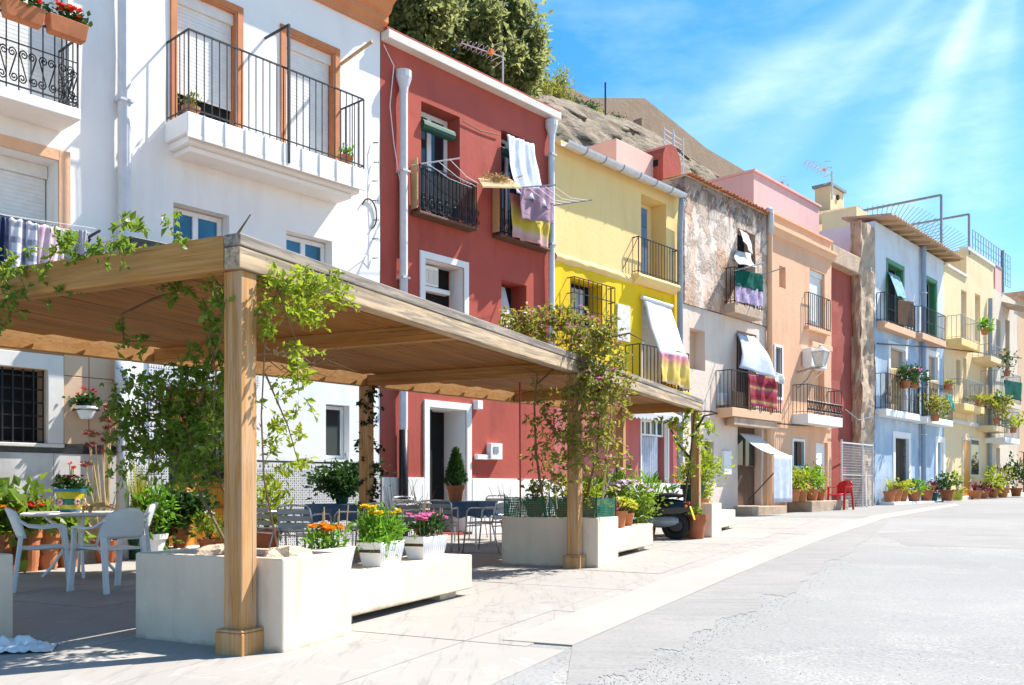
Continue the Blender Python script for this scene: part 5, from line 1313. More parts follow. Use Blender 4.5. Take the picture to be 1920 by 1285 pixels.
climber('passion_vine','bright yellow green vine draped over the pergola fascia right of the nearest post','climber',s2,
    [[s2,at(495,900,6.25),at(490,780,6.25),at(497,640,6.2),at(520,540,6.3),at(560,520,6.6),at(640,540,7.2)],[at(520,540,6.3),at(555,640,6.5),at(560,740,6.5)],[at(497,700,6.25),at(540,800,6.6),at(560,870,6.8)]],
    [bl(515,545,6.25,38,46,230,12),bl(560,535,6.45,46,28,330,12),bl(612,545,6.9,40,26,300,12),bl(575,595,6.6,46,34,180,10),bl(500,600,6.2,22,30,110,7),bl(558,700,6.5,14,60,220,9),bl(555,520,6.4,20,16,60,5),
     bl(510,800,6.5,30,55,120,10),bl(548,800,6.7,20,40,80,8),bl(500,900,6.5,22,40,70,8),bl(560,875,6.8,18,12,26,6)],'leafyel',.048,.28,'f_white',16,.024,.008)
tw=[]
for k in range(9):
    a=at(490+random.uniform(0,60),random.uniform(640,700),6.9); tw.append([a,a+Vector((.12,.05,-.1)),a+Vector((random.uniform(.1,.35),.1,random.uniform(-.2,.1))),a+Vector((random.uniform(.2,.5),.1,random.uniform(-.25,.15)))])
climber('dry_vine','bare dry tendrils hanging under the pergola roof right of the nearest post','climber',at(490,660,6.9),tw,[bl(540,690,6.9,45,30,12,6)],'straw',.03,rstem=.005)
# bougainvillea at the second post
s3=PG(6.45,.2); s3.z+=.56; Yb=11.6
climber('bougainvillea','bougainvillea with magenta bracts massed around the second pergola post','climber',s3,
    [[s3,at(1075,900,Yb),at(1085,760,Yb),at(1110,660,Yb),at(1120,610,Yb)],[s3+Vector((-.35,.1,0)),at(1005,850,Yb),at(1002,760,Yb),at(1008,700,Yb),at(985,690,Yb)],[s3+Vector((.1,.1,0)),at(1120,850,Yb),at(1125,720,Yb),at(1170,690,Yb)],[at(1008,720,Yb),at(1040,690,Yb),at(1080,640,Yb)],[at(1110,640,Yb),at(1180,625,Yb),at(1210,640,Yb)]],
    [bl(1112,690,11.4,36,80,1500,24),bl(1090,800,11.4,40,80,1100,22),bl(1050,860,11.6,45,60,460,16),bl(1135,750,11.5,36,60,520,14),bl(1150,690,11.3,34,28,200,8),bl(1120,630,11.5,52,26,480,12),
     bl(1020,615,11.8,80,22,1150,22),bl(975,612,12.0,50,16,380,10),bl(1170,770,11.6,20,30,90,8),bl(1085,600,11.8,70,22,260,12),bl(1140,860,11.6,22,60,220,10),bl(1020,800,11.7,25,70,300,12)],'leafolive',.058,.28,'f_mag',420,.034,.018)
climber('ivy_column','dark ivy column trailing down a cane behind the back pergola post','climber',at(692,960,12.9),[[at(692,965,12.9),at(690,850,12.9),at(694,735,12.9)]],
    [bl(691,y,12.9,13,24,210,6) for y in (745,790,835,880,925,955)],'ivy',.05,.35)
s4=PG(11.4,.25); 
climber('young_tree','thin leaning tree trunk with sparse yellow green leaves at the third post','tree',s4,[[s4,at(1283,940,16.4),at(1292,880,16.4),at(1298,820,16.4),at(1302,770,16.3)],[at(1294,860,16.4),at(1270,830,16.4),at(1255,800,16.4)],[at(1298,820,16.4),at(1320,780,16.4),at(1345,775,16.3)]],
    [bl(1318,790,16.3,40,26,110,9),bl(1275,840,16.4,28,40,120,9),bl(1290,800,16.4,22,30,90,7),bl(1312,850,16.4,14,36,70,7),bl(1265,800,16.4,24,14,40,6)],'leafyel',.085,.28,None,0,.03,.030,'bark')
pl=MB(); p=PG(6.5,.98); pl.tube([(p.x,p.y,p.z+.5),(p.x-.01,p.y,ZB)],.012,6); solo('plant_stake',pl,M['redlens'],'red metal stake standing in the netted planter','stake')
for k,(x0,y0,x1,y1) in enumerate(((1128,950,1147,762),(1025,950,1035,890),(1045,955,1038,890),(1128,940,1150,880))):
    m=MB(); a,b=at(x0,y0,11.8),at(x1,y1,11.8); m.tube([(0,0,0),b-a],.014 if k==0 else .007,6)
    solo('bamboo_cane',m,M['cane'] if k==0 else M['zinc'],['long bamboo cane leaning against the bougainvillea','short pale cane at the left end of the netted planter','short pale cane leaning left in the netted planter','short pale cane by the net corner under the bougainvillea'][k],'cane',tuple(a))
# green netting round planter two
t=pthing('net_fence','green garden net fence wrapped round the second planter','net fence',6.45,.4,PG(6.45,.4).z+.6)
z=PG(6.45,.4).z
for (a0,b0,a1,b1) in ((6.13,-.24,6.13,1.04),(6.13,-.24,6.85,-.24),(6.85,-.24,6.85,1.04),(6.13,1.04,6.85,1.04)):
    m=MB(); m.grid(lambda u,v:(a0+(a1-a0)*u+.012*math.sin(u*17+v*3),b0+(b1-b0)*u+.012*math.sin(u*13),z+.60+v*.27+.012*math.sin(u*15)),14,2); m.build('net',M['net'],t)
for a,b in ((6.13,-.24),(6.13,.4),(6.13,1.04),(6.85,-.24),(6.85,1.04)):
    m=MB(); m.tube([(a,b,z+.55),(a,b,z+.92)],.008,5); m.build('stake',M['greenblind'],t)
gpot='terracotta pots inside the netted planter'
for k,(a,b,lab) in enumerate(((6.4,.72,'terracotta pot with a thin shrub at the back of the netted planter'),(6.45,.32,'orange pot half hidden behind green netting by the post'),(6.5,.02,'low pot with bright leaves at the net corner'))):
    p=PG(a,b); potted(lab,(p.x,p.y,p.z+.58),.14,.24,'terra2','leafolive' if k<2 else 'leafyel',.16,.2,160,.06,group=gpot)
# succulents on bench two
gs2='rosette succulents in pots on the second bench'
for lab,a,b,r,h,pm,fm,rx,rz_p,n in (('yellow green succulent in a white glazed pot next to the netted planter',7.05,.12,.13,.20,'pvc','agave',.22,.16,5),('purple rosette succulent spilling over its pot',7.45,.25,.13,.22,'terra2','purpleleaf',.27,.16,9),('big yellow green rosette succulent in a terracotta pot',8.0,.12,.13,.24,'terra2','agave',.22,.14,7),('small yellow green rosette succulent at the bench end',8.5,.14,.09,.19,'terra2','agave',.14,.10,5)):
    potted(lab,btop(a,b),r,h,pm,fm,rx,rz_p,n,kind='rosette',group=gs2)
p=PG(9.35,.42)
potted('big lilac flowered bush in front of the black scooter',(p.x,p.y,p.z),.24,.40,'terracotta','leaf',.42,.38,1900,.065,'f_lilac',120,.045,name='flowering_bush',cat='bush')
p=PG(11.72,-.05); potted('large terracotta tub at the foot of the third post',(p.x,p.y,p.z),.22,.44,'terracotta','leaf',.12,.1,60,.07)
for k,(a,b,lab) in enumerate(((11.3,1.5,'feathery palm shoots behind the lilac bush'),(12.3,1.0,'feathery bamboo palm before the net curtained window'))):
    p=PG(a,b); potted(lab,(p.x,p.y,p.z),.18,.35,'terracotta','leaflush',.5,.42,620,.16,wd=.10,lift=.25)
p=PG(12.55,.2); potted('round bright green bush in a dark pot on the far planter',(p.x,p.y,p.z+.55),.22,.42,'greenblind','leafyel',.42,.34,1500,.07)
p=btop(13.3,.2); potted('small yellow green bush in a terracotta pot on the far bench',tuple(p),.13,.28,'terra2','leafyel',.2,.17,500,.06)

# ------------------------------------------------------------------ garden furniture
def mono_chair(mat,name,label,group,zlow=.54):
    t=thing(name,label,'chair',group=group)
    m=MB(); m.grid(lambda u,v:((u-.5)*(.48-.05*(1-v)), -.22+v*.46, .43+.02*v-.025*math.cos((u-.5)*math.pi)*math.sin(v*3)-(.03*max(0,v-.85)/.15)),8,8)
    solidify(m.build('seat',mat,t,off=(0,0,0),smooth=True),.018)
    def bk(u,v):
        x=(u-.5); w=.50-.04*v if v<.75 else .50-.03-.13*((v-.75)/.25)**2
        return (x*w,-.235-.11*v+.10*(2*x)**2*(.7+.3*v),zlow+v*(.84-zlow)-.05*(2*x)**4*max(0,v-.5)*2)
    m=MB(); m.grid(bk,12,8); solidify(m.build('backrest',mat,t,off=(0,0,0),smooth=True),.018)
    for s in (-1,1):
        m=MB(); m.bar((s*.235,-.27,0),(s*.225,-.205,.56),.052,.04); m.build('leg',mat,t,off=(0,0,0),bevel=.008)
        m=MB(); m.bar((s*.275,.25,0),(s*.265,.20,.42),.056,.042); m.bar((s*.265,.20,.42),(s*.27,.185,.645),.05,.04); m.build('leg',mat,t,off=(0,0,0),bevel=.008)
        m=MB(); pts=[(s*.225,-.24,.72),(s*.262,-.14,.655),(s*.28,.0,.64),(s*.28,.12,.655),(s*.272,.195,.65)]
        vs=[];
        for q in pts:
            for dx,dz in ((-.03,-.012),(.03,-.012),(.03,.012),(-.03,.012)): vs.append((q[0]+dx,q[1],q[2]+dz))
        m.add(vs,[(i*4+j,i*4+(j+1)%4,(i+1)*4+(j+1)%4,(i+1)*4+j) for i in range(4) for j in range(4)]+[(0,1,2,3),(16,17,18,19)]); m.build('armrest',mat,t,off=(0,0,0),smooth=False,bevel=.005)
    return t
gch='white plastic chairs round the flower pot table'
c0=mono_chair(M['whiteplastic'],'plastic_chair','white plastic armchair at the left of the table, its back to the street edge',gch)
def face(dx,dy): return math.atan2(dy,dx)-math.pi/2
p=gp(82,1106); c0.location=p; c0.rotation_euler=(0,0,face(.88,.47))
p=gp(206,1108); dup(c0,p,face(-.86,.5),'white plastic armchair right of the table, next to the concrete planter')
p=gp(70,1066); dup(c0,p,face(.75,-.5),'white plastic armchair on the house side of the table, mostly hidden')
p=gp(238,1075); dup(c0,p,face(-.8,-.35),'white plastic armchair behind its twin, only its back top showing')
p=gp(152,1080); tb=thing('round_table','round white garden table carrying a painted flower pot','table',p)
m=MB(); m.lathe([(.0,.70),(.60,.70),(.63,.712),(.63,.728),(.60,.738),(.0,.738)],40,(0,0,0),False); m.build('tabletop',M['surround'],tb,off=(0,0,0))
for k in range(4):
    a=.5+k*math.pi/2; m=MB(); c,s=math.cos(a),math.sin(a); m.tube([(c*.40,s*.40,0),(c*.30,s*.30,.12),(c*.16,s*.16,.35),(c*.22,s*.22,.55),(c*.38,s*.38,.70)],[.02,.018,.018,.018,.02],7); m.build('leg',M['pvc'],tb,off=(0,0,0),smooth=True)
m=MB(); m.lathe([(.17,.34),(.185,.35),(.17,.36)],16,(0,0,0),True,True); m.build('ring_brace',M['pvc'],tb,off=(0,0,0))
q=Vector((p.x-.10,p.y-.05,p.z+.739)); fp=thing('painted_pot','yellow painted flower pot with blue rim and dark red blooms on the table','flower pot',q)
def band(z0,z1,mat,nm):
    R=lambda z:.105+.055*(z/.27)**.8
    m=MB(); m.lathe([(R(z0)+(.012 if z0>.22 else 0),z0),(R(z1)+(.016 if z0>.22 else 0),z1)],28,(0,0,0),z0==0,False)
    if z0>.22: m.lathe([(R(z1)+.016,z1),(R(z1)-.01,z1),(R(z1)-.02,z1-.05)],28,(0,0,0),False,False)
    m.build(nm,M[mat],fp,off=(0,0,0),smooth=True)
band(0,.035,'glaze_b','base_band'); band(.035,.085,'glaze_y','lower_band'); band(.085,.155,'glaze_g','middle_band'); band(.155,.235,'glaze_y','upper_band'); band(.235,.27,'glaze_b','rim')
for k in range(5):
    a=-1.9+k*1.26; R=.150; m=MB()
    for j in range(8): 
        b=j*math.pi/4; m.ball((R*math.cos(a)-.026*math.cos(b)*math.sin(a),R*math.sin(a)+.026*math.cos(b)*math.cos(a),.12+.026*math.sin(b)),.017,6,4)
    m.build('painted_flower',M['glaze_p'],fp,off=(0,0,0))
m=MB(); m.lathe([(.14,.25),(.001,.26)],14,(0,0,0),False); m.build('soil',M['soil'],fp,off=(0,0,0))
m=MB(); m.leaves(cloud((0,0,.32),(.15,.15,.07),240,10,.3),.06,.35,center=(0,0,.25)); m.build('foliage',M['leafdark'],fp,off=(0,0,0),kind='stuff')
fl_mb([(random.gauss(0,.075),random.gauss(0,.075),.37+random.uniform(-.03,.05)) for _ in range(42)],.032,9).build('flower',M['f_dark'],fp,off=(0,0,0),kind='stuff')
fl_mb([(.0,-.02,.55),(.02,.03,.50)],.05,12).build('tall_flower',M['f_red'],fp,off=(0,0,0),kind='stuff')
m=MB(); m.tube([(0,0,.3),(.0,-.02,.55)],.004,4); m.tube([(.03,0,.3),(.02,.03,.5)],.004,4); m.build('flower_stem',M['leaf'],fp,off=(0,0,0))
m=MB(); m.tube([(p.x-q.x+.13,p.y-q.y-.1,.03),(p.x-q.x+.33,p.y-q.y-.06,.06),(p.x-q.x+.5,p.y-q.y+.05,.02)],.012,6)
t=thing('dried_gourd_vine','tangle of pale yellow dried stems lying on the table','dried plant',(p.x+.18,p.y-.08,p.z+.739)); m=MB()
for k in range(7): a=random.uniform(-.5,.6); m.tube([(-.12,0,.03),(.05,math.sin(a)*.1,.08+.03*k/7),(.22,math.sin(a)*.2,.03)],.010,5)
m.build('stem',M['straw'],t,off=(0,0,0)); m=MB(); m.leaves(cloud((.05,0,.06),(.2,.1,.05),60,6,.3),.06,.3); m.build('leaf',M['straw'],t,off=(0,0,0),kind='stuff')

def alu_chair():
    t=thing('cafe_chair','aluminium slatted cafe chair seen from behind next to the near planter','chair',group='aluminium cafe chairs under the pergola')
    m=MB(); R=.0125
    for s in (-1,1): m.tube([(s*.235,-.20,.44),(s*.24,-.24,.62),(s*.235,-.27,.74),(s*.20,-.28,.775),(0,-.285,.785)][::1],R,7)
    m.build('back_frame',M['alu'],t,off=(0,0,0),smooth=True)
    for s in (-1,1):
        m=MB(); m.tube([(s*.27,.26,0),(s*.262,.215,.40),(s*.265,.19,.62),(s*.268,.14,.665),(s*.27,.0,.67),(s*.262,-.18,.665),(s*.243,-.255,.655)],R,7); m.build('arm_and_front_leg',M['alu'],t,off=(0,0,0),smooth=True)
        m=MB(); m.tube([(s*.25,-.33,0),(s*.24,-.20,.44),(s*.235,.20,.445)],R,7); m.build('rear_leg',M['alu'],t,off=(0,0,0),smooth=True)
    m=MB(); m.tube([(-.25,.20,.40),(.25,.20,.40)],R*.8,6); m.tube([(-.245,-.22,.40),(.245,-.22,.40)],R*.8,6); m.build('stretcher',M['alu'],t,off=(0,0,0))
    sl=MB(); sl.box(-.235,.235,-.033,.033,-.006,.006); f=None
    def put(loc,rx):
        nonlocal f
        if f is None: f=sl.build('slat',M['aluslat'],t,off=(0,0,0),bevel=.003); o=f
        else: o=f.copy(); COL.objects.link(o); o.parent=t
        o.location=loc; o.rotation_euler=(rx,0,0)
    for k in range(5): put((0,-.16+k*.082,.455),0)
    for k in range(3): put((0,-.232-.022*k,.53+k*.085),math.radians(76))
    return t
ac=alu_chair()
def fa(px,py): return gp(px,py)
spots=[(572,1062,.35,1,None),(524,1054,.75,.66,'aluminium cafe chair just left of another one behind the near planter'),
 (672,1052,-.9,.44,'aluminium cafe chair turned sideways behind the orange flowers'),(742,1045,-.55,-.83,'aluminium cafe chair facing the street behind the yellow daisies'),
 (822,1037,.10,1,'aluminium cafe chair with its back to us at the blue table'),(912,1036,-.92,.40,'aluminium cafe chair turned sideways at the right side of the blue table'),
 (775,1018,.7,-.72,'aluminium cafe chair by the black drainpipe'),(918,1012,-.5,-.86,'aluminium cafe chair against the white wainscot beside the netted planter')]
for px,py,dx,dy,lab in spots:
    p=gp(px,py)
    if lab is None: ac.location=p; ac.rotation_euler=(0,0,face(dx,dy))
    else: dup(ac,p,face(dx,dy),lab)
def cafe_table(px,py,lab,lab2,rz):
    p=gp(px,py); t=thing('cafe_table',lab,'table',p,rz,'cafe tables under the pergola')
    m=MB(); m.box(-.38,.38,-.38,.38,.695,.72); m.build('tabletop',M['aluslat'],t,off=(0,0,0),bevel=.006)
    for sx in (-1,1):
        for sy in (-1,1): m=MB(); m.tube([(sx*.33,sy*.33,0),(sx*.31,sy*.31,.695)],.014,7); m.build('leg',M['alu'],t,off=(0,0,0))
    m=MB(); N=64; vs=[(0,0,.7245)]
    def per(k):
        a=2*math.pi*k/N; c,s=math.cos(a),math.sin(a); r=.40/max(abs(c),abs(s)); return c*r,s*r,a
    for k in range(N): x,y,a=per(k); vs.append((x*.985,y*.985,.7245))
    for k in range(N): x,y,a=per(k); vs.append((x*1.005,y*1.005,.715))
    for k in range(N): x,y,a=per(k); f=1.04+.03*math.sin(a*14); vs.append((x*f,y*f,.47+.02*math.sin(a*9)))
    fs=[(0,1+k,1+(k+1)%N) for k in range(N)]+[(1+N*r+k,1+N*r+(k+1)%N,1+N*(r+1)+(k+1)%N,1+N*(r+1)+k) for r in range(2) for k in range(N)]
    m.add(vs,fs); solo('tablecloth',m,M['c_denim'],lab2,'tablecloth',p,rz,'blue tablecloths',smooth=False); return p
p=cafe_table(640,1035,'cafe table under the dark leafy bush','blue tablecloth under the dark leafy bush',TP+.2)
potted('dark leafy round bush in a pot on the blue covered table',(p.x,p.y+.05,p.z+.727),.12,.18,'greenblind','leafdark',.42,.24,2100,.075)
p=cafe_table(872,1022,'cafe table carrying the potted dwarf conifer','blue tablecloth under the potted dwarf conifer',TP+.1)
potted('dwarf cone shaped conifer in a terracotta pot on the blue table',(p.x-.15,p.y-.1,p.z+.727),.145,.25,'terracotta','leafdark',.205,.30,3200,.055,kind='cone',name='dwarf_conifer')
rc=mono_chair(M['redplastic'],'red_plastic_chair','red plastic armchair standing alone by the wire mesh gate',None,.47)
p=gp(1576,956); rc.location=p; rc.scale=(1.12,)*3; rc.rotation_euler=(0,0,face(-.80,-.60))

# ------------------------------------------------------------------ scooter
p=PG(11.35,.2); sc_=thing('scooter','black motor scooter parked behind the lilac bush, rear wheel outwards','scooter',p,math.atan2(PX,-PY)+.12)
M['rimdark']=flat('dark_alloy',(.05,.05,.055),.4,.6)
def wheel(x,nm):
    m=MB(); m.lathe([(.15,-.05),(.225,-.055),(.25,-.03),(.255,0),(.25,.03),(.225,.055),(.15,.05)],28,(0,0,0),False)
    ty=m; vs=[(x+a,-c,b+.255) for a,b,c in [(v[0],v[1],v[2]) for v in m.v]]; ty.v=vs; w=ty.build('wheel',M['rubber'],sc_,off=(0,0,0),smooth=True)
    r=MB(); r.lathe([(.03,-.052),(.10,-.05),(.152,-.02),(.152,.02),(.10,.05),(.03,.052)],20,(0,0,0),True,True); r.v=[(x+a,-c,b+.255) for a,b,c in r.v]; r.build('rim',M['rimdark'],w,off=(0,0,0))
wheel(0,'rear'); wheel(1.28,'front')
def body(fn,nm,mat,par=None,nu=10,nv=12,**k):
    m=MB(); m.grid(fn,nu,nv); return m.build(nm,mat,par or sc_,off=(0,0,0),smooth=True)
def hull(x0,x1,zc,hw,hz,pw=.5):
    def f(u,v):
        a=2*math.pi*v; k=math.sin(math.pi*(.06+.88*u))**pw
        c,s=math.cos(a),math.sin(a); c=math.copysign(abs(c)**.7,c); s=math.copysign(abs(s)**.7,s)
        z=zc(u) if callable(zc) else zc
        return (x0+(x1-x0)*u,hw*k*c,z+hz*k*s)
    return f
body(hull(-.26,.66,lambda u:.58-.04*u,.17,.17),'body',M['blackgloss']); body(hull(-.06,.55,lambda u:.34-.02*u,.13,.12),'engine_cover',M['steel']); body(hull(-.15,.62,lambda u:.775+.02*math.sin(u*6),.14,.05),'seat',M['rubber'])
body(hull(.62,.98,.30,.15,.06),'footboard',M['rubber'])
m=MB(); m.grid(lambda u,v:(1.0+.16*(1-v)-.05*math.cos((u-.5)*3),(u-.5)*.36*(.75+.25*v),.30+v*.62),8,8); solidify(m.build('leg_shield',M['blackgloss'],sc_,off=(0,0,0),smooth=True),.04)
body(hull(.95,1.12,1.0,.12,.07),'headset',M['blackgloss'])
m=MB(); m.tube([(1.02,-.34,1.03),(1.05,-.1,1.0),(1.05,.1,1.0),(1.02,.34,1.03)],.017,7); m.build('handlebar',M['rubber'],sc_,off=(0,0,0))
for s in (-1,1):
    m=MB(); m.tube([(1.02,s*.22,1.03),(1.0,s*.28,1.2)],.008,5); m.ball((1.0,s*.29,1.24),.06,8,5,(.35,1.1,.8)); m.build('mirror',M['blackpaint'],sc_,off=(0,0,0))
m=MB(); m.grid(lambda u,v:(1.28+.29*math.cos(.3+u*2.0),(v-.5)*.13,.255+.29*math.sin(.3+u*2.0)),8,3); solidify(m.build('mudguard',M['blackgloss'],sc_,off=(0,0,0),smooth=True),.01)
m=MB(); m.grid(lambda u,v:(.29*math.cos(1.6+u*1.9),(v-.5)*.14,.255+.29*math.sin(1.6+u*1.9)),8,3); solidify(m.build('mudguard',M['blackpaint'],sc_,off=(0,0,0),smooth=True),.01)
m=MB(); m.add([(-.26,-.09,.60),(-.26,.09,.60),(-.34,.09,.36),(-.34,-.09,.36),(-.248,-.09,.60),(-.248,.09,.60),(-.328,.09,.36),(-.328,-.09,.36)],[(0,1,2,3),(7,6,5,4),(0,4,5,1),(1,5,6,2),(2,6,7,3),(3,7,4,0)]); m.build('number_plate',M['yellowplate'],sc_,off=(0,0,0))
m=MB(); m.box(-.25,-.20,-.08,.08,.62,.68); m.build('tail_light',M['redlens'],sc_,off=(0,0,0),bevel=.01)
for s in (-1,1): m=MB(); m.ball((-.2,s*.15,.60),.035,8,5,(.8,1,.8)); m.build('indicator',M['orangelens'],sc_,off=(0,0,0))
m=MB(); m.tube([(.55,-.14,.25),(.1,-.17,.27),(-.2,-.17,.32)],[.03,.05,.05],10); m.build('exhaust',M['alu'],sc_,off=(0,0,0),smooth=True)
m=MB(); m.bar((.45,.12,.3),(.4,.2,.01),.02); m.build('stand',M['steel'],sc_,off=(0,0,0))
# ------------------------------------------------------------------ laundry, awnings, lines
def hang(name,label,cat,mat,s0,s1,d,zt,zb,wave=.03,k=9,taper=0.0,lean=0.0,group=None,out=0.0,fn=None,nu=18,nv=14):
    m=MB()
    def f(u,v):
        w=1-taper*v; s=(s0+s1)/2+(s1-s0)*(u-.5)*w+lean*v
        return (s,-d-out*v+wave*math.sin(u*k+v*1.5)*(.3+v)+.01*math.sin(u*23+v*4),zt+(zb-zt)*v-.012*math.sin(u*k*2)*(1-v)+.02*math.sin(u*7+2)*v)
    m.grid(fn or f,nu,nv); o=fsolo(name,m,mat,label,cat,group,smooth=True); solidify(o,.004); return o
lg='washing on the line of the corner house'
sA,sB_=4.0,S(215,.5); zl=Z(120,428,.5)
t=fthing('clothes_line','clothes drying rack with arms and lines on the corner house wall','clothes line',sA,.5,zl)
for k in range(3): m=MB(); d=.22+.14*k; m.tube([(sA-1.5,-d,zl+.03*k),((sA+sB_)/2-.5,-d,zl-.05+.03*k),(sB_-.25,-d,zl+.02+.03*k)],.005,4); m.build('line',M['pvc'],t)
for s in (sB_-.25,sA-.2): m=MB(); m.bar((s,0,zl-.02),(s,-.62,zl+.03),.025); m.bar((s,0,zl-.25),(s,-.35,zl-.02),.02); m.build('arm',M['iron'],t)
def X(px): return S(px,.5)
hang('shirt','navy blue garment at the left end of the washing line','washing',M['c_navy'],X(-26),X(9),.5,zl-.02,Z(8,512,.5),group=lg)
hang('trousers','grey and navy plaid trousers on the washing line','washing',M['plaid'],X(9),X(68),.5,zl-.01,Z(40,512,.5),.035,11,group=lg)
hang('towel','pale pink towel beside the plaid trousers','washing',M['c_pink'],X(71),X(121),.5,zl-.01,Z(95,505,.5),.02,8,group=lg)
hang('shirt','thin blue grey garment between pink towel and lilac cloth','washing',M['c_grey'],X(123),X(145),.5,zl-.02,Z(130,500,.5),.03,7,group=lg)
hang('cloth','small lilac grey cloth bunched at the end of the washing line','washing',M['c_lilacgrey'],X(142),X(166),.5,zl+.02,Z(155,478,.5),.05,7,.3,group=lg)
m=MB(); a=(S(238,.45),S(338,.45)); m.box(a[0],a[1],-.55,-.40,Z(280,470,.45)-.02,Z(280,470,.45)+.12); fsolo('window_box',m,M['blackpaint'],'black trough resting along the white house wall above the pergola','trough',bevel=.01)
# flower boxes on the corner house balcony rail
for k,(xl,xr,lab) in enumerate(((2,80,'terracotta trough of red flowers on the corner house rail, the one further left'),(86,160,'terracotta trough of red flowers at the right end of the corner house rail'))):
    s0,s1=S(xl,.62),S(xr,.62); zt=zslab+1.02; t=fthing('balcony_trough',lab,'flower trough',(s0+s1)/2,.62,zt-.2,'terracotta troughs on the corner house balcony')
    m=MB(); m.trough(s0,s1,-.74,-.53,zt-.20,zt,.015,.03,.03,zt-.03); m.build('trough',M['terra2'],t,bevel=.008)
    m=MB(); m.box(s0-.012,s1+.012,-.755,-.515,zt-.03,zt+.005); m.v=m.v; m.build('soil',M['soil'],t) if False else None
    m=MB(); pts=cloud(((s0+s1)/2,-.63,zt+.06),((s1-s0)/2,.1,.08),160,9,.3); m.leaves(pts,.07,.35); m.build('foliage',M['leafdark'],t,kind='stuff')
    fl_mb([((s0+s1)/2+random.uniform(-.4,.4)*(s1-s0),-.63+random.uniform(-.08,.08),zt+random.uniform(.06,.22)) for _ in range(13)],.075,16).build('flower',M['f_red'],t,kind='stuff')
# white balcony: pots, ring, pole
for px,d,lab,fm in ((358,.30,'terracotta trough with a small plant at the left end of the white balcony','leafolive'),(648,.4,'small terracotta pot with a cactus at the right end of the white balcony','leaflush')):
    p=W(S(px,d),-d,6.452); potted(lab,p,.12,.2,'terra2',fm,.11,.12,120,.05,group='pots on the white balcony')
m=MB(); s=S(640); z=Z(640,120); m.tube([(s,0,z),(s,-.8,z+.12)],.028,7); fsolo('wall_pole',m,M['rawwood'],'wooden pole sticking out of the white house wall beside the balcony','pole')
def cable(label,pts,r=.008,mat='iron',name='cable'):
    m=MB(); m.tube(pts,r,5); return fsolo(name,m,M[mat],label,'cable')
s0=S(702); hk=[(s0+.02*math.sin(i*2),-.03,Z(702,270+i*36)) for i in range(7)]
t=fthing('wall_cable','thin white cable held on black hooks at the corner of the white house','cable',s0,0,Z(702,460)); m=MB(); m.tube([(a,b-.03,c) for a,b,c in hk]+[(s0-.2,-.04,Z(690,480)),(s0-.7,-.06,Z(650,510))],.006,4); m.build('line',M['pvc'],t)
for a,b,c in hk[::1]:
    m=MB(); m.bar((a-.05,-.02,c),(a+.03,-.07,c+.01),.014); m.build('hook',M['iron'],t)
a=np.linspace(-1.2,2.6,14); cable('dark looped cable on the white house wall near the red house',[(S(690)+.17*math.cos(q),-.03,Z(690,402)+.26*math.sin(q)) for q in a],.013)
cable('loose white wire running down the red house beside its left drainpipe',[(S(718),-.02,Z(718,85)),(S(735),-.05,Z(735,125)),(S(727),-.06,Z(727,200)),(S(735),-.05,Z(735,270)),(S(747),-.04,Z(747,340))],.008,'pvc')
cable('dark wire drooping between the two upper openings of the red house',[(S(866),-.03,Z(866,228)),(S(900),-.02,Z(900,246)),(S(935),-.03,Z(935,254))],.010,'darkwood')
cable('long black cable running along the fronts of the crumbling and peach houses',[(S(1270),-.05,Z(1270,770)),(S(1330),-.06,Z(1330,772)),(S(1370),-.06,Z(1370,786)),(S(1420),-.06,Z(1420,790)),(S(1480),-.05,Z(1480,797)),(S(1560),-.05,Z(1560,800))],.022)
cable('black wire strung along the upper floors of the blue and cream houses',[(S(1640),-.1,Z(1640,645)),(S(1760,.3),-.3,Z(1760,652,.3)),(S(1840,.4),-.4,Z(1840,662,.4)),(S(1915,.4),-.4,Z(1915,672,.4))],.028)
cable('cable crossing the gap to the blue house',[(S(1585,.3),-.3,Z(1585,768,.3)),(S(1610,.2),-.2,Z(1610,788,.2)),(S(1640),-.1,Z(1640,779)),(S(1660),-.1,Z(1660,772))],.016,'steel')
# red house laundry
lr='washing on the red house balcony'
def fl_(px,py,d): return (S(px,d),-d,Z(px,py,d))
def quadcloth(name,label,cat,mat,c,wave=.03,k=9,group=None,nu=26,nv=22,sag=0.0):
    # c: four corners (pixel x, pixel y, distance from the wall): top left, top right, bottom right, bottom left
    C=[np.array(fl_(*q)) for q in c]; m=MB(); px_seed=c[0][0]*.37
    def f(u,v):
        p=(C[0]*(1-u)+C[1]*u)*(1-v)+(C[3]*(1-u)+C[2]*u)*v
        p=p+np.array([.012*math.sin(v*9+u*4),-1.35*wave*(.35+.65*v)*math.sin(u*k+1.2*v+.8*math.sin(v*4))-.5*wave*math.sin(u*k*2.3+v*3)-.4*wave*mnoise.noise(Vector((u*5,v*6,px_seed)))-sag*math.sin(v*math.pi),.015*math.sin(u*5)*v]); return tuple(p)
    m.grid(f,nu,nv); o=fsolo(name,m,mat,label,cat,group,smooth=True); solidify(o,.004); return o
quadcloth('door_curtain','pale blue white curtain blowing out of the right upper opening of the red house','curtain',M['c_paleblue'],((950,252,.06),(1004,272,.06),(1032,392,.55),(966,362,.50)),.035,16,lr,22,20,-.06)
quadcloth('cloth','mauve cloth hung over the right balcony drying rod of the red house','washing',M['c_mauve'],((972,352,.50),(1038,352,.52),(1040,418,.52),(974,412,.50)),.03,10,lr)
quadcloth('cloth','violet cloth peeping out behind the pale blue curtain','washing',M['c_purple'],((1012,350,.42),(1034,352,.42),(1034,385,.44),(1008,380,.44)),.02,6,lr)
quadcloth('bedsheet','pink and yellow bedsheet hanging over the right balcony rail of the red house','washing',M['c_sheet'],((954,362,.30),(1030,376,.32),(1030,465,.34),(958,445,.31)),.035,11,lr)
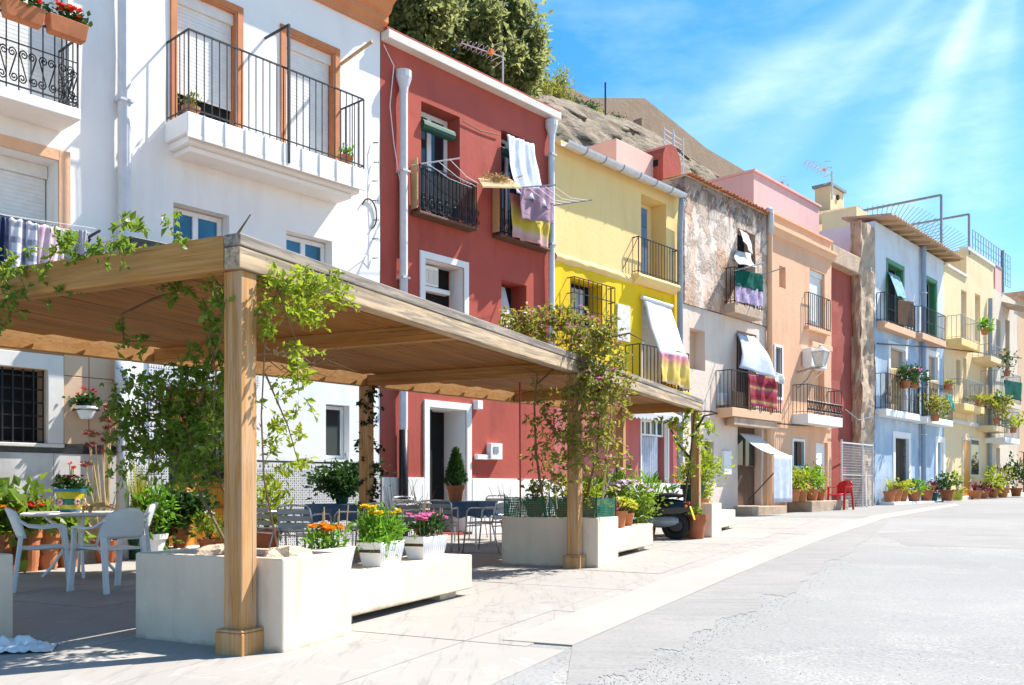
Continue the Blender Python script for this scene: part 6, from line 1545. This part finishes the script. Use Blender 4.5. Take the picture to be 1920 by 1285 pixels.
s0,z0=S(975,.5),Z(975,352,.5)
t=fthing('drying_rack','wall drying rack with two rods and lines beside the red house laundry','drying rack',s0,.4,z0)
for (xa,ya,xb,yb,d0,d1) in ((972,352,1042,347,.45,.95),(1035,386,1110,375,.30,.95)):
    m=MB(); m.tube([fl_(xa,ya,d0),fl_(xb,yb,d1)],.014,6); m.build('rod',M['steel'],t)
for k in range(4):
    f=.25+.22*k; a=np.array(fl_(972+70*f,352-5*f,.45+.5*f)); b=np.array(fl_(1035+75*f,386-11*f,.30+.65*f)); c=(a+b)/2-np.array([0,0,.10]); m=MB(); m.tube([a,c,b],.005,4); m.build('line',M['pvc'],t)
t=fthing('drying_rack','thin rod drying rack over the left balcony of the red house','drying rack',S(790,.3),.3,Z(790,310,.3)); m=MB(); m.tube([fl_(772,310,.1),fl_(862,297,.75)],.014,6); m.build('rod',M['zinc'],t)
for k in range(3): m=MB(); a=np.array(fl_(800+22*k,306-3*k,.25+.2*k)); b=np.array(fl_(885+9*k,352-2*k,.3+.1*k)); m.tube([a,(a+b)/2-np.array([0,0,.06]),b],.005,4); m.build('line',M['pvc'],t)
m=MB(); C=[fl_(896,337,.28),fl_(905,352,.85),fl_(978,354,.85),fl_(952,335,.28)]
m.add([(x,y,z) for x,y,z in C]+[(x,y,z+.03) for x,y,z in C],[(0,1,2,3),(7,6,5,4),(0,4,5,1),(1,5,6,2),(2,6,7,3),(3,7,4,0)]); fsolo('wooden_board',m,M['rawwood'],'plain wooden board bridging the two red house balconies','board')
m=MB(); c=np.mean([np.array(q) for q in C],0); 
for _ in range(160):
    a=random.uniform(0,6.28); q=c+np.array([random.gauss(0,.16),random.gauss(0,.1),.05+random.uniform(0,.07)]); m.bar(q,q+np.array([math.cos(a)*.16,math.sin(a)*.1,random.uniform(-.03,.06)]),.008)
o=fsolo('straw_bundle',m,M['straw'],'bundle of dry straw lying on the wooden board','straw'); o['kind']='stuff'
# yellow house awning cloths
quadcloth('window_awning','white canvas awning pulled out over the yellow house balcony','awning',M['c_white'],((1206,560,.10),(1258,574,.10),(1290,672,.46),(1236,664,.46)),.01,5,None,10,16,-.03)
m=MB(); m.tube([fl_(1204,558,.09),fl_(1260,575,.09)],.05,8); fsolo('awning_roller',m,M['pvc'],'white awning roller over the yellow house balcony door','roller')
quadcloth('printed_cloth','pink and yellow printed cloth hung on the yellow house balcony rail','washing',M['c_flag'],((1236,660,.47),(1291,668,.47),(1292,730,.47),(1239,716,.46)),.03,13)
# scalloped awning over the rose ground floor window
s0,s1=S(1176,.55),S(1272,.55); z1=Z(1220,772,.4); t=fthing('scalloped_awning','small white scalloped awning on the rose ground floor','awning',s0,0,z1)
m=MB(); m.grid(lambda u,v:(s0+(s1-s0)*u,-.03-.62*v,z1+.20-.28*v),16,4); solidify(m.build('canopy',M['c_white'],t),.01)
m=MB(); m.grid(lambda u,v:(s0+(s1-s0)*u,-.652,z1-.082-(.10+.05*abs(math.sin(u*math.pi*14)))*v),112,2); solidify(m.build('valance',M['c_white'],t),.006)
# crumbling house cloths
quadcloth('window_awning','upper white awning sheet on the crumbling house','awning',M['c_white'],((1386,430,.05),(1405,442,.05),(1412,476,.25),(1392,452,.25)),.02,5)
quadcloth('window_awning','white awning sheet bellied out over the top balcony of the crumbling house','awning',M['c_white'],((1380,470,.05),(1410,476,.05),(1420,500,.6),(1384,496,.6)),.02,5,None,10,12,-.10)
quadcloth('rail_cloth','bottle green cloth along the top balcony rail of the crumbling house','washing',M['c_green'],((1378,506,.42),(1430,514,.42),(1430,547,.42),(1378,536,.42)),.02,14)
quadcloth('rail_cloth','lilac striped cloth under the green one on the top balcony','washing',M['c_lilac'],((1378,533,.40),(1430,545,.40),(1430,575,.40),(1378,567,.40)),.02,18)
t=fthing('drying_rack','drying rack with rods on the top balcony of the crumbling house','drying rack',S(1400,.5),.5,Z(1400,505,.5))
for xa,ya,xb,yb,d0,d1 in ((1376,508,1433,493,.4,.9),(1425,516,1472,502,.4,1.0)): m=MB(); m.tube([fl_(xa,ya,d0),fl_(xb,yb,d1)],.018,5); m.build('rod',M['steel'],t)
quadcloth('window_awning','pale blue awning sheet swooping over the middle balcony of the crumbling house','awning',M['c_paleblue'],((1381,624,.05),(1414,632,.05),(1455,708,.75),(1384,690,.35)),.03,6,None,12,14,.10)
quadcloth('striped_rug','red and yellow striped rug hung on the curved balcony','rug',M['c_redstripe'],((1402,702,.52),(1458,708,.52),(1458,768,.52),(1406,760,.52)),.02,16)
quadcloth('cloth','white cloth draped at the right end of the curved balcony','washing',M['c_white'],((1445,696,.60),(1468,702,.60),(1470,720,.62),(1452,716,.62)),.03,6)
m=MB(); bt=btop(13,.2)
t=fthing('balcony_wicker','brown wicker screen at the left of the curved balcony','screen',S(1385,.5),.5,Z(1385,770,.5)); m.box(S(1375,.48),S(1400,.48),-.47,-.44,Z(1388,765,.5),Z(1388,735,.5)); m.build('panel',M['c_brown'],t)
# awning over the old door with its hanging front
s0,s1=S(1386),S(1386)+1.15; zt_,d1=Z(1386,812),1.0; zb_=Z(1448,852,1.0)
t=fthing('door_awning','pale canvas awning with hanging front over the old wooden door','awning',s0,0,zb_)
m=MB(); m.grid(lambda u,v:(s0+(s1-s0)*u,-d1*v+.02*math.sin(u*9)*v,zt_+(zb_-zt_)*v-.10*math.sin(v*math.pi)),12,14); solidify(m.build('canopy',M['c_white'],t,smooth=True),.006)
m=MB(); zc_=Z(1462,942,1.0); m.grid(lambda u,v:(s0+.05+(s1-s0)*u,-d1-.01+.012*math.sin(u*16)*v,zb_+(zc_-zb_)*v),24,10); solidify(m.build('front_curtain',M['c_paleblue'],t,smooth=True),.006)
m=MB(); m.bar((s1-.05,-d1,zb_),(s1-.6,0,gs(24.4)+.4),.03); m.bar((s0,-d1,zb_),(s1+.05,-d1,zb_),.025); m.build('strut',M['iron'],t)
# air conditioner, street lamp
s0,s1=S(1520,.3),S(1549,.3); t=fthing('air_conditioner','pale air conditioner box on the peach house wall','air conditioner',s0,.3,Z(1535,690,.3))
m=MB(); m.box(s0,s1,-.33,-.02,Z(1535,690,.3),Z(1535,656,.3)); m.build('casing',M['pvc'],t,bevel=.02)
m=MB(); cz=(Z(1535,690,.3)+Z(1535,656,.3))/2; m.tube([((s0+s1)/2-.1,-.334,cz),((s0+s1)/2-.1,-.345,cz)],.2,20); m.build('fan_grille',M['steel'],t)
for q in (s0+.12,s1-.12): m=MB(); m.bar((q,-.3,Z(1535,690,.3)-.03),(q,0,Z(1535,690,.3)-.03),.03); m.bar((q,-.28,Z(1535,690,.3)-.03),(q,0,Z(1535,690,.3)-.25),.02); m.build('bracket',M['trim'],t)
sl=S(1495); zl2=Z(1495,692); t=fthing('wall_street_lamp','four sided street lantern on an ornate wall bracket','street lamp',sl,0,zl2)
tip=np.array(fl_(1538,690,.8)); m=MB(); a=(sl,-.02,zl2-.1); m.tube([a,((sl+tip[0])/2,-.5,zl2-.02),tip],.03,7); m.tube([(sl,-.02,zl2-.6),((sl+tip[0])/2,-.35,zl2-.35),((sl+tip[0])/2,-.55,zl2-.05)],.02,6); m.build('bracket',M['steel'],t)
m=MB(); x,y,z=tip; zb3,zt3=z+.05,z+.48
def fr(z,w): return [(x-w,y-w,z),(x+w,y-w,z),(x+w,y+w,z),(x-w,y+w,z)]
for p,q in zip(fr(zb3,.11),fr(zt3,.20)): m.bar(p,q,.025)
for zz,w in ((zb3,.11),(zt3,.20)):
    f=fr(zz,w)
    for i in range(4): m.bar(f[i],f[(i+1)%4],.03)
m.tube([tip,(x,y,zb3)],.04,6); m.build('lantern_frame',M['zinc'],t)
m=MB(); m.add(fr(zb3+.02,.10)+fr(zt3-.02,.185),[(0,1,5,4),(1,2,6,5),(2,3,7,6),(3,0,4,7)]); m.build('glass',M['lampglass'],t)
m=MB(); m.add(fr(zt3+.016,.23)+[(x,y,zt3+.2)],[(0,1,4),(1,2,4),(2,3,4),(3,0,4),(0,3,2,1)]); m.ball((x,y,zt3+.21),.035,8,5); m.build('lantern_roof',M['zinc'],t)
# ------------------------------------------------------------------ blue, cream houses: cloths and plants on balconies
quadcloth('window_awning','teal awning sheet hanging out of the left green window','awning',M['c_turq'],((1665,510,.05),(1688,520,.05),(1700,560,.6),(1682,556,.6)),.02,5)
quadcloth('rail_screen','brown screen on the upper left balcony of the blue house','screen',M['c_brown'],((1682,562,.28),(1714,566,.28),(1713,614,.28),(1682,610,.28)),.01,5)
quadcloth('rail_screen','tan reed screen on the lower left balcony of the blue house','screen',M['rawwood'],((1668,690,.30),(1690,692,.30),(1692,762,.30),(1670,758,.30)),.01,14)
quadcloth('rail_screen','tan reed screen on the lower right balcony of the blue house','screen',M['rawwood'],((1742,712,.40),(1758,714,.40),(1758,780,.40),(1742,778,.40)),.01,14)
quadcloth('towel','turquoise towel hung over the end of the blue house balcony','washing',M['c_cyan'],((1772,740,.55),(1785,742,.55),(1791,772,.55),(1786,768,.55)),.02,5)
quadcloth('cloth','dark teal cloth beside the turquoise towel','washing',M['c_green'],((1768,748,.52),(1780,748,.52),(1778,778,.52),(1768,780,.52)),.02,5)
def bplant(label,px,py,d,rx,rz,n,fol,flower=None,nf=0,L=.13,pot='terra2',group=None):
    s,z=S(px,d),Z(px,py,d); p=W(s,-d,z); return potted(label,p,.17,.26,pot,fol,rx,rz,n,L,flower,nf,.10,group=group)
gb='plants on the blue house balconies'
bplant('dark bushy plant on the rail of the lower left blue house balcony',1699,728,.5,.42,.32,260,'leafdark',group=gb)
bplant('magenta flowered plant at the corner of the lower left blue house balcony',1716,728,.55,.38,.26,220,'leafdark','f_mag',16,group=gb)
bplant('trailing yellow green plant under the lower right blue house balcony',1754,790,.65,.55,.42,420,'leafolive',group=gb)
bplant('terracotta pot on the rail end above the turquoise towel',1778,732,.55,.16,.1,60,'leafolive',group=gb)
gc='plants on the far balconies'
for lab,px,py,d,rx,rz,fol,fl,nf in (('small green plant on the upper cream house balcony',1846,628,.6,.3,.22,'leaflush',None,0),('red flowered pots along the lower cream house balcony',1835,762,.6,.5,.12,'leafolive','f_red',6),
  ('green plant in a pot on the thin balcony post of the far house',1868,768,.7,.3,.25,'leaflush',None,0),('pink flowered plant beside the green one on the far balcony',1880,768,.8,.35,.15,'leafolive','f_pink',10),
  ('dry yellowish shrub on the far lower balcony',1869,795,.8,.5,.45,'leafolive',None,0),('yellow green plant box on the far right balcony',1900,812,.95,.7,.3,'leafyel',None,0),('dark climbing plant on the far upper balcony',1888,706,.9,.45,.5,'leafdark','f_orange',5)):
    bplant(lab,px,py,d,rx,rz,200,fol,fl,nf,.16,group=gc)
quadcloth('rail_screen','green garden net on the far upper balcony','screen',M['c_green'],((1882,712,.92),(1916,718,.92),(1916,752,.92),(1884,746,.92)),.02,9)
# ------------------------------------------------------------------ pots along the house fronts
gr_='potted plants on the ledge of the peach house'
m=MB(); za=gs(26.5); q0=S(1478); q1=S(1549); m.box(q0,q1,-.75,-.01,za-.3,za+.33); fsolo('low_ledge',m,M['stone'],'low rough concrete ledge along the peach house front','ledge',bevel=.02)
for lab,px,fol,rx,rz,pm in (('pale green shrub in the first terracotta pot of the peach house ledge',1487,'leafyel',.42,.42,'terra2'),('bushy yellow green plant in a bright terracotta pot on the ledge',1502,'leafyel',.48,.42,'terra2'),('tall bright green bush near the right of the ledge',1522,'leaflush',.45,.50,'terra2'),('last green bush on the ledge beside the white door',1535,'leafyel',.36,.46,'terracotta')):
    s=S(px,.4); potted(lab,W(s,-.4,za+.33),.21,.36,pm,fol,rx*.78,rz*.8,300,.11,group=gr_)
gbp='potted plants on the white step of the blue house'; zs7=gs(38)+.06
for lab,px,d,fol,rx,rz,pm,kind,n,fl,nf in (('spiky yellow green plant in the leftmost terracotta pot of the white step',1668,.30,'agave',.5,.5,'terra2','spiky',46,None,0),('plain terracotta pot with a low plant on the white step',1680,.30,'leafolive',.3,.2,'terra2','bush',160,None,0),('yellow leaved bush in a terracotta pot before the grilled door',1691,.32,'agave',.42,.4,'terra2','bush',360,None,0),('low bright green plant spilling from its pot on the white step',1714,.36,'leaflush',.52,.34,'terra2','bush',420,None,0),('dull red pot with a bare topped plant on the white step',1738,.36,'leafolive',.25,.16,'terracotta','bush',90,None,0),('purple leaved plant in a small teal pot at the step end',1749,.40,'purpleleaf',.38,.3,'greenblind','bush',260,None,0)):
    potted(lab,W(S(px,d),-d,zs7),random.uniform(.21,.27),random.uniform(.38,.5) if pm!='greenblind' else .34,pm,fol,rx*.72,rz*.72,int(n*.6),.12,fl,nf,kind=kind,group=gbp)
gcp='potted plants along the cream house fronts'
for lab,px,d,fol,rx,rz,pm,kind,n,fl,nf in (('dark green round bush in a pink terracotta pot past the white step',1775,.7,'leafdark',.75,.5,'terracotta','bush',460,None,0),('leggy yellow leaved plant in a yellow tub by the cream house',1795,.6,'leafyel',.5,.7,'glaze_y','bush',120,None,0),('purple spiky plant beside the orange door',1828,.6,'purpleleaf',.6,.45,'terra2','spiky',60,None,0),('purple ground plant in a terracotta trough',1845,.6,'purpleleaf',.6,.3,'terra2','bush',220,None,0),('bright yellow green shrub before the grey cream house',1862,.8,'leafyel',.85,.75,'terra2','bush',520,None,0),('orange brown shrub next to the bright yellow green one',1880,.8,'leafolive',.7,.95,'terra2','bush',460,None,0),('big dark green bush at the very end of the street',1905,1.0,'leafdark',.9,1.3,'terracotta','bush',900,None,0)):
    s=S(px,d); potted(lab,W(s,-d,gs(s)+.02),random.uniform(.22,.32),random.uniform(.32,.46),pm,fol,rx*.66,rz*.66,int(n*.55),.15,fl,nf,kind=kind,group=gcp)
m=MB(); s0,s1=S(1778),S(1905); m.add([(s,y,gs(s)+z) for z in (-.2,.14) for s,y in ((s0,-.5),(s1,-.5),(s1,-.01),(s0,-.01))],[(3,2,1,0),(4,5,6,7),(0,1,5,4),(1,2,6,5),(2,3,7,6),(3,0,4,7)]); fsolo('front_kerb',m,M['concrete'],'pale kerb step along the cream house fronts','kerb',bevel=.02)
# wire mesh gate in the gap
t=fthing('mesh_gate','galvanised wire mesh gate closing the gap beside the peach house','gate',S(1580,.2),.2,gs(31))
sa,sb=S(1578,.2),S(1636,.2); zt_=Z(1600,832,.2); zb_=gs(32)+.02
for s in (sa,(sa*.35+sb*.65),sb): m=MB(); m.tube([(s,-.2,zb_-.1),(s,-.2,zt_+.1)],.035,7); m.build('post',M['zinc'],t)
m=MB(); m.box(sa,sb,-.205,-.195,zb_,zt_); m.build('mesh',M['wire'],t)
m=MB(); m.bar((sa,-.2,zt_),(sb,-.2,zt_),.05); m.bar((sa,-.2,(zt_+zb_)/2),(sb,-.2,(zt_+zb_)/2),.03); m.bar((sa+.9,-.7,zb_),(sb-.6,-.2,zb_+1.2),.04); m.build('rail',M['zinc'],t)
# ------------------------------------------------------------------ plants by the corner and white houses
def gplant(label,px,py,**k): p=gp(px,py); return potted(label,p,**k)
t=fthing('wall_geranium','red geranium in a white pot hung on the tan wall','hanging plant',S(165,.2),.2,Z(165,790,.2))
c=(S(165,.2),-.15,Z(165,786,.2)); m=MB(); m.lathe([(.07,0),(.085,.02),(.125,.13),(.14,.14),(.14,.17),(.12,.17)],16,c); m.build('pot',M['pvc'],t)
m=MB(); m.tube([(c[0]-.12,-.0,c[2]+.12),(c[0]-.12,-.28,c[2]+.12),(c[0]+.12,-.28,c[2]+.12),(c[0]+.12,0,c[2]+.12)],.008,5); m.build('hanger',M['iron'],t)
m=MB(); m.leaves(cloud((c[0],c[1],c[2]+.22),(.14,.12,.09),260,9,.3),.055,.4); m.build('foliage',M['leafdark'],t,kind='stuff')
fl_mb([(c[0]+random.uniform(-.14,.16),c[1]+random.uniform(-.1,.1),c[2]+random.uniform(.26,.42)) for _ in range(11)],.04,14).build('flower',M['f_red'],t,kind='stuff')
p0=gp(196,1000); p0=W(S(200,.35),-.35,gs(5.6)); t=thing('tree_aeonium','tall stalks of pinkish rosettes against the tan wall by the drainpipe','succulent',p0)
pot_mb(.18,.3).build('pot',M['terracotta'],t,off=(0,0,0)); m=MB(); r=MB()
for px,py in ((202,765),(196,790),(207,792),(203,806),(165,815),(178,820),(203,818),(198,830),(170,838),(192,850),(160,875),(205,775)):
    h=W(S(px,.3),-.3,Z(px,py,.3))-p0; m.tube([(random.uniform(-.06,.06),random.uniform(-.06,.06),.25),(h.x*.6+random.uniform(-.03,.03),h.y*.6,h.z*.55),h],[.013,.011,.009],6); rosette(r,h,.115,22,(random.uniform(-.2,.2),-.4,1))
for k in range(7): m.tube([(random.uniform(-.1,.1),0,.25),(-.15-.06*k,-.05,.6),(-.12-.06*k+random.uniform(-.05,.05),0,1.1+random.uniform(0,.4))],[.016,.011,.006],5)
m.build('stalk',M['cane'],t,off=(0,0,0)); r.build('rosette',M['rosepink'],t,off=(0,0,0),kind='stuff')
gl='flowering pots around the garden table'
gplant('big glossy leaved plant at the left edge behind the table',16,1074,r=.2,h=.40,pm='terracotta',fol='leaf',rx=.36,rz=.42,n=330,L=.15,wd=.36)
for lab,px,py,fm,h in (('red geranium behind the left plastic chair',52,1072,'f_red',.52),('orange geranium at the left edge of the view',-2,1078,'f_orange',.5),('tall red geranium just left of the painted pot',88,1068,'f_red',.5),('low red geranium between the white chairs and the tan house',128,1064,'f_red',.34)):
    gplant(lab,px,py,r=.16,h=h,pm='terra2',fol='leaf',rx=.24,rz=.20,n=320,L=.085,flower=fm,nf=8,fr=.075,wd=.4,group=gl)
stepz=dg[2]+.004
def wplant(label,px,d,z=None,**k): s_=S(px,d); return potted(label,W(s_,-d,gs(s_)+.01 if z is None else z),**k)
wplant('geranium in a terracotta pot on the step of the orange door',338,.16,stepz,r=.13,h=.30,pm='terracotta',fol='leafdark',rx=.33,rz=.30,n=900,L=.085,wd=.42,flower='f_lilac',nf=6,fr=.05)
wplant('bushy plant in a white pot left of the orange door',286,.32,r=.19,h=.34,pm='pvc',fol='leaflush',rx=.28,rz=.34,n=420,L=.12,wd=.14)
wplant('clump of tall grassy stems against the patterned tiles',262,.22,r=.15,h=.3,pm='greenblind',fol='leafolive',rx=.32,rz=.58,n=80,L=.1,kind='spiky')
gplant('bamboo like plant in a brown pot behind the cafe chairs',500,1040,r=.2,h=.36,pm='terracotta',fol='leafyel',rx=.32,rz=.46,n=420,L=.13,wd=.12)
wplant('small white flowered bush low in front of the orange door',392,.55,r=.15,h=.24,pm='terracotta',fol='leaf',rx=.22,rz=.22,n=340,L=.06,flower='f_white',nf=9,fr=.03)
for k,(px,lab) in enumerate(((742,'bare twiggy shrub against the white wainscot left of the doorway'),(792,'bare twiggy shrub beside the red house doorway'),(952,'bare twiggy shrub against the wainscot behind the net planter'))):
    p=W(S(px,.5),-.5,gs(S(px))); t=thing('bare_shrub',lab,'shrub',p,0,'bare shrubs by the red house'); m=MB()
    for q in range(16):
        a=random.uniform(0,6.28); r=random.uniform(.1,.42); b=Vector((math.cos(a)*r*.5,math.sin(a)*r*.3,random.uniform(.3,.6))); e=b+Vector((math.cos(a)*r*.6,math.sin(a)*r*.3,random.uniform(.25,.55))); m.tube([(0,0,.2),b,e],[.009,.006,.003],4)
    m.build('twig',M['bark'],t,off=(0,0,0)); pot_mb(.15,.26).build('pot',M['terracotta'],t,off=(0,0,0))
# crumpled white plastic sheet at the left planter
m=MB(); c=gp(12,1222)
def crump(u,v):
    x=(u-.5)*.6; y=(v-.5)*.34; h=.06*max(0,1-((x/.3)**2+(y/.17)**2))*(1+1.3*mnoise.noise(Vector((x*14,y*14,2))))+.03*abs(mnoise.noise(Vector((x*22,y*22,5))))
    return (x-.1*y,y,max(.004,h)+.012)
m.grid(crump,40,26); o=solo('plastic_sheet',m,M['whiteplastic'],'crumpled white plastic sheet on the ground at the left planter','sheet',c,.25,smooth=True)
